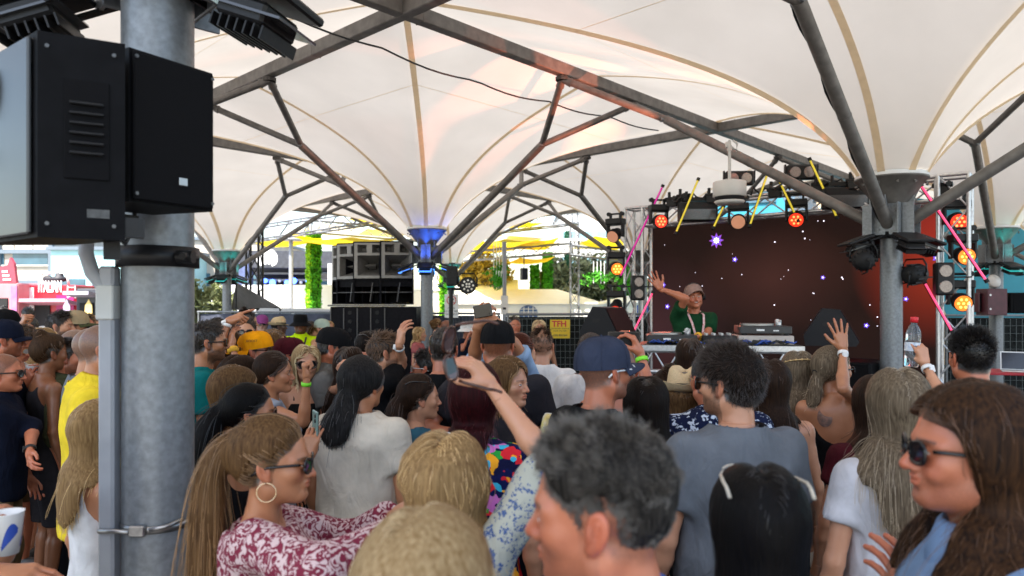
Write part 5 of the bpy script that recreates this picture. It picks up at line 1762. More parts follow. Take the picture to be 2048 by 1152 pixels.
def blinder(label, loc, heading, pitch=-5, vert=False):
    t = thing('blinder_light', label, 'blinder light', loc, R(-heading), 'two lamp blinders on the stage truss')
    rot = Matrix.Rotation(R(pitch), 3, 'X') @ (Matrix.Rotation(R(90), 3, 'Y') if vert else Matrix.Identity(3))
    b = MB(); b.box((0, 0, 0), (.36, .12, .19), rot, .02); b.build('housing', BLACK, t)
    for s in (-1, 1):
        b = MB(); c0 = rot @ Vector((s * .085, .058, 0)); c1 = rot @ Vector((s * .085, .07, 0)); b.cyl(c0, c1, .07, .062, 20); b.build('lamp', M('blinder lamp glass', (.30, .26, .25), .2, .3, .2, 60), t)
    b = MB()
    for s in (-1, 1): b.box((s * .195, -.0, .02), (.015, .06, .16), rot)
    b.build('yoke', BLACK, t)
    return t


def ledbar(label, loc, heading):
    t = thing('strobe_panel', label, 'strobe light', loc, R(-heading), 'strobe panels hanging in the truss')
    b = MB(); b.box((0, 0, 0), (.52, .16, .26), None, .015); b.build('housing', BLACK, t)
    b = MB(); b.box((0, .083, -.04), (.46, .008, .14)); b.build('panel', M('strobe glass', (.10, .10, .105), .2, .2, .2, 90), t)
    b = MB(); b.box((0, .0, .17), (.4, .1, .05)); b.cyl((-.15, 0, .2), (-.15, 0, .28), .02, n=8); b.cyl((.15, 0, .2), (.15, 0, .28), .02, n=8); b.build('bracket', BLACK, t)
    return t


mh = moving_head
mh('stage light at the top of the hedge side tower, dim peach lens turned away', P(1231, 428, 10.5), 215, -25, PEACH, None)
mh('stage light halfway up the hedge side tower, glowing amber', P(1231, 495, 10.5), 175, -12, AMB, AMBC)
mh('lowest stage light on the hedge side tower, glowing red and tilted down', P(1233, 572, 10.5), 200, -38, REDL, REDC)
mh('red glowing stage light over the corner of the screen by the magenta tube', P(1317, 400, 10.0), 172, -8, REDL, REDC)
mh('dim peach stage light under the white drum above the screen', P(1477, 396, 9.3), 200, -15, PEACH, None)
mh('orange red stage light over the middle of the screen', P(1593, 388, 9.0), 205, -22, REDL, REDC)
mh('red stage light high on the near tower beyond the thick strut', P(1912, 388, 8.0), 195, -14, REDL, REDC)
mh('amber stage light in the middle of the near tower', P(1925, 456, 7.9), 190, -14, AMB, AMBC)
mh('amber red stage light low on the near tower above the spiky haired man', P(1920, 548, 7.9), 195, -15, AMB, AMBC)
blinder('two lamp blinder clamped upright on the hedge side tower', P(1275, 576, 10.3), 170, 0, True)
blinder('two lamp blinder behind the white drum', P(1478, 357, 9.3), 185, -4)
blinder('two lamp blinder on top of the truss where the long strut crosses', P(1602, 345, 8.9), 185, -4)
blinder('two lamp blinder upright on the near tower beside the amber light', P(1887, 558, 7.8), 190, 0, True)
ledbar('strobe panel in the truss between the red light and the white drum', P(1395, 424, 9.7), 180)
ledbar('strobe panel in the truss beside the cup of the grey column', P(1690, 397, 8.6), 185)
b = MB()
for (x0, x1, yy, dd) in ((1345, 1470, 398, 9.8), (1470, 1580, 385, 9.3), (1540, 1720, 372, 8.8)):
    pts = [P(x0 + (x1 - x0) * i / 24, yy - (x1 - x0) * .05 * i / 24 + 7 * math.sin(i * 1.3) + 4 * math.sin(i * 2.9), dd - .05 * math.sin(i)) for i in range(25)]
    b.tube(pts, .014, 6)
tag(b.build('cable_bundle', CABLE), 'tangled black cables lying along the stage truss', 'cables')
for px, py, dd in ((1345, 398, 9.9), (1367, 392, 9.8), (1425, 390, 9.6), (1550, 378, 9.1), (1640, 368, 8.8), (1710, 360, 8.5), (1885, 370, 8.0)):
    b = MB(); p = P(px, py, dd); b.cyl(p - TD * .10, p + TD * .10, .03, n=10); b.cyl(p - TD * .05 + Vector((0, 0, -.08)), p - TD * .05 + Vector((0, 0, .10)), .022, n=8); b.box(p + Vector((0, 0, -.06)), (.16, .07, .10), SRT, .01); b.cyl(p + TD * .03 - TN * .04, p + TD * .08 + TN * .1, .03, n=8)
    o = b.build('truss_clamp', BLACK); tag(o, 'black hook clamp gripping the stage truss among the cables', 'clamp', 'black clamps on the stage truss')
    # a clamp: nothing tells one from the next

TUBEM = M('magenta light tube', (.5, .02, .3), .3, 0, 0, emit=(.40, .01, .18), es=.40)
TUBEP = M('pink light tube', (.6, .1, .25), .3, 0, 0, emit=(1.0, .06, .16), es=.5)
TUBEY = M('yellow light tube', (.5, .42, .05), .3, 0, 0, emit=(.50, .38, .02), es=.36)
for px0, py0, px1, py1, d0, d1, m_, lab in (
        (1325, 373, 1241, 552, 9.9, 10.3, TUBEM, 'long magenta light tube leaning across the hedge side tower'),
        (1305, 586, 1265, 668, 9.9, 9.8, TUBEP, 'short pink light tube standing near the monitor wedge'),
        (1396, 360, 1352, 465, 9.6, 9.5, TUBEY, 'light tube beside the strobe panel, yellow end up'),
        (1447, 413, 1427, 455, 9.35, 9.3, TUBEY, 'short yellow light tube under the white drum'),
        (1537, 342, 1500, 450, 9.0, 8.9, TUBEY, 'yellow light tube leaning left over the middle of the screen'),
        (1551, 346, 1596, 440, 9.0, 8.9, TUBEY, 'yellow light tube crossing behind the long strut'),
        (1620, 320, 1673, 433, 8.7, 8.6, TUBEY, 'yellow light tube nearest the cup of the grey column'),
        (1843, 372, 1972, 560, 7.75, 7.5, TUBEP, 'long pink light tube slanting across the near tower'),
        (1850, 566, 1904, 662, 7.9, 7.8, TUBEP, 'pink light tube between the grey column and the near tower')):
    a, e = P(px0, py0, d0), P(px1, py1, d1)
    t = thing('light_tube', lab, 'light tube', a, 0, 'glowing light tubes on the stage truss')
    MB().cyl((0, 0, 0), e - a, .012, n=10).build('tube', m_, t)
    dd = (e - a).normalized()
    bk_ = Vector((0.003, .018, 0)); MB().cyl(bk_ + dd * .02, bk_ + (e - a) * .98, .015, n=8).build('channel', BLACK, t)
    MB().cyl(-dd * .03, dd * .01, .024, n=10).build('end_cap', BLACK, t); MB().cyl(e - a - dd * .01, e - a + dd * .03, .024, n=10).build('end_cap', BLACK, t)

# white drum hanging from the roof beam
p = P(1459, 388, 8.2)
t = thing('hanging_speaker', 'white drum shaped speaker hanging on a rod over the screen', 'speaker', p, 0)
DRUM = M('white drum plastic', (.62, .60, .57), .5, 0, .05, 6)
b = MB(); b.lathe([(.001, .14), (.18, .14), (.187, .133), (.187, -.03), (.18, -.036), (.001, -.036)], n=36); b.build('drum', DRUM, t)
b = MB(); b.lathe([(.165, -.036), (.16, -.085), (.001, -.085)], n=30); b.build('driver_gap', BLACKM, t)
b = MB(); b.lathe([(.001, -.08), (.165, -.08), (.172, -.09), (.15, -.115), (.001, -.118)], n=36); b.build('lower_disc', DRUM, t)
b = MB(); b.cyl((0, 0, .14), (0, 0, .62), .018, n=10); b.cyl((0, 0, .5), (0, 0, .56), .03, n=8); b.box((-.02, 0, .57), (.05, .04, .06)); b.tube([(.02, 0, .55), (.08, 0, .5), (.09, 0, .58), (.04, 0, .62)], .012, 6); b.build('rod', M('white cable rod', (.55, .54, .52), .5, 0, .05), t)
b = MB()
for k in range(10): a = k * .63; b.cyl((math.cos(a) * .15, math.sin(a) * .15, .14), (math.cos(a) * .03, math.sin(a) * .03, .175), .003, n=5)
b.build('wire_cage', STEEL, t)


# ---------------------------------------------------------------- monitor wedges
def wedge(label, loc, rz_, lit):
    t = thing('monitor_wedge', label, 'monitor speaker', loc, rz_, 'stage monitor wedges'); t.scale = (.8, .8, .8)
    M90 = Matrix(((0, 0, 1), (0, 1, 0), (1, 0, 0))); M90 = Matrix(((0, 0, 1), (1, 0, 0), (0, 1, 0)))
    prof = [(-.34, 0), (.30, 0), (.34, .06), (.10, .50), (-.12, .52), (-.36, .14)]
    b = MB(); b.prism(prof, -.30, .30, M90); b.build('cabinet', M('wedge cabinet', (.008, .008, .011), .5, 0, .2, 30, .1, 250, spec=.25), t)
    a, e = Vector((0, .345, .062)), Vector((0, .108, .500)); mid = (a + e) / 2; d = (e - a).normalized(); nrm = Vector((0, d.z, -d.y))
    rot = Matrix((Vector((1, 0, 0)), d, nrm)).transposed()
    b = MB(); b.box(mid + nrm * .006, (.56, .47, .012), rot); b.build('grille', GRILLE if not lit else M('red-lit wedge grille', (.035, .012, .012), .6, 0, .3, 200, .3, 500, spec=.2), t)  # red stage light on the grille is tinted into its colour
    [MB().box((q, -.05, .3), (.012, .13, .05)).build('handle', BLACK, t) for q in (-.301, .301)]
    return t


wedge('monitor wedge beside the hedge side tower, grille tinted with red light', P(1218, 674, 9.0) + Vector((0, 0, -.03)), R(-128), True)
wedge('monitor wedge on a black case near the raised hand with a watch', P(1662, 690, 8.0), R(-112), True)
b = MB(); b.box((0, 0, 0), (1.0, .62, .98), None, .02); p = P(1660, 690, 8.0); t = thing('sub_case', 'black case under the monitor wedge beside the dj table', 'flight case', (p.x, p.y, 0), R(-40))
b = MB(); b.box((0, 0, .78), (1.0, .7, 1.30 - .3), None, .02); b.build('body', SPK, t); b = MB(); b.box((0, -.352, .78), (.92, .008, .9)); b.build('grille', GRILLE, t); b = MB(); b.box((.502, 0, .9), (.01, .15, .06)); b.build('handle', BLACK, t)

# ---------------------------------------------------------------- dj table
TB = P(1430, 690, 6.9); TB.z = 0
trz = R(-8)
t = thing('dj_table', 'truss framed dj table with aluminium edges at the front of the stage', 'table', TB, trz)
b = MB(); b.box((0, .05, 1.30 + .2), (1.50, .62, .03)); b.build('tabletop', DECK, t)
for yy in (-.24,):
    for zz in (1.46, 1.26):
        MB().cyl((-.76, yy, zz), (.76, yy, zz), .024, n=10).build('rail', STEEL, t)
b = MB(); n = 12
for i in range(n): b.cyl((-.72 + 1.44 * i / n, -.24, 1.46 if i % 2 else 1.26), (-.72 + 1.44 * (i + 1) / n, -.24, 1.26 if i % 2 else 1.46), .010, n=6)
b.build('lattice', STEEL, t)['kind'] = 'stuff'
b = MB(); b.box((0, -.265, 1.487), (1.53, .012, .045)); b.build('edge_strip', STEEL, t)
for sx in (-.72, .72):
    for sy in (-.22, .32): MB().cyl((sx, sy, .30), (sx, sy, 1.48), .024, n=10).build('leg', STEEL, t)
tt = Matrix.Translation(TB) @ Matrix.Rotation(trz, 4, 'Z')
DKG = M('dark grey player body', (.03, .03, .032), .4, .2, .15, 40)


def deck_player(label, x, z0, lift):
    t = thing('turntable', label, 'turntable', tt @ Vector((x, 0, z0)), trz, 'players on the dj table')
    b = MB(); b.box((0, 0, .05), (.47, .36, .075), None, .008); b.build('plinth', DKG, t)
    MB().box((-.05, -.183, .05), (.07, .004, .018)).build('label_plate', WHITE, t); MB().box((.09, -.183, .045), (.05, .004, .012)).build('label_plate', WHITE, t)
    b = MB(); b.cyl((-.05, 0, .09), (-.05, 0, .108), .155, n=32); b.build('platter', M('platter metal', (.3, .3, .3), .3, .8, .1), t)
    b = MB(); b.cyl((.17, .10, .09), (.17, .10, .14), .03, n=14); b.tube([(.17, .10, .13), (.17, .02, .135), (.15, -.08, .125), (.11, -.11, .118)], .006, 6); b.cyl((.17, .13, .13), (.17, .16, .13), .018, n=10); b.build('tonearm', STEEL, t)
    b = MB()
    for sx in (-.19, .19):
        for sy in (-.14, .14): b.cyl((sx, sy, -.0), (sx, sy, .015), .025, n=10)
    b.build('foot', BLACK, t)
    if lift:
        b = MB(); b.box((0, 0, -.045), (.50, .38, .085), None, .006); b.build('wooden_tray', M('pale tray', (.48, .42, .38), .5, 0, .1, 10), t)
    return t


deck_player('turntable with raised tonearm in front of the dj', -.42, 1.515, False)
deck_player('turntable on a pale tray at the far end of the dj table', .44, 1.605, True)
t = thing('dj_mixer', 'small black mixer between the turntables under blue cables', 'mixer', tt @ Vector((.02, .02, 1.515)), trz)
b = MB(); b.box((0, 0, .045), (.32, .34, .08), None, .008); b.build('case', BLACK, t)
b = MB()
for i in range(4):
    for j in range(4): b.cyl((-.11 + i * .073, -.11 + j * .06, .085), (-.11 + i * .073, -.11 + j * .06, .105), .012, n=8)
b.build('knobs', STEEL, t)['kind'] = 'stuff'
CBL = M('blue cable', (.02, .07, .35), .5, 0, .1)
for m_, lab, s_ in ((CABLE, 'tangle of black cables hanging along the front of the dj table', 1), (CBL, 'blue cables lying across the dj table', 5)):
    b = MB(); rr = np.random.default_rng(s_)
    for k in range(12 if s_ == 1 else 6):
        x0, x1 = sorted(rr.uniform(-.7, .7, 2)); ph = rr.uniform(0, 6)
        b.tube([tt @ Vector((x0 + (x1 - x0) * i / 14, -.22 - .05 * math.sin(ph + i), 1.525 + .03 * abs(math.sin(ph + i * .9)) + .01 * math.sin(i * 2.2))) for i in range(15)], .007, 5)
    tag(b.build('cable_tangle', m_), lab, 'cables')

# real lamps of the stage fixtures that are lit
for loc, aim, col, pw, sz in ((P(1318, 440, 9.9), P(1185, 268, 12.6), (1, .24, .10), 800, 26), (P(1233, 525, 10.4), P(1130, 330, 13.2), (1, .30, .12), 450, 20),
                             (P(1590, 425, 8.9), P(1340, 130, 8.6), (1, .20, .12), 480, 32), (P(1908, 420, 7.9), P(1690, 650, 7.9), (1, .05, .03), 260, 40), (P(1920, 505, 7.8), P(1780, 520, 8.5), (1, .3, .06), 40, 60),
                             (P(1915, 580, 7.8), P(1990, 640, 6.5), (1, .12, .06), 45, 70), (P(1240, 595, 10.4), P(1390, 620, 7.6), (1, .16, .08), 60, 60), (P(1318, 440, 9.8), P(1380, 600, 7.6), (1, .2, .1), 50, 40)):
    dv = (Vector(aim) - Vector(loc)).normalized()
    spot(Vector(loc) + dv * .42, aim, col, pw * .32, sz, .8, .07)

# PAR cans on the grey column
PARB = BLACKM


def par_can(label, loc, heading, pitch, lit=False, leds=0, group='black par cans'):
    t = thing('par_can', label, 'stage light', loc, R(-heading), group)
    rot = Matrix.Rotation(R(pitch), 3, 'X')
    b = MB(); prof = [(.001, -.13), (.06, -.13), (.09, -.10), (.105, -.05), (.112, .0), (.112, .07), (.105, .08), (.10, .075)]
    Mx = rot @ Matrix(((1, 0, 0), (0, 0, 1), (0, -1, 0)))
    b.lathe(prof, (0, 0, 0), 28, Mx)
    for k in range(14):
        a = 2 * PI * k / 14; b.box(Mx @ Vector((math.cos(a) * .108, math.sin(a) * .108, -.05)), (.01, .10, .014), rot)
    b.build('housing', PARB, t)
    b = MB(); b.cyl(rot @ Vector((0, .066, 0)), rot @ Vector((0, .070, 0)), .10, n=28); b.build('lens', BLACK, t)
    if leds:
        b = MB(); pos = [(0, 0)] and [(math.cos(k * PI / 2 + .78) * .025, math.sin(k * PI / 2 + .78) * .025) for k in range(4)] + [(math.cos(k * PI / 4) * .068, math.sin(k * PI / 4) * .068) for k in range(8)]
        for x, z in pos: b.cyl(rot @ Vector((x, .071, z)), rot @ Vector((x, .076, z)), .014, n=10)
        b.build('led_lenses', M('clear led lens', (.55, .53, .52), .15, .2, .1), t)['kind'] = 'stuff'
    b = MB(); b.tube([(-.125, 0, 0), (-.125, -.0, .10), (-.09, 0, .16), (.09, 0, .16), (.125, 0, .10), (.125, 0, 0)], .010, 6); b.cyl((-.135, 0, 0), (-.10, 0, 0), .022, n=8); b.cyl((.135, 0, 0), (.10, 0, 0), .022, n=8); b.build('yoke', BLACK, t)
    b = MB(); b.tube([rot @ Vector((.02, -.12, .03)), rot @ Vector((.05, -.17, 0)), rot @ Vector((.02, -.16, -.1)), rot @ Vector((-.02, -.1, -.13))], .007, 6); b.cyl(rot @ Vector((.03, -.13, .03)), rot @ Vector((.03, -.16, .03)), .013, n=8); b.build('lead', CABLE, t)
    return t


par_can('black par can on the screen side of the grey column, turned away', P(1727, 520, 7.3), 20, 12)
par_can('black par can on the near tower side of the grey column with a looped lead', P(1829, 549, 7.5), 60, 5)

# two gobo projectors on the truss throwing swirls on the membrane
def gobo(loc, aim, col, power, size, sc, seed):
    o = spot(loc, aim, col, power, size, .5, .02, 'gobo_light'); L = o.data; L.use_nodes = True; nt = L.node_tree; em = nt.nodes['Emission']
    tc = nt.nodes.new('ShaderNodeTexCoord'); vt = nt.nodes.new('ShaderNodeVectorTransform'); vt.vector_type = 'NORMAL'; vt.convert_from = 'WORLD'; vt.convert_to = 'OBJECT'
    wv = nt.nodes.new('ShaderNodeTexWave'); wv.wave_type = 'RINGS'; wv.inputs['Scale'].default_value = sc; wv.inputs['Distortion'].default_value = 3.0; wv.inputs['Detail'].default_value = .5; wv.inputs['Phase Offset'].default_value = seed; wv.inputs['Detail Scale'].default_value = .6
    rp = nt.nodes.new('ShaderNodeValToRGB'); rp.color_ramp.elements[0].position = .52; rp.color_ramp.elements[1].position = .66
    nt.links.new(tc.outputs['Normal'], wv.inputs['Vector']); nt.links.new(wv.outputs[0], rp.inputs[0]); nt.links.new(rp.outputs[0], em.inputs['Strength'])


gobo(P(1440, 372, 8.9), P(900, 160, 10.5), (1, .26, .13), 230, 62, 3.2, 1.0)
gobo(P(1640, 352, 8.4), P(1450, 90, 7.4), (1, .26, .13), 140, 75, 2.6, 4.0)
# ================================================================ speaker stack beside the blue lit column
HORN = M('grey horn baffle', (.30, .295, .285), .55, 0, .12, 15, .05, 60)
HORND = M('grey horn throat', (.16, .155, .15), .6, 0, .15, 15)
CABB = M('black textured cabinet', (.006, .006, .009), .6, 0, .3, 20, .1, 300, spec=.12)


def horn_cab(label, px, d, rz_):
    p = P(px, 609, d)
    t = thing('speaker_cabinet', label, 'speaker', p, rz_, 'horn loaded speakers on the stack')
    W2, H, Dp = .31, 1.18, .55
    b = MB()                     # open fronted carcass: sides, top, bottom, back, shelves; front faces -y
    for sx in (-1, 1): b.box((sx * (W2 - .012), Dp / 2, H / 2), (.024, Dp, H))
    b.box((0, Dp / 2, .012), (2 * W2 - .05, Dp, .024)); b.box((0, Dp / 2, H - .012), (2 * W2 - .05, Dp, .024)); b.box((0, Dp - .012, H / 2), (2 * W2 - .05, .024, H - .05))
    b.box((0, .25, .47), (2 * W2 - .05, .48, .02)); b.box((0, .07, .40), (2 * W2 - .05, .03, .13)); b.box((0, .30, .22), (2 * W2 - .05, .3, .02))
    b.build('carcass', CABB, t)
    b = MB(); b.box((.03, .10, .23), (.015, .18, .36), Matrix.Rotation(R(8), 3, 'Y')); b.build('bass_fin', M('fin edge grey', (.10, .10, .105), .5, 0, .1), t)
    b = MB(); b.box((0, .02, .23), (2 * W2 - .05, .03, .012)); b.build('shelf_edge', M('fin edge grey', (.10, .10, .105)), t)
    # grey upper baffle with two small horns and one big one
    b = MB(); z0, z1 = .49, H - .026; x1 = W2 - .026
    zs = [z0, z0 + .06, z0 + .44, z0 + .48, z1 - .03, z1]
    for a, c in ((z0, z0 + .05), (z0 + .43, z0 + .475), (z1 - .035, z1)): b.box((0, .0, (a + c) / 2), (2 * x1, .03, c - a))
    for sx in (-1, 1):
        b.box((sx * (x1 - .03), 0, z0 + .24), (.06, .0296, .38)); b.box((sx * (x1 - .03), 0, (z0 + .475 + z1 - .035) / 2), (.06, .0296, z1 - z0 - .51))
    b.box((0, 0, (z0 + .475 + z1 - .035) / 2), (.10, .0296, z1 - z0 - .51))
    b.build('baffle', HORN, t)
    b = MB(); a = [(-x1 + .06, z0 + .05), (x1 - .06, z0 + .05), (x1 - .06, z0 + .43), (-x1 + .06, z0 + .43)]; th = [(-.07, z0 + .19), (.07, z0 + .19), (.07, z0 + .29), (-.07, z0 + .29)]
    for k in range(4): b.quad((a[k][0], .012, a[k][1]), (a[(k + 1) % 4][0], .012, a[(k + 1) % 4][1]), (th[(k + 1) % 4][0], .38, th[(k + 1) % 4][1]), (th[k][0], .38, th[k][1]))
    b.quad(*[(x, .38, z) for x, z in th]); b.build('horn', HORND, t)
    b = MB(); b.add([(-.10, .05, z0 + .24), (.10, .05, z0 + .24), (.06, .30, z0 + .29), (-.06, .30, z0 + .29), (.06, .30, z0 + .19), (-.06, .30, z0 + .19)], [(0, 1, 2, 3), (1, 0, 5, 4), (0, 3, 5), (1, 4, 2)]); b.build('phase_plug', HORN, t)
    for sx in (-1, 1):
        b = MB(); xa, xb, za, zb = sx * .05, sx * (x1 - .06), z0 + .475, z1 - .035
        q = [(xa, za), (xb, za), (xb, zb), (xa, zb)]; m_ = ((xa + xb) / 2, (za + zb) / 2); th = [(m_[0] + (x - m_[0]) * .4, m_[1] + (z - m_[1]) * .4) for x, z in q]
        for k in range(4): b.quad((q[k][0], .01, q[k][1]), (q[(k + 1) % 4][0], .01, q[(k + 1) % 4][1]), (th[(k + 1) % 4][0], .16, th[(k + 1) % 4][1]), (th[k][0], .16, th[k][1]))
        b.quad(*[(x, .16, z) for x, z in th])
        b.build('small_horn', HORND, t)
    return t


horn_cab('horn speaker on the stack next to the blue lit column', 794, 13.2, R(14))
horn_cab('horn speaker on the stack, second from the blue lit column', 739, 13.3, R(0))
horn_cab('horn speaker on the stack, third from the blue lit column', 699, 13.6, R(-24))
horn_cab('horn speaker on the stack turned furthest away towards the sunny side', 678, 14.0, R(-50))
for k, (x0, x1, lab) in enumerate(((660, 713, 'ribbed bass cabinet under the horn speakers at the truck side'), (713, 768, 'ribbed bass cabinet in the middle under the horn speakers'), (768, 833, 'plain black bass cabinet beside the blue lit column'))):
    a, e = P(x0, 608, 13.0), P(x1, 608, 13.0)
    t = thing('bass_cabinet', lab, 'speaker', (a.x + (e.x - a.x) / 2, 13.0, 0), 0, 'bass speakers under the horn stack')
    wd = e.x - a.x - .008
    b = MB(); b.box((0, .40, .925), (wd, .8, 1.85), None, .01); b.build('cabinet', CABB, t)
    b = MB()
    for q in ((-.5, .0) if k < 2 else (-.5,)): b.box((q * wd + .01, -.008, .925), (.016, .016, 1.8))
    b.build('front_edge', M('fin edge grey', (.10, .10, .105)), t)
    if k < 2:
        b = MB()
        for j in range(10): b.cyl((wd * .25, -.012, .3 + j * .16), (wd * .25 + .001, .02, .3 + j * .16), .035, n=12)
        b.build('port_row', BLACK, t)['kind'] = 'stuff'
b = MB(); b.box((0, 0, 0), (1.35, .55, .03), None, .004); p = P(735, 608, 13.25); p.z = 1.872
tag(b.build('plank', M('grey ply board', (.16, .16, .17), .6, 0, .2, 10), None, p), 'thin grey board between the horn speakers and the bass cabinets', 'board')

# light pole with par cans
p = P(902, 560, 9.5)
t = thing('light_stand', 'thin black pole holding two stage lights in front of the bird sign', 'light stand', (p.x, p.y, 0), 0)
MB().cyl((0, 0, 0), (0, 0, 2.12), .028, n=12).build('pole', BLACK, t)
for k in range(3): a = k * 2.1; MB().cyl((0, 0, .5), (math.cos(a) * .5, math.sin(a) * .5, .01), .014, n=8).build('leg', BLACK, t)
MB().cyl((-.05, 0, 2.10), (.26, 0, 2.10), .018, n=8).build('crossbar', BLACK, t)
par_can('round led par can with twelve clear lenses on the thin black pole', P(935, 571, 9.45), 172, 0, leds=12, group=None)
p = P(904, 552, 9.5)
t = thing('light_box', 'black boxy light clamped on top of the thin pole, seen from its finned back', 'stage light', p, R(5))
b = MB(); b.box((0, 0, 0), (.15, .14, .26), None, .012)
for k in range(5): b.box((0, -.075, -.1 + k * .05), (.13, .016, .012))
b.build('housing', BLACK, t); b = MB(); b.tube([(-.07, -.03, .06), (-.16, -.05, .08), (-.20, -.03, -.03), (-.14, -.02, -.14), (-.07, -.02, -.18)], .008, 6); b.cyl((0, 0, .12), (0, 0, .17), .012, n=8); b.box((0, 0, .172), (.08, .02, .012)); b.build('lead', CABLE, t)

# ================================================================ signs
RED = M('sign red', (.55, .03, .03), .5, 0, 0); INK = M('sign ink', (.03, .03, .035), .5, 0, 0); SIGNW = M('sign white', (.62, .62, .62), .4, .2, .04); YEL = M('sign yellow', (.72, .50, .02), .5, 0, .06, 8)
SX = Matrix.Rotation(R(90), 4, 'X')
p = P(903, 612, 10.6); t = thing('park_sign', 'white sign asking please do not feed the birds behind the light pole', 'sign', p)
b = MB(); b.box((0, 0, 0), (.205, .006, .355), None, .003); b.build('plate', SIGNW, t)
MB().cyl((0, .03, -1.78), (0, .03, .1), .025, n=10).build('post', GALV, t)
b = MB(); n = 28; ring = [(math.cos(2 * PI * k / n) * .066, -.005, .085 + math.sin(2 * PI * k / n) * .066) for k in range(n + 1)]; b.tube(ring, .006, 5); b.tube([(-.045, -.005, .13), (.045, -.005, .04)], .006, 5); b.build('ban_ring', RED, t)
b = MB(); b.add([(x, -.0045, z) for x, z in ((-.035, .06), (-.01, .05), (.02, .06), (.03, .09), (.045, .11), (.025, .115), (.012, .095), (-.015, .095), (-.04, .08))], [tuple(range(9))]); b.build('bird', INK, t)
for k, (s_, z) in enumerate((('PLEASE', -.035), ('DO NOT FEED', -.080), ('THE BIRDS!', -.125))): text(s_, 'lettering', INK, t, Matrix.Translation((0, -.0045, z)) @ SX, .036, depth=.0006)
p = P(1120, 658, 10.85); t = thing('hire_sign', 'yellow fence hire sign with red TFH letters on the dark mesh', 'sign', p)
b = MB(); b.box((0, 0, 0), (.305, .006, .285), None, .003); b.build('plate', YEL, t)
text('TFH', 'lettering', RED, t, Matrix.Translation((-.012, -.0045, .075)) @ SX, .125, bold=.004, depth=.001)
text('TEMPORARY FENCING', 'lettering', INK, t, Matrix.Translation((0, -.0045, .005)) @ SX, .028, depth=.0006)
text('SALES AND HIRE', 'lettering', INK, t, Matrix.Translation((0, -.0045, -.03)) @ SX, .028, depth=.0006)
text('1300 834 834', 'lettering', INK, t, Matrix.Translation((0, -.0045, -.098)) @ SX, .040, bold=.001, depth=.0006)

# ================================================================ temporary fences
SHADE = M('black shade cloth', (.012, .014, .014), .85, 0, .5, 14, .5, 25, spec=.15); WIRE = M('fence wire', (.13, .15, .15), .45, .4, .1); SHADEB = M('slate shade cloth', (.075, .085, .12), .85, 0, .35, 4, .4, 20, spec=.15)


def fence(label, a, e, h, cloth_, panel=2.4, cell=.075, wires=True):
    a, e = Vector(a), Vector(e); L = (e - a).length; rz_ = math.atan2((e - a).y, (e - a).x)
    t = thing('mesh_fence', label, 'fence', a, rz_, 'temporary fences with shade cloth')
    n = max(1, round(L / panel))
    for i in range(n):
        x0, x1 = L * i / n, L * (i + 1) / n
        b = MB(); rr = np.random.default_rng(i); m = 16
        vs = [(x0 + (x1 - x0) * k / m, .02 + .012 * math.sin(k * 1.3 + i) + (.01 * math.sin(j * 1.7 + k)), .08 + (h - .12) * j / 5) for j in range(6) for k in range(m + 1)]
        b.add(vs, [(j * (m + 1) + k, j * (m + 1) + k + 1, (j + 1) * (m + 1) + k + 1, (j + 1) * (m + 1) + k) for j in range(5) for k in range(m)], True); b.build('shade_cloth', cloth_, t)
        b = MB(); b.cyl((x0, 0, h), (x1, 0, h), .021, n=8); b.cyl((x0, 0, .06), (x1, 0, .06), .018, n=8); b.cyl((x0 + .03, 0, 0), (x0 + .03, 0, h), .021, n=8); b.cyl((x1 - .03, 0, 0), (x1 - .03, 0, h), .021, n=8); b.build('panel_frame', GALV, t)
        if wires:
            b = MB(); k = x0 + .1
            while k < x1 - .05: b.box((k, -.014, h / 2), (.005, .005, h - .12)); k += cell
            k = .15
            while k < h: b.box(((x0 + x1) / 2, -.019, k), (x1 - x0 - .06, .005, .005)); k += cell * 1.35
            b.build('wire_mesh', WIRE, t)['kind'] = 'stuff'
        b = MB(); b.box((x1, 0, .05), (.5, .22, .1), None, .03); b.build('foot_block', M('orange concrete foot', (.35, .35, .34), .9, 0, .2), t)
    return t


z = lambda v: Vector((v.x, v.y, 0))
fence('black mesh fence with the yellow TFH sign', z(P(1012, 628, 11.0)), z(P(1300, 628, 11.2)), 1.74, SHADE)
fence('mesh fence behind the white bucket hat beside the bird sign', z(P(835, 628, 13.9)), z(P(1000, 628, 13.2)), 1.72, SHADEB)
fence('slate blue fence behind the guard in the yellow shirt', z(P(395, 625, 15.5)), z(P(672, 625, 14.6)), 1.73, SHADEB, wires=False)
fence('mesh fence behind the laptop at the far side of the stage', z(P(1890, 632, 13.6)), z(P(2300, 632, 13.4)), 1.68, SHADE, cell=.11)
# ================================================================ vegetation
LEAF = {}


def leaf_mat(name, col, col2):
    if name in LEAF: return LEAF[name]
    m = M('leaf ' + name, col, .6, 0, .1, 1.2, col2=col2, spec=.3); LEAF[name] = m
    return m


BARK = M('grey bark', (.20, .17, .14), .9, 0, .3, 12, .4, 40)


def leaves(n, centres, spread, size, r, flat=.6):
    c = centres[r.integers(0, len(centres), n)] + r.normal(size=(n, 3)) * spread
    a = r.normal(size=(n, 3)); a /= np.linalg.norm(a, axis=1)[:, None]
    b = np.cross(a, r.normal(size=(n, 3))); b /= np.linalg.norm(b, axis=1)[:, None]
    s = size * r.uniform(.6, 1.3, size=(n, 1))
    vs = np.stack([c - a * s, c + b * s * flat * .6, c + a * s, c - b * s * flat * .6], 1).reshape(-1, 3)
    return vs, np.arange(4 * n).reshape(n, 4)


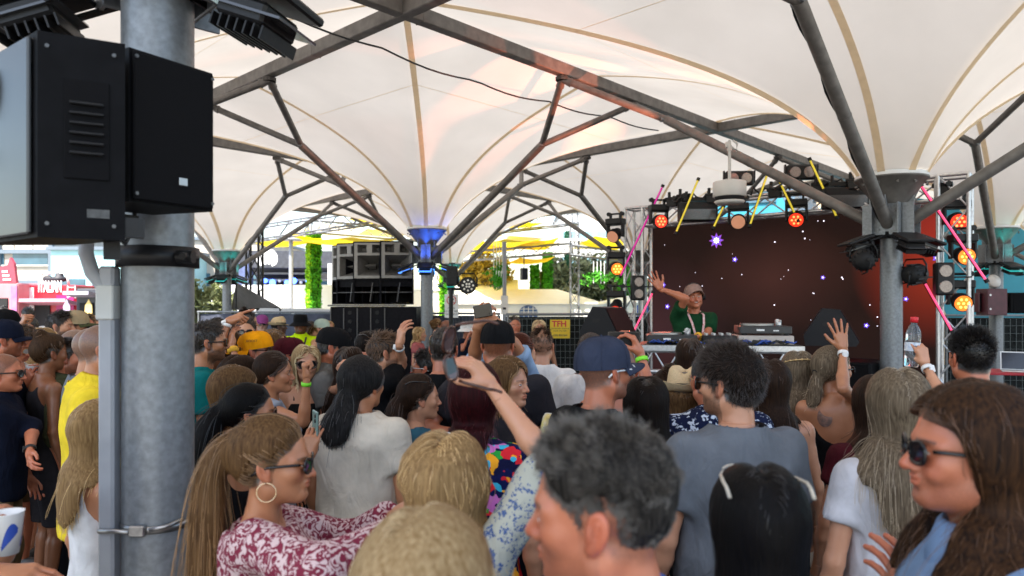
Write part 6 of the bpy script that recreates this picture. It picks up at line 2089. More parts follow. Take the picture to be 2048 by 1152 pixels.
def tree(label, px, pz_top, px_w, d, mat, seed, n=3500, size=.16, base_py=None, group='trees beyond the tents', low=.25):
    r = np.random.default_rng(seed)
    p = P(px, 600, d); top = P(px, pz_top, d).z; rad = px_w / F * d / 2
    t = thing('tree', label, 'tree', (p.x, d, 0), 0, group)
    b = MB(); tk = [(0, 0, 0), (.1, .05, top * .2), (-.05, .1, top * .45), (.0, .05, top * .8)]; b.tube(tk, .1, 8, rad=[top * .03, top * .024, top * .018, .03])
    cs = []
    for k in range(9):
        a = r.uniform(0, 6.28); z0 = top * r.uniform(.2, .5); q = Vector((math.cos(a) * rad * r.uniform(.4, .9), math.sin(a) * rad * r.uniform(.4, .9), top * r.uniform(low + .2, .92)))
        m_ = Vector((q.x * .45, q.y * .45, z0 + (q.z - z0) * .6)); b.tube([(0, 0, z0), m_, q], .05, 6, rad=[top * .012, top * .008, .015]); cs += [q[:], ((m_ + q) / 2)[:]]
    b.build('trunk', BARK, t)
    for k in range(26):
        u = r.normal(size=3); u /= np.linalg.norm(u); q = u * np.array((rad, rad, top * (1 - low) / 2)) * r.uniform(.5, .95) ** .6 + np.array((0, 0, top * (1 + low) / 2)); cs.append(tuple(q))
    vs, fs = leaves(n, np.array(cs), rad * .17, size, r)
    vs[:, 2] = np.maximum(vs[:, 2], .15)
    link_mesh('crown', np_mesh('crown', vs, fs, False), t, mat)
    return t


OLIVE = leaf_mat('olive', (.13, .17, .06), (.30, .33, .15)); YLW = leaf_mat('yellow', (.34, .25, .05), (.50, .40, .12)); GRG = leaf_mat('grey green', (.07, .10, .05), (.22, .24, .14)); VIV = leaf_mat('vivid', (.02, .16, .008), (.10, .45, .02)); LIME = leaf_mat('lime', (.20, .48, .01), (.36, .68, .02))
tree('pale olive tree beside the thick near column', 398, 560, 95, 21, OLIVE, 1, 4200, .10, low=.1)
tree('small olive tree between the thick near column and the teal lit column', 436, 566, 70, 23, OLIVE, 2, 3000, .10, low=.1)
tree('yellow leaved tree behind the white marquee and the bird sign', 968, 505, 110, 38, YLW, 3, 4200, .22)
tree('grey green tree between the hedge towers and the truss tower', 1118, 520, 80, 40, GRG, 5, 3000, .24)
tree('grey green tree behind the hanging plants near the stage lights', 1190, 515, 120, 42, GRG, 6, 5000, .24)
tree('grey green tree half hidden by the stage tower', 1262, 522, 90, 41, GRG, 7, 3200, .24)


def hedge_tower(label, x0, x1, ytop, d, mat, mat2, seed, split=.35, rz_=25):
    r = np.random.default_rng(seed); a, e = P(x0, ytop, d), P(x1, ytop, d); wd = (e.x - a.x) / 1.32; h = a.z
    t = thing('hedge_tower', label, 'hedge tower', ((a.x + e.x) / 2, d, 0), R(rz_), 'towers clad in artificial hedge')
    MB().box((0, 0, h / 2), (wd * .94, wd * .94, h - .1)).build('core', M('hedge core', (.01, .05, .005), .9, 0, .2), t)
    for k, (nx, ny, m_) in enumerate(((-1, 0, mat2), (0, -1, mat), (1, 0, mat), (0, 1, mat2))):
        n = int(1700); uu = r.uniform(-wd / 2, wd / 2, n); zz = r.uniform(0.05, h, n)
        c = np.stack([nx * wd / 2 + (uu if nx == 0 else 0 * uu), ny * wd / 2 + (uu if ny == 0 else 0 * uu), zz], 1) + r.normal(size=(n, 3)) * .025
        vs, fs = leaves(n, c, .0, .075, r, 1.0); c2 = c[np.arange(n)]
        v0 = vs.reshape(n, 4, 3); v0 = v0 - v0.mean(1, keepdims=True) + c2[:, None]
        link_mesh('hedge_face', np_mesh('hedge', v0.reshape(-1, 3), fs, False), t, m_)
    return t


hedge_tower('tall bright green hedge tower beside the horn speakers', 613, 641, 457, 33, VIV, LIME, 1, rz_=38)
hedge_tower('short green hedge tower over the white marquee', 1061, 1077, 531, 39, VIV, VIV, 2, rz_=20)
hedge_tower('middle green hedge tower over the white marquee', 1085, 1104, 506, 39, VIV, VIV, 3, rz_=20)
hedge_tower('tall dark green hedge tower against the grey truss tower', 1130, 1142, 464, 40, leaf_mat('dark hedge', (.02, .09, .06), (.05, .18, .10)), leaf_mat('dark hedge', 0, 0), 4, rz_=20)
hedge_tower('green hedge tower behind the farthest column', 880, 893, 530, 36, VIV, LIME, 5)
hedge_tower('green hedge tower behind the lowest stage light', 1238, 1258, 515, 38, VIV, VIV, 6)


def hanging_plant(label, px, py, d, w_, h_, seed):
    r = np.random.default_rng(seed); p = P(px, py, d); t = thing('hanging_plant', label, 'hanging plant', p, 0, 'hanging green plants')
    cs = r.normal(size=(26, 3)) * np.array((w_ / F * d / 3.4, .2, h_ / F * d / 3.6)); vs, fs = leaves(420, cs, .05, .085, r)
    link_mesh('foliage', np_mesh('foliage', vs, fs, False), t, VIV)
    b = MB()
    for k in range(4): x = (k - 1.5) * w_ / F * d / 5; b.cyl((x, 0, -.2), (x, 0, h_ / F * d * 1.1), .02, n=6)
    b.build('hanger', WHITE, t)


hanging_plant('hanging plants beside the thin grey pole', 996, 545, 27, 28, 55, 1); hanging_plant('smaller hanging plants low beside the thin grey pole', 1000, 566, 26, 24, 22, 2)
hanging_plant('hanging plants in front of the grey green tree by the stage lights', 1198, 556, 27, 36, 30, 3)

# ================================================================ marquees, sails and far structures
CANV = M('white marquee canvas', (.80, .80, .79), .7, 0, .03, 3); YSAIL = M('yellow sail cloth', (.82, .62, .01), .7, 0, .05, 3); WSAIL = M('white sail cloth', (.8, .8, .76), .7, 0, .04, 3)
for m_, c_ in ((YSAIL, (.9, .66, .01, 1)), (WSAIL, (.85, .85, .8, 1))):
    _t = m_.node_tree; _tr = _t.nodes.new('ShaderNodeBsdfTranslucent'); _tr.inputs[0].default_value = c_; _mx = _t.nodes.new('ShaderNodeMixShader'); _mx.inputs[0].default_value = .42
    _t.links.new(_t.nodes['Principled BSDF'].outputs[0], _mx.inputs[1]); _t.links.new(_tr.outputs[0], _mx.inputs[2]); _t.links.new(_mx.outputs[0], _t.nodes['Material Output'].inputs[0])
FARS = M('far grey truss', (.20, .21, .23), .5, .3, .2, 20)


def sail(label, corners, sag, mat):
    n = 10; A_, B_, C_, D_ = [P(*c) for c in corners]; b = MB(); vs = []
    for i in range(n + 1):
        for j in range(n + 1):
            u, v = i / n, j / n; p = A_ * (1 - u) * (1 - v) + B_ * u * (1 - v) + C_ * u * v + D_ * (1 - u) * v
            p.z -= sag * (math.sin(PI * u) + math.sin(PI * v)) / 2; k = .12 * math.sin(PI * u) * (v - .5) ; p.x -= k * (B_ - A_).length * .0; vs.append(p)
    fs = [(i * (n + 1) + j, (i + 1) * (n + 1) + j, (i + 1) * (n + 1) + j + 1, i * (n + 1) + j + 1) for i in range(n) for j in range(n)]
    b.add(vs, fs, True); return tag(b.build('shade_sail', mat), label, 'shade sail', 'shade sails over the far bar')


sail('yellow sail peak above the horn speakers', [(560, 474, 33), (700, 474, 24), (835, 470, 24), (690, 490, 36)], .25, YSAIL)
sail('yellow sail left of the tall hedge tower under the strut', [(505, 484, 38), (590, 466, 30), (650, 476, 30), (560, 494, 40)], .2, YSAIL)
sail('long yellow sail strip right behind the blue lit column', [(860, 500, 40), (960, 486, 30), (1060, 492, 32), (960, 508, 44)], .2, YSAIL)
sail('yellow sail just under the grey truss over the horn speakers', [(690, 438, 34), (770, 428, 26), (850, 446, 26), (800, 452, 38)], .2, YSAIL)
sail('white sail between the yellow sails over the horn speakers', [(540, 470, 40), (640, 445, 30), (850, 458, 30), (760, 474, 40)], .3, WSAIL)
sail('yellow sail high behind the strut left of the thin pole', [(950, 478, 34), (1010, 478, 25), (1100, 472, 27), (990, 500, 36)], .25, YSAIL)
sail('yellow sail ending in a point by the dark hedge tower', [(1005, 492, 34), (1070, 480, 26), (1118, 474, 30), (1090, 500, 36)], .15, YSAIL)
sail('yellow sail beyond the dark hedge tower', [(1140, 484, 36), (1190, 472, 27), (1290, 470, 27), (1230, 500, 36)], .25, YSAIL)
sail('low yellow sail over the hanging black speaker', [(1000, 524, 40), (1040, 515, 32), (1110, 513, 32), (1080, 525, 42)], .2, YSAIL)
sail('yellow sail up beside the truss and the long strut', [(990, 450, 34), (1030, 438, 27), (1090, 445, 28), (1040, 455, 36)], .15, YSAIL)
sail('broad white sail over the hedge towers', [(900, 500, 44), (1000, 470, 30), (1300, 470, 30), (1250, 505, 44)], .3, WSAIL)


def far_truss(label, p0, p1, w_=.45, mat=FARS):
    a, e = Vector(p0), Vector(p1); t = thing('far_truss', label, 'truss', a, 0, 'grey trusses over the far bar')
    truss_parts(t, (0, 0, 0), e - a, w_, .6, mat, .035, .018); return t


far_truss('grey truss rising behind the tall hedge tower towards the tent', P(500, 470, 27), P(770, 428, 24), .5)
far_truss('grey truss level behind the horn speakers', P(620, 452, 27), P(880, 474, 27), .45)
far_truss('grey truss over the dark hedge tower', P(985, 455, 30), P(1150, 435, 28), .5)
far_truss('grey truss from the dark hedge tower to the stage tower', P(1142, 500, 30), P(1300, 520, 30), .4)
far_truss('grey truss crossing behind the long strut to the dark hedge tower', P(900, 515, 32), P(1142, 496, 30), .4)
far_truss('upright grey truss tower against the dark hedge tower', z(P(1149, 600, 31)), P(1149, 446, 31), .36)
far_truss('black truss tower in front of the far stage', z(P(509, 600, 21)), P(509, 452, 21), .36, BLACK)['group'] = 'black lighting towers'
t = thing('thin_pole', 'thin grey pole in front of the white marquee', 'pole', z(P(1009, 600, 16)))
MB().cyl((0, 0, 0), (0, 0, 3.3), .045, n=12).build('shaft', M('grey paint', (.30, .32, .36), .5, 0, .1), t); MB().box((.0, -.05, 1.88), (.16, .01, .42)).build('notice', WHITE, t); MB().box((0, -.057, 1.80), (.07, .004, .05)).build('print', INK, t)
t = thing('thin_pole', 'grey lamp pole in front of the far stage', 'pole', z(P(582, 600, 30))); MB().cyl((0, 0, 0), (0, 0, 4.6), .09, n=12).build('shaft', M('grey paint', (.3, .3, .3)), t); MB().lathe([(.001, .12), (.5, .0), (.48, -.03), (.001, .05)], (0, 0, 4.62), 20).build('lamp_head', M('grey paint', (.3, .3, .3)), t)


def far_speaker(label, px, py, d, w_, h_):
    p = P(px, py, d); t = thing('hung_speaker', label, 'speaker', p, R(20)); x, h = w_ / F * d, h_ / F * d
    MB().box((0, 0, 0), (x, x, h), None, .02).build('cabinet', M('grey cabinet', (.12, .12, .125), .6, 0, .1), t); MB().cyl((0, 0, h / 2), (0, 0, h / 2 + .5), .02, n=6).build('hanger', BLACK, t); MB().box((0, -x / 2 - .006, 0), (x * .86, .012, h * .92)).build('grille', BLACKM, t)


far_speaker('grey speaker hanging in the air near the short hedge tower', 1048, 548, 26, 13, 24)

# white marquee with arched window
p = P(1050, 600, 31); t = thing('marquee', 'white gabled marquee with a blue arched window', 'marquee', (p.x, 31, 0), R(4))
x0, x1, hw, hr, dp = -3.4, 3.5, 1.90, 2.62, 7.0
b = MB(); b.box((0, dp / 2, hw / 2), (x1 - x0, dp, hw)); b.build('walls', CANV, t)
b = MB(); e_ = .12
b.add([(x0 - e_, -e_, hw), (x1 + e_, -e_, hw), (x1 + e_, dp + e_, hw), (x0 - e_, dp + e_, hw), (x0 + 1.3, dp / 2, hr), (x1 - 1.6, dp / 2, hr)], [(0, 1, 5, 4), (1, 2, 5), (2, 3, 4, 5), (3, 0, 4)]); b.build('roof', CANV, t)
b = MB(); pts = [(-.25, 1.3), (.55, 1.3)] + [(.15 + .40 * math.cos(PI * k / 12), 1.55 + .3 * math.sin(PI * k / 12)) for k in range(13)]
b.add([(x, -.012, zz) for x, zz in pts], [tuple(range(len(pts)))]); w_o = b.build('window', M('blue clear pane', (.10, .16, .34), .15, 0, .3, 8), t)
b = MB()
for k in range(1, 4): b.box((-.25 + .20 * k, -.024, 1.54), (.03, .012, .48))
for k in range(3): b.box((.15, -.025, 1.42 + k * .13), (.76, .012, .026))
b.build('glazing_bars', WHITE, w_o)
p = P(930, 600, 36); t = thing('marquee', 'long white marquee wall behind the bird sign', 'marquee', (p.x - 2.2, 36, 0), 0)
MB().box((0, 2, 1.3), (9.5, 4, 2.6)).build('walls', CANV, t); b = MB(); b.add([(-4.9, -.1, 2.6), (4.9, -.1, 2.6), (4.9, 4.1, 2.6), (-4.9, 4.1, 2.6), (-4.9, 2, 3.2), (4.9, 2, 3.2)], [(0, 1, 5, 4), (2, 3, 4, 5), (0, 4, 3), (1, 2, 5)]); b.build('roof', CANV, t)
p = P(1225, 600, 32); t = thing('marquee', 'small white tent with a blue door behind the stage tower', 'marquee', (p.x + 1.2, 32, 0), 0)
MB().box((0, 1.2, 1.0), (3.4, 2.4, 1.9)).build('walls', CANV, t); b = MB(); b.add([(-1.8, -.1, 1.95), (1.8, -.1, 1.95), (1.8, 2.5, 1.95), (-1.8, 2.5, 1.95), (0, 1.2, 2.35)], [(0, 1, 4), (1, 2, 4), (2, 3, 4), (3, 0, 4)]); b.build('roof', CANV, t); MB().box((.15, -.02, 1.0), (.5, .03, 1.7)).build('door', M('blue door', (.02, .10, .45), .5, 0, .1), t)

# white wall in front of the far stage and the dark awning
t = thing('white_hoarding', 'long blank white wall below the far stage', 'hoarding', z(P(575, 600, 35)), R(-6))
for k in range(6): MB().box((-3.3 + k * 1.25, 0, 1.42), (1.24, .08, 2.84), None, .006).build('panel', CANV, t)
AWN = M('dark awning cloth', (.10, .09, .08), .8, 0, .2, 5)
t = thing('awning', 'dark sloping awning beside the black truss tower', 'awning', z(P(470, 600, 19))); q = [P(472, 566, 19), P(560, 617, 17), P(520, 619, 21), P(462, 620, 22)]; q = [v - t.location for v in q]
b = MB(); b.add([*q, *[v + Vector((0, 0, .03)) for v in q]], [(0, 1, 2, 3), (7, 6, 5, 4), (0, 4, 5, 1), (1, 5, 6, 2), (2, 6, 7, 3), (3, 7, 4, 0)]); b.build('cloth', AWN, t)
for v in q: MB().cyl((v.x, v.y, 0), v, .02, n=8).build('pole', BLACK, t)
t = thing('parked_van', 'pale van whose windows show over the slate fence', 'van', z(P(612, 610, 17)), R(0))
CAR = M('pale van paint', (.55, .57, .60), .3, 0, .05); GLS = M('van glass', (.16, .20, .24), .08, 0, .1, spec=.7)
b = MB(); b.prism([(-2.0, .35), (2.0, .35), (2.05, 1.2), (1.9, 1.75), (-1.1, 1.80), (-1.55, 1.25), (-2.0, 1.1)], 0, 1.7, Matrix(((1, 0, 0), (0, 0, 1), (0, 1, 0)))); b.build('body', CAR, t)
for x0, x1 in ((-1.15, -.35), (-.28, .75), (.82, 1.7)): MB().box(((x0 + x1) / 2, -.008, 1.50), (x1 - x0, .012, .36)).build('window', GLS, t)
for x in (-1.3, 1.3):
    for y in (.1, 1.6): MB().cyl((x, y - .1, .32), (x, y + .1, .32), .32, n=18).build('wheel', BLACKM, t)

# the far stage
p = P(560, 600, 42); t = thing('far_stage', 'distant stage with dark canopy, white emblem and blue lights', 'stage', (p.x, 42, 0), R(4))
DARKB = M('dark stage cloth', (.05, .055, .07), .8, 0, .3, 4)
MB().box((.2, 3, 4.55), (6.6, 6, 1.0)).build('canopy', DARKB, t); MB().box((.2, 6.2, 2.5), (6.6, .2, 3.2)).build('back_wall', M('stage depths', (.015, .02, .05), .8, 0, .3, 2), t)
MB().box((-2.55, .4, 2.3), (1.5, 1, 4.0)).build('side_wing', M('blue side scrim', (.10, .13, .26), .8, 0, .2, 3), t); MB().box((3.2, .4, 2.3), (.8, 1, 4.0)).build('side_wing', CANV, t)
MB().box((.2, 3, .8), (6.6, 6, 1.6)).build('deck', DARKB, t)
b = MB(); em = [(math.cos(a) * .62, 4.58 + math.sin(a) * .62) for a in np.linspace(-.6, PI + .6, 22)] + [(-.30, 4.12), (-.22, 4.30), (-.10, 4.22), (0, 4.30), (.10, 4.22), (.22, 4.30), (.30, 4.12)]
b.add([(x - .75, -.012, zz) for x, zz in em], [tuple(range(len(em)))]); b.build('emblem', WHITE, t)
for zz, k in ((3.75, 10), (3.35, 9)):
    MB().box((.2, 1.0, zz), (5.2, .2, .12)).build('lighting_bar', FARS, t)
BL_ = M('far blue stage light', (.05, .1, .5), .3, 0, 0, emit=(.08, .18, 1.0), es=2.5); RL_ = M('far pink stage light', (.5, .05, .2), .3, 0, 0, emit=(1, .08, .25), es=.9); CL_ = M('far cyan stage light', (.1, .4, .5), .3, 0, 0, emit=(.2, .7, .9), es=.7)
for k in range(9): MB().ball((-1.5 + k * .42, .85, 3.2 + .1 * (k % 2)), .10 + .05 * (k % 3), 5).build('lamp', BL_ if k % 3 else WHITE, t)
for k in range(9): MB().box((.4 + k * .27, 4, 2.1), (.12, .1, 1.0 + .3 * (k % 2))).build('light_column', (RL_, CL_, DARKB)[k % 3], t)
MB().box((-.5, 2.0, 2.35), (1.8, .8, .7), None, .1).build('dj_booth', CANV, t)

# buildings
BEIGE = M('beige cladding', (.46, .41, .34), .7, 0, .08, 2, stretch=(1, 1, .2)); TURQ = M('turquoise cladding', (.34, .58, .60), .6, 0, .06, 2); GLAZ = M('dark blue glazing', (.06, .13, .18), .12, .1, .2, 1.5, spec=.7); FRM = M('steel grey frame', (.16, .20, .24), .6, .2, .1); PALE = M('pale render', (.62, .62, .60), .7, 0, .05, 2)


def building(label, px0, px1, pytop, d, dep, mat, rz_=0, rows=(), cols=0, winmat=None, frames=False, group='buildings beyond the festival'):
    a, e = P(px0, pytop, d), P(px1, pytop, d); W_ = e.x - a.x; H = a.z
    t = thing('building', label, 'building', (a.x, d, 0), R(rz_), group)
    MB().box((W_ / 2, dep / 2, H / 2), (W_, dep, H)).build('wall', mat, t); MB().box((W_ / 2, dep / 2, H + .1), (W_ + .4, dep + .4, .2)).build('roof', FRM, t)
    for zz, hh in rows:
        for k in range(cols):
            x = W_ * (k + .5) / cols; o = MB().box((x, -.02, zz), (W_ / cols * .8, .08, hh)).build('window', winmat or GLAZ, t); MB().box((x, -.07, zz - hh / 2 - .06), (W_ / cols * .86, .14, .08)).build('sill', PALE, o)
    if frames:
        k = 0
        while k <= W_: MB().box((k, -.12, H / 2), (.28, .24, H)).build('column', FRM, t); k += W_ / 5
        for zz in (H * .45, H * .72): MB().box((W_ / 2, -.13, zz), (W_, .2, .25)).build('girder', FRM, t)
        MB().box((W_ * .5, -.2, H * .58), (.2, .14, H * .42), Matrix.Rotation(R(50), 3, 'Y')).build('brace', FRM, t)
        k = 0
        while k < 14: MB().box((W_ * (k + .5) / 14, -.03, H * .86), (W_ / 14 * .92, .06, H * .24)).build('panel', M('pale panel', (.5, .47, .42), .6, 0, .08, 3), t); k += 1
    return t


building('beige steel framed warehouse behind the food trucks', -420, 105, 440, 46, 12, BEIGE, 0, [(4.9, .9)], 6, frames=True)
building('turquoise clad building behind the black food truck', 102, 330, 500, 44, 10, TURQ, 0, [(3.0, .9)], 3)
building('beige low building behind the teal lit column', 330, 520, 480, 50, 10, BEIGE, 0, [(3.6, .9)], 4)
building('pale hotel with blue windows over the far sails', 1120, 1330, 425, 90, 14, PALE, 0, [(10.4, 1.4), (7.2, 1.3), (4, 1.3)], 6, M('pale blue glazing', (.22, .40, .46), .15, 0, .1, 1))
building('white building with blue shutters behind the tall hedge tower', 640, 700, 528, 48, 9, PALE, 0, [(4.1, .35), (3.3, .35), (2.5, .35), (1.7, .35)], 2, M('blue shutter', (.14, .36, .52), .5, 0, .15, 4))
# blue building with slanting stripes behind the stage
a = P(1350, 330, 24); W_ = 26; t = thing('building', 'blue building painted with slanting pale stripes behind the stage', 'building', (a.x, 24, 0), R(-18), 'buildings beyond the festival')
MBLUE = M('blue painted wall', (.03, .26, .36), .6, 0, .08, 1.5); H = 7.5
MB().box((W_ / 2, 4, H / 2), (W_, 8, H)).build('wall', MBLUE, t); MB().box((W_ / 2, 4, H + .1), (W_ + .3, 8.3, .2)).build('roof', FRM, t)
for k in range(12):
    m_ = (M('mural sand', (.62, .45, .28), .6, 0, .06, 2), M('mural pale blue', (.35, .52, .60), .6, 0, .05, 2), M('mural slate', (.10, .16, .22), .6, 0, .05, 2))[k % 3]
    x = 1.5 + k * 2.1; b = MB(); dx = (-1) ** (k // 2) * 3.2; x2 = min(max(x + dx, .1), W_ - 1.1)
    b.add([(x, -.012, .05), (x + .9, -.012, .05), (x2 + .9, -.012, H - .05), (x2, -.012, H - .05)], [(0, 1, 2, 3)]); b.build('painted_stripe', m_, t)
    MB().box((x + 1.2, -.03 - .001 * k, 5.6), (1.0, .06, .8)).build('window', GLAZ, t)

# ================================================================ food trucks
CRM = M('crimson truck paint', (.42, .015, .03), .35, 0, .08, 3); PINK = M('faded pink panel', (.62, .22, .24), .5, 0, .1, 3); MAG = M('magenta panel', (.42, .01, .16), .4, 0, .12, 3); DGR = M('charcoal truck paint', (.045, .05, .06), .45, 0, .1, 3); YTX = M('yellow lettering', (.72, .45, .02), .5, 0, 0); MURAL = M('violet mural', (.30, .22, .45), .5, 0, .5, 2.2, col2=(.75, .65, .75))
DK = M('dark serving hatch', (.012, .012, .012), .8, 0, .2); GOLD = M('gold banner cloth', (.75, .58, .22), .7, 0, .2, 5)


def truck(label, px0, px1, pytop, d, mat, hatch, group='food trucks'):
    a, e = P(px0, pytop, d), P(px1, pytop, d); W_, H = e.x - a.x, a.z
    t = thing('food_truck', label, 'food truck', (a.x, d, 0), 0, group)
    MB().box((W_ / 2, 1.1, (H + .45) / 2), (W_, 2.2, H - .45), None, .03).build('body', mat, t)
    for x in (.5, W_ - .5):
        for y in (.25, 1.95): MB().cyl((x, y - .12, .36), (x, y + .12, .36), .36, n=18).build('wheel', BLACKM, t)
    if hatch:
        x0, x1 = hatch; MB().box(((x0 + x1) / 2 * W_, -.015, H * .62), ((x1 - x0) * W_, .05, H * .42)).build('serving_hatch', DK, t); MB().box(((x0 + x1) / 2 * W_, -.22, H * .40), ((x1 - x0) * W_, .4, .04)).build('counter', STEEL, t)
    return t, W_, H


t, W_, H = truck('pink and white food truck at the edge with a tall fin sign', -160, 36, 566, 20, PINK, (.45, .90)); 
b = MB(); b.prism([(W_ - .66, H), (W_ - .05, H), (W_ - .12, H + .55), (W_ - .22, H + .72), (W_ - .3, H + .5), (W_ - .66, H + .42)], 0, .1, Matrix(((1, 0, 0), (0, 0, 1), (0, 1, 0)))); b.build('fin_sign', M('red fin sign', (.5, .06, .09), .5, 0, .1), t)
for k in range(3): MB().box((W_ - .30 - .03 * k, -.012, H + .10 + .11 * k), (.22 - .03 * k, .02, .06)).build('sign_panel', WHITE, t)
MB().box((W_ - .1, -.012, H * .62), (.16, .03, H * .7)).build('mural_panel', M('purple poster', (.30, .08, .40), .5, 0, .5, 4, col2=(.7, .25, .3)), t)
t, W_, H = truck('crimson food truck with white ITALIAN sign and magenta side', 36, 152, 570, 20.5, CRM, (.30, .56))
MB().box((.26, -.012, H * .66), (.42, .03, H * .62)).build('white_door', CANV, t); MB().box((W_ * .82, -.012, H * .62), (W_ * .30, .03, H * .52)).build('magenta_panel', MAG, t)
MB().box((W_ * .63, -.28, H * .80), (W_ * .78, .55, .10), Matrix.Rotation(R(-10), 3, 'X')).build('awning', M('faded pink awning', (.50, .22, .28), .6, 0, .1), t)
b = MB(); b.tube([(W_ * .30, .2, H), (W_ * .29, .2, H + .22), (W_ * .36, .2, H + .36), (W_ * .46, .2, H + .34), (W_ * .55, .2, H + .38), (W_ * .62, .2, H + .33), (W_ * .70, .2, H + .37), (W_ * .78, .2, H + .22), (W_ * .8, .2, H)], .035, 8); b.build('sign_outline', WHITE, t)
b = MB(); b.lathe([(.001, 0), (.10, .0), (.20, .04), (.21, .12), (.11, .16), (.10, .26), (.001, .27)], (W_ * .62, .25, H + .10), 18); b.ball((W_ * .42, .25, H + .18), .13, 8, (1.2, .5, .8)); b.build('pizza_chef_figure', M('dark figure', (.04, .04, .05), .6, 0, .2), t)
text('ITALIAN', 'lettering', WHITE, t, Matrix.Translation((W_ * .56, -.02, H - .06)) @ SX @ Matrix.Diagonal((.62, 1.5, 1, 1)), .30, bold=.010, depth=.01)
b = MB()
for zz in (.03, .16, .29): b.box((W_ * .93, -.02, H - .36 + zz), (.22, .02, .025))
for xx in (-.11, .11): b.box((W_ * .93 + xx, -.02, H - .2), (.025, .02, .36))
b.build('ladder', WHITE, t)
t, W_, H = truck('charcoal food truck with yellow lettering beside the thick near column', 152, 300, 577, 19.5, DGR, (.06, .24))
MB().box((W_ * .14, -.24, H * .93), (W_ * .34, .5, .10), Matrix.Rotation(R(-8), 3, 'X')).build('awning', M('lilac awning', (.35, .33, .42), .6, 0, .1), t)
for x, m_ in ((-.02, MURAL), (.27, GOLD)): b = MB(); b.prism([(-.10, 0), (.10, 0), (.12, .5), (.09, 1.1), (0, 1.28), (-.09, 1.1), (-.12, .5)], 0, .03, Matrix(((1, 0, 0), (0, 0, 1), (0, 1, 0))), (x * W_, -.35, .75)); b.build('feather_banner', m_, t)
for k, s_ in enumerate(('The Meatball Boss', 'Handmade Gourmet', 'Meatballs & Subs', 'Loaded Fries', 'Brisbane')): text(s_, 'lettering', YTX, t, Matrix.Translation((W_ * .36, -.01, H * .93 - k * .105)) @ SX, .105, 'LEFT', depth=.002)
for k in range(2): MB().box((W_ * .38, -.012, H * .47 - k * .11), (.09, .02, .09), None, .01).build('icon', YTX, t); text('themeatballs', 'lettering', YTX, t, Matrix.Translation((W_ * .43, -.01, H * .47 - k * .11)) @ SX, .10, 'LEFT', depth=.002)
MB().lathe([(.001, 0), (.16, 0), (.18, .06), (.16, .12), (.001, .14)], (W_ * .40, .5, H), 16).build('roof_vent', BLACKM, t)

# boxes on the column beyond the stage, laptop table
c = COLS[(1, 0)]
WINE = M('wine red cabinet', (.07, .012, .02), .5, 0, .2, 12)
t = thing('column_cabinet', 'dark wine red box strapped to the column beyond the near tower', 'speaker', P(1983, 604, 12.4), R(10)); MB().box((0, 0, 0), (.40, .26, .46), None, .01).build('cabinet', WINE, t)
b = MB()
for zz in (-.12, .12): b.cyl((-.15, -.128, zz), (-.15, -.138, zz), .018, n=12)
b.build('bolts', STEEL, t)
t = thing('loudspeaker', 'small dark loudspeaker facing out beside the wine red box', 'loudspeaker', P(2029, 606, 12.4), R(-8), 'loudspeakers on the far column'); MB().box((0, 0, 0), (.25, .22, .36), None, .012).build('cabinet', SPK, t); MB().box((.02, -.112, 0), (.19, .01, .33)).build('grille', GRILLE, t); MB().box((-.2, .05, .0), (.2, .05, .05)).build('bracket', BLACK, t)
t = thing('loudspeaker', 'wine tinted loudspeaker behind the near tower facing the stage', 'loudspeaker', P(1953, 605, 12.5), R(30), 'loudspeakers on the far column'); MB().box((0, 0, 0), (.26, .22, .34), None, .012).build('cabinet', WINE, t); MB().box((.0, -.112, 0), (.22, .01, .30)).build('grille', GRILLE, t); MB().box((.2, .05, .0), (.2, .05, .05)).build('bracket', BLACK, t)
b = MB(); b.lathe([(.001, -.03), (.10, -.025), (.12, 0), (.10, .03), (.001, .06)], (0, 0, 0), 24, Matrix.Rotation(R(75), 3, 'X')); tag(b.build('dome_lamp', M('frosted dome', (.62, .58, .54), .5, 0, .03), None, P(1988, 562, 12.45)), 'round white dome lamp on the column above the wine red box', 'lamp')
p = P(2010, 745, 8.6); t = thing('side_table', 'red topped table with a laptop at the far side of the stage', 'table', (p.x + .3, p.y, 0), R(-14)); MB().box((0, 0, p.z), (1.5, .6, .03), None, .005).build('tabletop', M('red table cloth', (.40, .02, .03), .6, 0, .1), t)
for sx in (-.65, .65):
    for sy in (-.25, .25): MB().cyl((sx, sy, .0), (sx, sy, p.z - .015), .02, n=8).build('leg', BLACK, t)
q = P(2036, 742, 8.55); q.z = p.z + .017
t2 = thing('laptop', 'open silver laptop on the red topped table', 'laptop', q, R(-30)); LAP = M('silver laptop', (.6, .6, .6), .35, .5, .04)
MB().box((0, -.02, .008), (.34, .24, .014), None, .004).build('base', LAP, t2); rot = Matrix.Rotation(R(-12), 3, 'X'); MB().box(Vector((0, .115, .12)), (.34, .01, .225), rot, .003).build('lid', LAP, t2); MB().box(Vector((0, .106, .12)), (.31, .006, .20), rot).build('display', M('dark display', (.01, .01, .02), .1, 0, 0), t2)
# ================================================================ the crowd
def cl(n, c, *a, **k): return cloth('cloth ' + n, tuple(.95 * v for v in srgb(*c)), *a, **k)


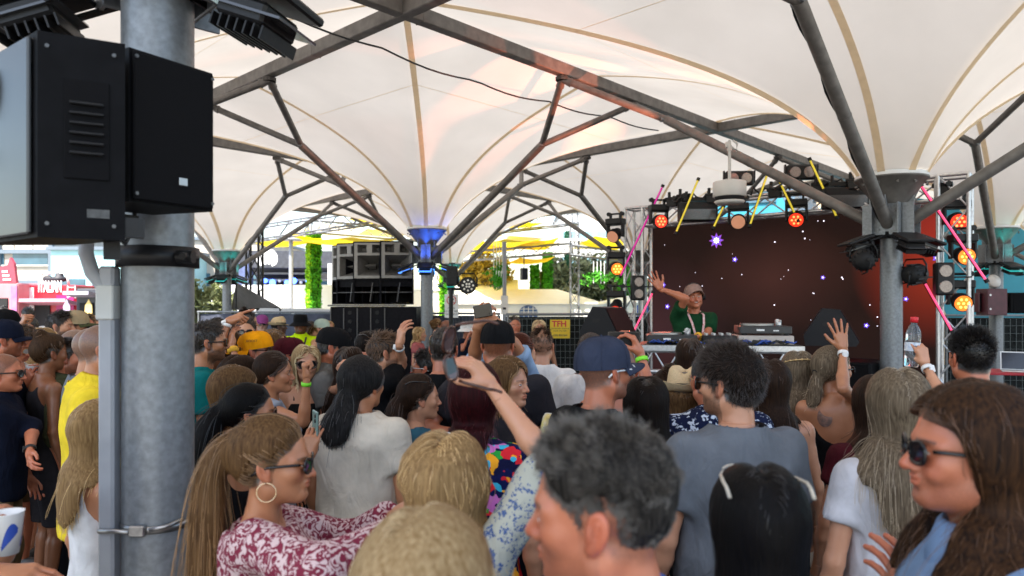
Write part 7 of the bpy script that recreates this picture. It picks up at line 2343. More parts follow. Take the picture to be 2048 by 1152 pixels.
BLK = cl('black', (20, 20, 22)); NAVY = cl('navy', (20, 26, 44)); WHT = cl('white', (226, 224, 222)); CREAM = cl('cream', (214, 203, 186)); TEAL = cl('teal', (12, 104, 104)); GREYT = cl('washed grey', (104, 108, 114)); CHAR = cl('charcoal', (44, 42, 46))
OLV = cl('olive', (66, 68, 48)); YPOLO = cl('yellow polo', (236, 206, 52)); DTEAL = cl('dusty teal', (52, 96, 116)); LGREY = cl('light grey', (150, 158, 172)); GREEN = cl('forest green', (22, 62, 36)); HIVIS = cl('high visibility yellow', (205, 240, 20)); LBLUE = cl('light blue', (150, 175, 205)); DENIM = cl('pale denim', (128, 158, 196)); BLUE = cl('bright blue', (40, 110, 200)); DKJEAN = cl('dark denim', (32, 38, 54)); KHAKI = cl('khaki', (120, 104, 80)); TAUPE = cl('taupe grey', (110, 108, 104)); PINKC = cl('dusty pink', (170, 96, 96)); YDRESS = cl('pale yellow', (235, 215, 140))
BURG = cloth('cloth burgundy floral', srgb(122, 44, 62), srgb(205, 180, 178), 'floral', 36)
PAIS = cloth('cloth blue paisley', srgb(176, 176, 162), None, 'flowers', 40, cols=(srgb(150, 150, 90), srgb(70, 92, 140)))
MULTI = cloth('cloth multicolour', srgb(20, 22, 50), None, 'blobs', 26, cols=(srgb(16, 20, 60), srgb(210, 40, 50), srgb(18, 24, 70), srgb(60, 170, 200), srgb(235, 160, 40), srgb(20, 22, 56), srgb(200, 110, 180), srgb(40, 150, 60), srgb(15, 18, 50)))
NFLOR = cloth('cloth navy floral', srgb(22, 30, 58), None, 'flowers', 27, cols=(srgb(225, 225, 225), srgb(190, 200, 215)))
DFLOR = cloth('cloth dark floral', srgb(58, 60, 42), None, 'flowers', 20, cols=(srgb(190, 150, 60), srgb(196, 180, 150)))
ZEB = cloth('cloth zebra', srgb(24, 23, 24), srgb(190, 186, 182), 'zebra', 5.5)
LEO = cloth('cloth leopard', srgb(150, 105, 60), srgb(110, 66, 30), 'leopard', 60)
SLATE = cl('slate cap', (54, 60, 78)); MAROON = cl('maroon cap', (72, 22, 30)); CAPY = cl('yellow cap', (240, 158, 14)); PURP = cl('purple cap', (140, 70, 130)); STRAW = M('straw weave', srgb(205, 180, 140), .8, 0, .15, 160, .3, 300); CAPG = cl('cap green', (72, 76, 50)); CAPT = cl('cap tan', (170, 150, 118)); PGREEN = cl('pale green cap', (170, 186, 172)); CAPW = cl('faded cap', (150, 122, 112))

J = ('trousers', DKJEAN); JB = ('trousers', BLK); SH = ('shorts', KHAKI); JN = ('jeans', DKJEAN)
sh = lambda L=.035, **k: dict(k='short', L=L, **k)
lg = lambda L=.4, **k: dict(k='long', L=L, **k)
bz = dict(k='buzz', L=.006, side=.004)

# ---- left of the near column
person('man in a black cap at the crowd edge with one braceleted hand raised', 8, 618, 6.6, 60, 'm', 'tan', hk='m2', hc='dkbrown', hat=('cap', BLK), top=('tee', BLK), bottom=SH, aR=dict(w=(43, 652, 6.2), e=(48, 690, 6.1), h='fist'), wb=[(1, 'black')], gl='n')
person('sunburnt man in a navy cap cut by the photo edge', 2, 638, 4.6, 50, 'm', 'red', hk='m1', hc='brown', hat=('cap', NAVY), top=('tee', NAVY), bottom=SH, beard=.4)
pr_cup = person('man in a white tee bowing his head over a paper cup', 28, 650, 5.0, 105, 'm', 'red', (0, -32, 0), 'm0', sh(.03), 'ltbrown', ('tee', WHT), SH, aR=dict(w=(50, 772, 4.65), e=(30, 790, 4.8), h='grip', f=(.3, 0, 1), p=(.2, 1, .2)), gl=('wire', 'gold'), wb=[(1, 'lime')])
person('balding man with sunglasses in a long navy shirt beside the bowing man', 2, 706, 4.2, 72, 'm', 'red', hk='m1', hair=bz, hc='brown', top=('shirt', NAVY, {'sl': .35}), bottom=('trousers', KHAKI), gl='n', aR=dict(w=(60, 905, 4.05), e=(22, 850, 4.1), h='relaxed'), wb=[(1, 'black')])
person('blonde woman in a black strap top seen behind the bearded man', 82, 653, 5.3, 25, 'f', 'fair', hair=lg(.34, wave=.008), hc='blonde', top=('strap', BLK), bottom=('shorts', CHAR))
person('woman with a top bun and bare brown shoulders', 97, 668, 4.6, 40, 'f', 'brown', hair=dict(k='bun', tie=(0, -.06, .12), bun=.035), hc='ltbrown', top=('tank', CHAR), bottom=('shorts', CHAR))
person('man with dark beard in profile in front of the crimson truck', 117, 621, 6.2, 78, 'm', 'fair', hk='m0', hair=sh(.045, side=.014), hc='dkbrown', beard=1.0, top=('tee', CHAR), bottom=SH)
person('man in an olive and tan cap with sunglasses beside the bearded man', 147, 620, 6.3, 68, 'm', 'tan', hk='m2', hc='brown', hat=('cap', CAPT, (0, 0), CAPG), top=('tee', OLV), bottom=SH, gl='n', beard=.7)
person('fair haired man wearing red framed sunglasses near the charcoal truck', 174, 625, 7.6, 150, 'm', 'red', hk='m1', hair=sh(.04), hc='dkblonde', top=('tee', CHAR), bottom=SH, gl=('n', 'red'))
person('distant red haired woman in front of the charcoal truck', 196, 634, 10, 160, 'f', 'fair', hair=lg(.25), hc='red', top=('tee', CREAM), bottom=('skirt', NAVY))
person('distant white haired man with sunglasses next to the near column', 212, 631, 9.2, 170, 'm', 'red', hk='m1', hair=bz, hc='pale', top=('tee', LBLUE), bottom=SH, gl='n')
person('grey cropped man in white behind the man in olive', 149, 658, 5.0, 55, 'm', 'fair', hk='m1', hair=bz, hc='grey', top=('tee', WHT), bottom=SH)
person('dark haired man with a flushed neck in an olive shirt', 131, 674, 4.7, 66, 'm', 'red', hk='m0', hair=sh(.03, side=.010), hc='dkbrown', top=('shirt', OLV, {'sl': .3}), bottom=('trousers', BLK), beard=.6)
person('cropped grey man right behind the man in the yellow polo', 183, 654, 3.9, 55, 'm', 'tan', hk='m2', hair=bz, hc='grey', top=('tee', GREYT), bottom=SH)
person('bald man in a bright yellow polo beside the near column', 203, 647, 3.4, 68, 'm', 'tan', hk='m1', hair=bz, hc='greyblk', top=('polo', YPOLO, {'hem': .74, 'loose': .015}), bottom=('shorts', NAVY), bulk=1.06)
person('blonde woman in a white ribbed tank against the near column', 200, 795, 2.6, 42, 'f', 'tan', hair=lg(.36, wave=.006), hc='blonde', top=('tank', cl('white tank', (232, 230, 230)), {'hem': .9}), bottom=JB)
pr_l = person('person outside the frame whose hands reach in at the cup', -175, 690, 1.9, 75, 'm', 'tan', hk='m0', hc='brown', top=('tee', NAVY), bottom=J, aR=dict(w=(-22, 1148, 1.74), e=(-110, 1170, 1.75), h='relaxed', f=(1, .1, -.05), p=(0, .3, -1)), aL=dict(w=(4, 1118, 1.95), e=(-110, 1190, 2.0), h='grip', f=(.55, 0, .9), p=(-.6, -.5, .2)), wb=[(1, 'lime')])
for k, (lab, px, py, d, fc, sx, hc_, tp) in enumerate((('distant man in white by the crimson truck door', 57, 613, 11, -60, 'm', 'dkbrown', WHT), ('distant grey haired woman below the man in white', 60, 634, 9, 170, 'f', 'grey', CREAM), ('distant dark haired man at the pink truck counter', 4, 611, 14, 20, 'm', 'black', CHAR), ('distant man in a light tee left of the bearded man', 34, 634, 9.5, 60, 'm', 'brown', LGREY),
                                                 ('distant woman in pink near the charcoal truck hatch', 120, 632, 13, 150, 'f', 'dkbrown', PINKC), ('distant blonde woman by the gold banner', 184, 629, 13, 190, 'f', 'blonde', WHT), ('distant bald man just right of the near column', 382, 645, 8.5, 40, 'm', 'grey', LBLUE), ('distant dark haired man by the olive trees', 431, 634, 8.5, 60, 'm', 'dkbrown', CHAR), ('distant woman in a pink top under the pointing hand', 472, 634, 11, 120, 'f', 'brown', cl('hot pink', (200, 50, 110))),
                                                 ('distant dark bun woman behind the man facing us', 493, 622, 8.0, 60, 'f', 'dkbrown', CHAR), ('distant woman in white left of the speakers', 655, 640, 11.5, 120, 'f', 'blonde', WHT), ('distant man in grey between the guard and speakers', 628, 650, 12.5, 100, 'm', 'brown', GREYT), ('distant woman by the mesh fence in pink', 838, 652, 11, 100, 'f', 'blonde', PINKC))):
    person(lab, px, py, d, fc, sx, 'fair', hair=bz if 'bald' in lab else (dict(k='bun', tie=(0, -.05, .125), bun=.04) if 'bun' in lab else (lg(.25) if sx == 'f' else sh())), hc=hc_, top=('tee', tp), bottom=(SH if sx == 'm' else ('skirt', CHAR)))

# ---- between the near column and the speaker stack
person('dark haired bearded man with sunglasses in a teal tee', 411, 640, 4.3, 64, 'm', 'tan', hk='m0', hair=sh(.032, side=.014), hc='dkbrown', beard=.9, gl='n', top=('tee', TEAL), bottom=J)
person('man mostly hidden who points right with a white watch', 423, 652, 5.0, 50, 'm', 'tan', hk='m2', hc='brown', top=('tee', CHAR), bottom=J, aR=dict(w=(456, 642, 4.7), e=(438, 690, 4.65), h='point', f=(1, 0, .42), p=(0, .6, -.8)), wb=[(1, 'white')])
person('woman with hand in her hair and a yellow scrunchie on her wrist', 452, 655, 4.9, 60, 'f', 'tan', hair=lg(.32), hc='ltbrown', top=('tank', cl('tan top', (150, 120, 90))), bottom=JB, aR=dict(w=(464, 692, 4.65), e=(474, 740, 4.6), h='relaxed', f=(-.2, .3, 1)), wb=[(1, 'yellow')])
person('man with slick dark hair and sunglasses facing the camera', 493, 632, 6.3, 164, 'm', 'fair', hk='mh', hair=sh(.04, side=.006, flow=(0, -.9, .2)), hc='dkbrown', beard=.4, gl='n', top=('tee', GREYT), bottom=J)
pr_y = person('man wearing a yellow cap backwards', 503, 662, 4.8, 72, 'm', 'red', hk='m1', hc='brown', hat=('cap', CAPY, (180, -8)), top=('tee', GREYT), bottom=SH, gl='n', beard=.5)
person('woman with long fair brown hair in profile beside the yellow cap', 543, 657, 5.6, 82, 'f', 'fair', hk='f0', hair=lg(.34, part=.02), hc='dkblonde', top=('tank', CREAM), bottom=('skirt', CHAR))
person('man in a maroon cap and sunglasses below the guard', 577, 674, 5.1, 76, 'm', 'red', hk='m2', hc='dkbrown', hat=('cap', MAROON), top=('tee', CHAR), bottom=SH, gl='n')
person('young man in a purple cap and sunglasses by the slate fence', 524, 629, 10.4, 160, 'm', 'pale', hk='m0', hc='brown', hat=('cap', PURP), top=('tee', WHT), bottom=SH, gl='n')
person('man in a straw fedora and blue shirt by the slate fence', 556, 635, 10.4, 70, 'm', 'dark', hk='m2', hc='black', hat=('fedora', STRAW), top=('shirt', cl('mid blue', (60, 90, 140)), {'short': 1}), bottom=SH)
pr_g = person('guard in a black bucket hat and yellow high visibility shirt', 601, 628, 9.3, 168, 'm', 'brown', hk='m2', hc='black', hat=('bucket', BLK), top=('polo', HIVIS), bottom=JB, aR='hip', aL='hip', beard=.5)
person('dark haired woman right behind the guard', 620, 642, 11.2, 95, 'f', 'fair', hair=dict(k='bun', tie=(0, -.10, .05), bun=.03), hc='dkbrown', top=('tee', CHAR), bottom=('skirt', CHAR))
person('woman in a pale green cap with a hand at her chin', 643, 637, 9.4, 112, 'f', 'fair', hair=dict(k='pony', L=.2), hc='dkblonde', hat=('cap', PGREEN), top=('tank', CREAM), bottom=('shorts', CHAR), aR=dict(w=(640, 668, 9.1), h='fist'))
person('grey haired man in a black cap and grey shirt looking down', 663, 654, 4.8, 82, 'm', 'red', (0, -10, 0), 'm1', sh(.02, side=.012), 'grey', ('shirt', TAUPE, {'short': 1}), J, hat=('cap', BLK))
person('person with dark hair reaching over with a lime wristband', 738, 660, 5.4, -50, 'f', 'red', hk='f1', hair=lg(.28, wave=.01), hc='dkbrown', top=('tank', CHAR), bottom=JB, aR=dict(w=(716, 690, 4.7), e=(745, 720, 4.7), h='relaxed', f=(-1, 0, .25), p=(0, -.3, -1)), wb=[(1, 'lime')], gl=('n', 'black', -8))
person('woman with very long dark brown hair holding up a thumb', 697, 690, 4.6, 22, 'f', 'fair', hair=lg(.55), hc='brown', top=('tank', BLK), bottom=JB, aL=dict(w=(708, 735, 4.0), e=(715, 790, 4.0), h='fist', f=(-.6, 0, 1)))
pr_w = person('laughing woman with pinned brown hair raising a bent arm', 545, 702, 4.0, 82, 'f', 'tan', hk='fh', hair=dict(k='bun', tie=(0, -.10, -.02), bun=.035), hc='brown', top=('cap', LGREY), bottom=('skirt', LGREY), aR=dict(w=(613, 757, 3.75), e=(655, 815, 3.7), h='fist', f=(-.25, 0, 1), p=(1, .4, 0)), wb=[(1, 'lime')])
person('platinum blonde woman with big sunglasses facing the camera', 612, 688, 4.7, 160, 'f', 'fair', hk='fh', hair=lg(.30, part=-.02, vol=.2), hc='pale', top=('strap', BLK), bottom=JB, gl=('big', 'black'))
person('woman with wavy brown hair below the yellow cap', 476, 708, 4.1, 35, 'f', 'tan', hair=lg(.34, wave=.014, vol=.3), hc='brown', top=('tank', BLK), bottom=JB)
person('woman with straight honey hair seen from behind', 463, 729, 3.2, 48, 'f', 'fair', hair=lg(.28), hc='dkblonde', top=('tank', BLK), bottom=JB)
pr_b = person('woman with a long black ponytail, sunglasses and black tank', 497, 768, 3.0, 74, 'f', 'tan', hk='f0', hair=dict(k='pony', L=.52, tie=(0, -.115, .03), dir=(0, -.8, -.1)), hc='black', gl=('n', 'brown'), top=('tank', BLK), bottom=('skirt', LEO), aR=dict(w=(618, 912, 2.75), e=(570, 1000, 2.75), h='pinch', f=(.15, 0, 1), p=(0, 1, 0)))
pr_f = person('woman with a high honey ponytail, sunglasses and burgundy floral blouse', 537, 832, 1.9, 84, 'f', 'tan', hk='f1', hair=dict(k='pony', L=.60, tie=(0, -.098, .085), dir=(0, -1, .15), spread=.7), hc='dkblonde', gl=('n', 'black'), top=('blouse', BURG, {'puff': .018, 'sl': .92}), bottom=J, aR=dict(w=(800, 1062, 1.78), e=(690, 1140, 1.62), h='relaxed'), aL=dict(w=(790, 1030, 2.05), e=(690, 1060, 2.1), h='relaxed'))
pr_c = person('man in a cream tee with a dark grey tied back ponytail', 722, 711, 3.2, 22, 'm', 'tan', (10, 0, 0), 'm2', dict(k='pony', L=.26, tie=(0, -.105, -.035), dir=(-.1, -.5, -.6), spread=1.8), 'greyblk', ('tee', CREAM, {'loose': .02, 'hem': .72}), SH, bulk=1.06)
person('man with tousled brown hair in a black tee raising his watch hand', 764, 663, 4.5, 66, 'm', 'fair', hk='m0', hair=sh(.05, side=.018), hc='ltbrown', beard=.7, top=('tee', BLK), bottom=SH, aR=dict(w=(798, 690, 4.4), e=(784, 745, 4.4), h='relaxed', f=(.15, 0, 1)), wb=[(1, 'white')])
person('woman with a messy red brown ponytail in a dusty teal top', 836, 748, 3.6, 62, 'f', 'fair', (10, 0, 0), 'f0', dict(k='pony', L=.24, tie=(0, -.12, .0), dir=(0, -.7, -.5), spread=2.2, wave=.012), 'brown', ('cap', DTEAL), J, gl=('n', 'black', -8))
person('curly haired man with glasses looking left by the blue lit column', 860, 692, 4.6, -75, 'm', 'red', hk='m0', hair=dict(k='curly', L=.035, side=.012), hc='black', gl=('wire', 'white'), top=('tee', BLK), bottom=J)
person('broad man with dark cropped hair in a black tee beside the column', 887, 652, 4.2, 12, 'm', 'red', hk='m1', hair=sh(.022, side=.010), hc='dkbrown', top=('tee', BLK), bottom=J, bulk=1.05)
pr_film = person('person in pale blue behind the black cap filming with both hands', 1004, 655, 4.3, 8, 'm', 'tan', hk='m2', hc='brown', top=('shirt', LBLUE, {'sl': .05}), bottom=J, aL=dict(w=(956, 648, 3.9), e=(950, 690, 3.95), h='pinch', f=(.35, 0, 1)), aR=dict(w=(990, 638, 3.9), e=(1020, 668, 3.95), h='pinch', f=(-1, 0, .5), p=(-.4, .9, 0)), wb=[(1, 'lime')])
person('man in a black cap and charcoal tee with a hand on his hip', 995, 640, 3.8, 6, 'm', 'red', hk='m1', hair=bz, hc='brown', hat=('cap', BLK), top=('tee', CHAR), bottom=J, aL=dict(w=(930, 870, 3.6), e=(884, 800, 3.8), h='relaxed', f=(.8, .3, -.5)), bulk=1.12)
person('woman with a coppery red ponytail in front of the fence', 1038, 667, 4.3, 50, 'f', 'fair', hair=dict(k='pony', L=.25, wave=.02, spread=2), hc='red', top=('tank', BLK), bottom=JB)
person('man with faded sides in a white tee seen from behind', 1083, 654, 5.0, 4, 'm', 'fair', hk='m0', hair=dict(k='short', L=.04, side=.002, flow=(0, -.6, -.3)), hc='brown', top=('tee', WHT, {'loose': .012}), bottom=SH, scalp=.55)
person('greying man in black facing us in front of the dark mesh fence', 1028, 630, 9.2, 168, 'm', 'red', hk='m1', hair=sh(.02), hc='grey', top=('tee', BLK), bottom=J)
person('woman with long platinum hair and sunglasses before the dark fence', 1078, 638, 9.2, 176, 'f', 'fair', hk='f1', hair=lg(.4), hc='pale', top=('tank', cl('pale pink', (215, 180, 172))), bottom=('skirt', CREAM), gl='n')
person('small woman in a white bucket hat and navy top by the fence', 933, 644, 11, 110, 'f', 'red', hk='f0', hair=sh(.03), hc='dkbrown', hat=('bucket', WHT), top=('tee', NAVY), bottom=SH, aR=dict(w=(937, 672, 10.7), h='fist'))
person('man in a light blue shirt by the bird sign', 892, 640, 12, 60, 'm', 'red', hk='m1', hair=bz, hc='brown', top=('shirt', LBLUE, {'short': 1}), bottom=SH)
person('woman in a pale yellow dress next to the blue lit column', 873, 637, 12, 60, 'f', 'fair', hair=dict(k='bun', tie=(0, -.1, .06), bun=.035), hc='dkblonde', top=('tank', YDRESS), bottom=('dress', YDRESS))

# ---- middle foreground
person('woman with wine red bob in a loud multicolour top', 948, 725, 2.55, 12, 'f', 'fair', hair=lg(.23, vol=.15), hc='wine', top=('tee', MULTI, {'sl': .5}), bottom=JB)
person('thoughtful woman with centre parted light brown hair facing right', 1010, 711, 3.3, 118, 'f', 'fair', hk='f0', hair=lg(.28, part=.012), hc='dkblonde', top=('tee', CHAR), bottom=J)
pr_s = person('woman with wavy blonde hair in blue paisley raising sunglasses', 889, 862, 1.72, 18, 'f', 'fair', hair=lg(.40, wave=.024, vol=.3, freq=11, per=20, clump=.5), hc='blonde', top=('blouse', PAIS, {'sl': .12, 'loose': .012, 'puff': .012}), bottom=J, aR=dict(w=(982, 772, 1.78), e=(1092, 885, 1.72), h='pinch', f=(-.62, .1, .8), p=(-.7, .3, -.5)), wb=None)
person('pale blonde woman nearest the camera, only the crown visible', 846, 1022, .98, 12, 'f', 'fair', hair=lg(.34, part=-.012, thick=.016, clump=.5, per=30, wave=.008), hc='pale', top=('tee', WHT), bottom=J)
person('man with greying curls nearest the camera, profile to the left', 1222, 825, 1.05, -72, 'm', 'red', (0, -4, 0), 'm0', dict(k='curly', L=.042, side=.007, wave=.013, recede=.012, per=46, clump=.55), 'grey', ('shirt', BLUE, {'short': 1}), J, beard=.25, scalp=.5)
person('man in a slate blue cap with white armed sunglasses and black tee', 1203, 671, 2.7, 56, 'm', 'red', (4, 0, 0), 'm2', bz, 'grey', ('tee', BLK), J, hat=('cap', SLATE, (0, 3)), gl=('n', 'white'), beard=.55)
person('balding man in a white tee ahead of the slate cap', 1181, 662, 4.5, 28, 'm', 'red', hk='m1', hair=dict(k='short', L=.012, side=.012, recede=.05), hc='brown', top=('tee', WHT), bottom=SH)
pr_ph = person('sunburnt person filming with a phone held level', 1243, 694, 3.7, 10, 'm', 'red', hk='m1', hair=bz, hc='brown', top=('tank', BLK), bottom=J, aR=dict(w=(1281, 708, 3.5), e=(1292, 755, 3.5), h='pinch', f=(-.35, 0, 1), p=(-1, .3, 0)), wb=[(1, 'lime')])
person('woman with long straight dark hair behind the greying man', 1293, 749, 2.9, 8, 'f', 'fair', hair=lg(.52), hc='dkbrown', top=('tank', BLK), bottom=JB)
person('woman with long brown hair in front of the dj table', 1379, 674, 4.7, 4, 'f', 'fair', hair=lg(.45), hc='brown', top=('tee', BLK), bottom=JB)
person('woman with a small dark bun left of the straw fedora', 1338, 737, 3.8, 10, 'f', 'fair', hair=dict(k='bun', tie=(0, -.06, .115), bun=.035), hc='brown', top=('tank', CHAR), bottom=JB)
person('woman in a straw fedora with a black band', 1370, 738, 3.3, 18, 'f', 'tan', hair=lg(.26, wave=.01), hc='dkblonde', hat=('fedora', STRAW, (0, -6)), top=('tank', CREAM), bottom=('skirt', CHAR))
person('man in a navy floral shirt hidden behind the grey tee', 1424, 700, 3.1, -10, 'm', 'red', hk='m1', hair=sh(.02), hc='greyblk', top=('shirt', NFLOR, {'short': 1, 'loose': .015}), bottom=SH, gl=('wire', 'gold'), bulk=1.1)
person('man with thick dark hair and sunglasses in a washed grey tee', 1464, 689, 2.4, -14, 'm', 'fair', (-28, 0, 0), 'm0', dict(k='short', L=.055, side=.028, wave=.008), 'dkbrown', ('tee', GREYT, {'loose': .006}), J, gl='n', beard=.75, bulk=1.04)
person('dark haired woman in black right of the grey tee', 1541, 716, 3.3, 6, 'f', 'fair', hair=lg(.36), hc='brown', top=('tank', BLK), bottom=JB)
person('woman with sleek black hair and pearl edged sunglasses on her head', 1520, 925, 1.36, 4, 'f', 'fair', hair=lg(.55), hc='black', gl=('big', 'pearl', -4), top=('tee', BLK), bottom=JB)
person('woman with ash blonde hair, gold headband and dark floral dress', 1597, 700, 4.0, 4, 'f', 'fair', hair=lg(.33, band=1), hc='ash', top=('tee', DFLOR), bottom=('dress', DFLOR))
pr_t = person('woman in a black halter and zebra skirt with a raised hand', 1668, 692, 3.8, 14, 'f', 'tan', (58, 0, 0), 'f1', dict(k='pony', L=.22, tie=(0, -.115, -.01), dir=(-.1, -.4, -.8)), 'ash', ('halter', BLK), ('skirt', ZEB), gl=('slim', 'black'), aR=dict(w=(1686, 698, 3.72), e=(1703, 800, 3.65), h='open', f=(-.18, 0, 1), p=(.1, 1, 0)), wb=[(1, 'white')])
person('woman with long grey blonde hair in a soft white tee', 1800, 734, 2.25, 6, 'f', 'fair', hair=lg(.46), hc='ash', top=('tee', cl('soft white', (206, 204, 208)), {'loose': .01, 'sl': .55}), bottom=JB)
pr_bt = person('person hidden behind the grey blonde hair lifting a water bottle', 1822, 750, 3.2, 6, 'f', 'fair', hair=lg(.3), hc='brown', top=('tee', BLK), bottom=JB, aR=dict(w=(1850, 728, 3.2), e=(1878, 800, 3.1), h='grip', f=(-.25, 0, 1), p=(-.25, 1, 0)), wb=[(1, 'white')])
person('brown haired woman half hidden left of the grey blonde hair', 1757, 748, 2.8, 6, 'f', 'fair', hair=lg(.36), hc='brown', top=('tee', MAROON), bottom=JB)
person('man with spiky black hair in a black tee by the near tower', 1946, 652, 3.3, 4, 'm', 'red', hk='m1', hair=dict(k='spiky', L=.045, side=.012), hc='black', top=('tee', BLK), bottom=J, bulk=1.05)
pr_r = person('smiling man with long brown hair, sunglasses and pale denim shirt', 1962, 758, 1.30, -78, 'm', 'red', (0, 2, 0), 'mh', lg(.42, wave=.018, clump=.45, per=18, tuck=.034), 'chestnut', ('shirt', DENIM), J, gl=('n', 'black'), beard=.3, aL=dict(w=(1840, 1232, 1.50), e=(1900, 1330, 1.2), h='relaxed', f=(-.35, .2, 1), p=(-.2, 1, 0)), aR=dict(w=(1815, 1240, 1.62), e=(1850, 1330, 1.6), h='relaxed', f=(-.2, -.1, 1), p=(.3, -1, 0)))

# ---- the dj
pr_dj = person('dj in a green tee and headphones waving one arm behind the table', 1387, 567, 7.25, 176, 'm', 'red', (6, 0, 3), 'ms', sh(.02), 'brown', ('tee', GREEN), J, hat=('cap', CAPW, (4, 16)), group='performer', feet=.30, aR=dict(w=(1322, 578, 7.1), e=(1343, 604, 7.15), h='open', f=(-.55, 0, .8), p=(0, -1, 0)), aL=dict(w=(1394, 674, 6.85), e=(1450, 690, 7.4), h='relaxed', f=(-.8, -.2, -.1), p=(0, 0, -1)), wb=[(-1, 'yellow')])
t, wi, HTS = pr_dj
b = MB(); b.tube([(math.sin(a) * .088, -.005, .03 + math.cos(a) * .112) for a in np.linspace(-1.5, 1.5, 16)], .008, 8)
for s in (-1, 1): b.cyl((s * .080, -.005, .0), (s * .108, -.005, .0), .036, .032, 18)
o = b.build('headphones', BLACKM, t); o.matrix_local = HTS


def lanyard(pr, m, card):
    t, wi, _ = pr; s = t['_s']; b = MB(); pts = []
    for q in (-1, 1):
        path = [Vector((q * .065 * s, -.03 * s, 1.497 * s)), Vector((q * .076 * s, .080 * s, 1.455 * s)), Vector((q * .058 * s, .140 * s, 1.37 * s)), Vector((q * .032 * s, .168 * s, 1.25 * s)), Vector((q * .005, .170 * s, 1.12 * s))]
        b.add(*ribbon(path, [Vector((0, -1, 0))] * 5, .022))
    b.build('lanyard', m, t)
    if card: MB().box((0, .176 * s, 1.075 * s), (.075, .006, .10), None, .002).build('pass', card, t)


lanyard(pr_dj, M('white red lanyard', (.75, .72, .70), .6, 0, .1, 90, col2=(.5, .05, .05)), M('orange pass', (.85, .40, .05), .5, 0, .1))
lanyard(pr_g, M('black lanyard', (.02, .015, .02), .6, 0, .1), None)
t, wi, _ = pr_g; s = t['_s']; b = MB(); b.lathe([(.188, 1.02), (.196, 1.10), (.200, 1.22), (.196, 1.26)], (0, 0, 0), 32, Matrix.Diagonal(Vector((s, s * .74, s))), 1, 1); b.build('dark_panel', NAVY, t)
for k, (t, wi, HTS) in ((0, pr_f),):
    b = MB()
    for q in (-1, 1): b.tube([(q * .083, -.004 + math.sin(a) * .026, -.058 + math.cos(a) * .026) for a in np.linspace(0, 6.283, 22)], .0016, 6)
    o = b.build('hoop_earrings', M('gold hoop', (.7, .55, .35), .25, .9, .05), t); o.matrix_local = HTS
t, wi, HTS = pr_t; s = t['_s']
TAT = M('tattoo ink', (.10, .065, .055), .6, 0, .6, 55, col2=(.26, .13, .09)); me_ = [o for o in t.children if o.name.startswith('body')][0].data
bod = np.zeros(len(me_.vertices) * 3, np.float32); me_.vertices.foreach_get('co', bod); bod = bod.reshape(-1, 3)
back = bod[bod[:, 1] < -.045 * s]; b = MB(); vs = []
for rr_ in range(6):
    for k in range(24):
        x, zz = -.066 * s + math.cos(2 * PI * k / 24) * .036 * rr_ / 5, 1.375 * s + math.sin(2 * PI * k / 24) * .050 * rr_ / 5
        d2 = (back[:, 0] - x) ** 2 + (back[:, 2] - zz) ** 2; w_ = np.exp(-d2 / .00022); m_ = d2 < .004
        vs.append((x, float((back[m_, 1] * w_[m_]).sum() / w_[m_].sum()) - .007, zz))
b.add(vs, [(r_ * 24 + k, r_ * 24 + (k + 1) % 24, (r_ + 1) * 24 + (k + 1) % 24, (r_ + 1) * 24 + k) for r_ in range(5) for k in range(24)], True); b.build('tattoo', TAT, t)
t, wi, HTS = pr_y; text('BOOST', 'cap_print', M('cap print', (.12, .06, .02), .7, 0, 0), t, HTS @ Matrix.Translation((.094, -.012, .075)) @ Matrix.Rotation(R(90), 4, 'Z') @ SX, .022, depth=.001)

# ================================================================ things held in hands
def held(name, label, cat, pr, sgn, off=(0, 0, 0), rot=None):
    t = thing(name, label, cat); m = hand_world(pr, sgn, off)
    t.matrix_world = m @ rot if rot is not None else m
    return t


CUPW = M('white paper cup', (.78, .77, .75), .5, 0, .03); CUPB = M('blue cup print', (.02, .06, .32), .5, 0, .05); CUPR = M('red cup print', (.6, .03, .04), .5, 0, .05)


def cup(t, k=1.0):
    b = MB(); b.lathe([(.001, -.055 * k), (.028 * k, -.055 * k), (.040 * k, .055 * k), (.042 * k, .058 * k), (.038 * k, .055 * k), (.027 * k, -.045 * k), (.001, -.045 * k)], n=28); b.build('cup_wall', CUPW, t)
    rr = lambda z: .034 * k + (z + .0 * k) * .109 + .0007
    for q in range(4):
        a0 = q * PI / 2 + .2; b = MB(); vs = []
        for i in range(9):
            z0 = (-.040 + .045 * i / 8) * k; z1 = z0 + (.012 + .034 * math.sin(PI * i / 8)) * k; a = a0 + 1.15 * i / 8
            vs += [(math.cos(a) * rr(z0), math.sin(a) * rr(z0), z0), (math.cos(a) * rr(z1), math.sin(a) * rr(z1), z1)]
        b.add(vs, [(2 * i, 2 * i + 2, 2 * i + 3, 2 * i + 1) for i in range(8)], True); b.build('printed_patch', CUPB if q != 1 else CUPR, t)


t = held('paper_cup', 'white paper cup with blue and red print held by the bowing man', 'cup', pr_cup, 1, (-.01, .05, .075), Matrix.Rotation(R(0), 4, 'X')); t.matrix_world = Matrix.Translation(t.matrix_world.translation); cup(t)
t = thing('paper_cup', 'large white paper cup with blue checks at the bottom corner', 'cup', P(14, 1066, 1.88)); cup(t, .98)
PHG = M('sage green phone back', (.16, .24, .21), .3, 0, .05); PHB = M('black phone', (.012, .012, .014), .15, 0, 0, spec=.6)


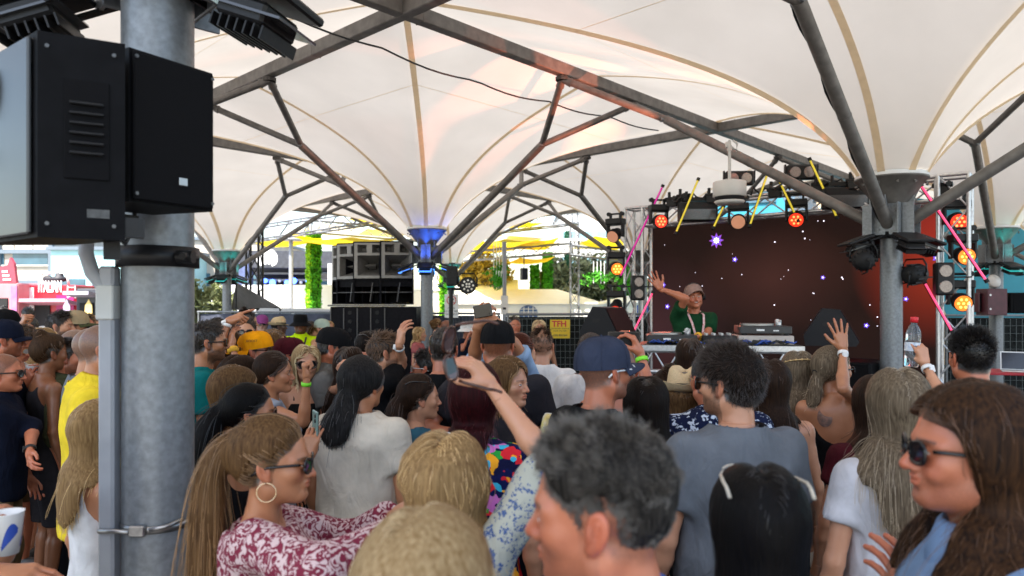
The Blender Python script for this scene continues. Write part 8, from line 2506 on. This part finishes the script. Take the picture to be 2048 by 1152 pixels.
def phone(t, m_, w_=.074, h_=.155):
    MB().box((0, 0, 0), (w_, .009, h_), None, .004).build('case', m_, t); MB().box((0, .0052, 0), (w_ * .92, .001, h_ * .95)).build('display', PHB, t)
    b = MB(); b.cyl((w_ * .28, -.0045, h_ * .38), (w_ * .28, -.007, h_ * .38), .008, n=12); b.cyl((w_ * .28, -.0045, h_ * .26), (w_ * .28, -.007, h_ * .26), .008, n=12); b.build('camera_bump', PHB, t)


t = held('phone', 'sage green phone held up by the woman with the black ponytail', 'phone', pr_b, 1, (.0, .05, .12)); t.matrix_world = Matrix.Translation(t.matrix_world.translation) @ Matrix.Rotation(R(-62), 4, 'Z'); phone(t, PHG)
t = thing('phone', 'black phone held level above the slate cap', 'phone', P(1248, 679, 3.5)); t.rotation_euler = (0, R(90), 0); phone(t, PHB, .078, .16)
t = held('phone', 'dark phone between the two hands of the person in pale blue', 'phone', pr_film, -1, (0, .06, .10)); t.matrix_world = Matrix.Translation(P(966, 622, 3.88)) @ Matrix.Rotation(R(80), 4, 'Y'); phone(t, PHB, .07, .10)
t = thing('sunglasses', 'brown sunglasses held up folded sideways by the raised hand', 'sunglasses', P(905, 708, 1.70)); fme, lme = GLASS['big']
t.rotation_euler = (R(8), R(82), R(70)); fo = link_mesh('frame', fme.copy(), t, FRAMES['brown']); fo.location = (0, -.09, 0); 
for q in lme: lo_ = link_mesh('lens', q.copy(), t, M('brown mirror lens', (.10, .06, .06), .08, .4, .2, 10)); lo_.location = (0, -.09, 0)
# water bottle
t = held('water_bottle', 'clear water bottle with a red cap lifted over the crowd', 'bottle', pr_bt, 1, (-.008, .048, .115)); t.matrix_world = Matrix.Translation(t.matrix_world.translation + Vector((0, 0, .0))) @ Matrix.Rotation(R(4), 4, 'Y')
gm = bpy.data.materials.new('clear bottle plastic'); gm.use_nodes = True; gb = gm.node_tree.nodes['Principled BSDF']; gb.inputs['Transmission Weight'].default_value = .92; gb.inputs['Roughness'].default_value = .06; gb.inputs['IOR'].default_value = 1.25; gb.inputs['Base Color'].default_value = (.85, .90, .95, 1)
b = MB(); b.lathe([(.001, -.10), (.028, -.10), (.032, -.092), (.032, -.03), (.030, -.025), (.032, -.02), (.032, .045), (.030, .06), (.020, .085), (.0125, .095), (.0125, .108), (.001, .109)], n=28); b.build('bottle_wall', gm, t)
b = MB(); b.lathe([(.001, .102), (.0165, .102), (.0168, .122), (.0155, .127), (.001, .128)], n=20); b.build('cap', M('red bottle cap', (.65, .02, .03), .4, 0, .05), t)
b = MB(); b.lathe([(.0325, -.028), (.0325, .012)], n=28); b.build('label_sleeve', M('bottle label', (.35, .42, .55), .4, 0, .5, 60, col2=(.75, .76, .78)), t)
b = MB()
for k in range(7): b.box((.0 + (k - 3) * .004, -.0335, -.012), (.0018, .001, .02))
b.build('barcode', INK, t)
# can and plastic cup
t = thing('drink_can', 'silver and yellow drink can held in front of the white tee', 'can', P(1096, 858, 2.95)); t.rotation_euler = (R(-25), R(14), 0)
b = MB(); b.lathe([(.001, -.06), (.026, -.06), (.032, -.052), (.032, .048), (.027, .058)], n=28); b.build('can_wall', M('yellow can print', (.70, .55, .05), .3, .5, .2, 30, col2=(.6, .6, .58)), t)
b = MB(); b.lathe([(.027, .058), (.0275, .061), (.025, .061), (.024, .056), (.001, .056)], n=28); b.build('lid', STEEL, t); MB().box((0, -.01, .0572), (.014, .018, .0015)).build('opening', INK, t)
t = thing('plastic_cup', 'clear plastic cup whose rim shows above the wavy blonde hair', 'cup', P(893, 875, 2.35)); t.rotation_euler = (R(14), R(10), 0)
b = MB(); b.lathe([(.028, -.10), (.0385, .0), (.0372, .0), (.027, -.098), (.001, -.098), (.001, -.10), (.028, -.10)], n=28); b.build('cup_wall', gm, t); b = MB(); b.lathe([(.0385, -.002), (.0400, 0), (.0385, .002), (.0370, 0), (.0385, -.002)], n=32); b.build('rim', WHITE, t)
for p_, _, _ in PEOPLE:
    if '_s' in p_: del p_['_s']
print('REPORT heights', REPORT)
# lettering becomes plain mesh
bpy.context.view_layer.update()
_dg = bpy.context.evaluated_depsgraph_get()
for o in [o for o in C.objects if o.type == 'FONT']:
    me = bpy.data.meshes.new_from_object(o.evaluated_get(_dg))
    n = bpy.data.objects.new('lettering', me); C.objects.link(n); n.parent = o.parent; n.matrix_local = o.matrix_local
    bpy.data.objects.remove(o)
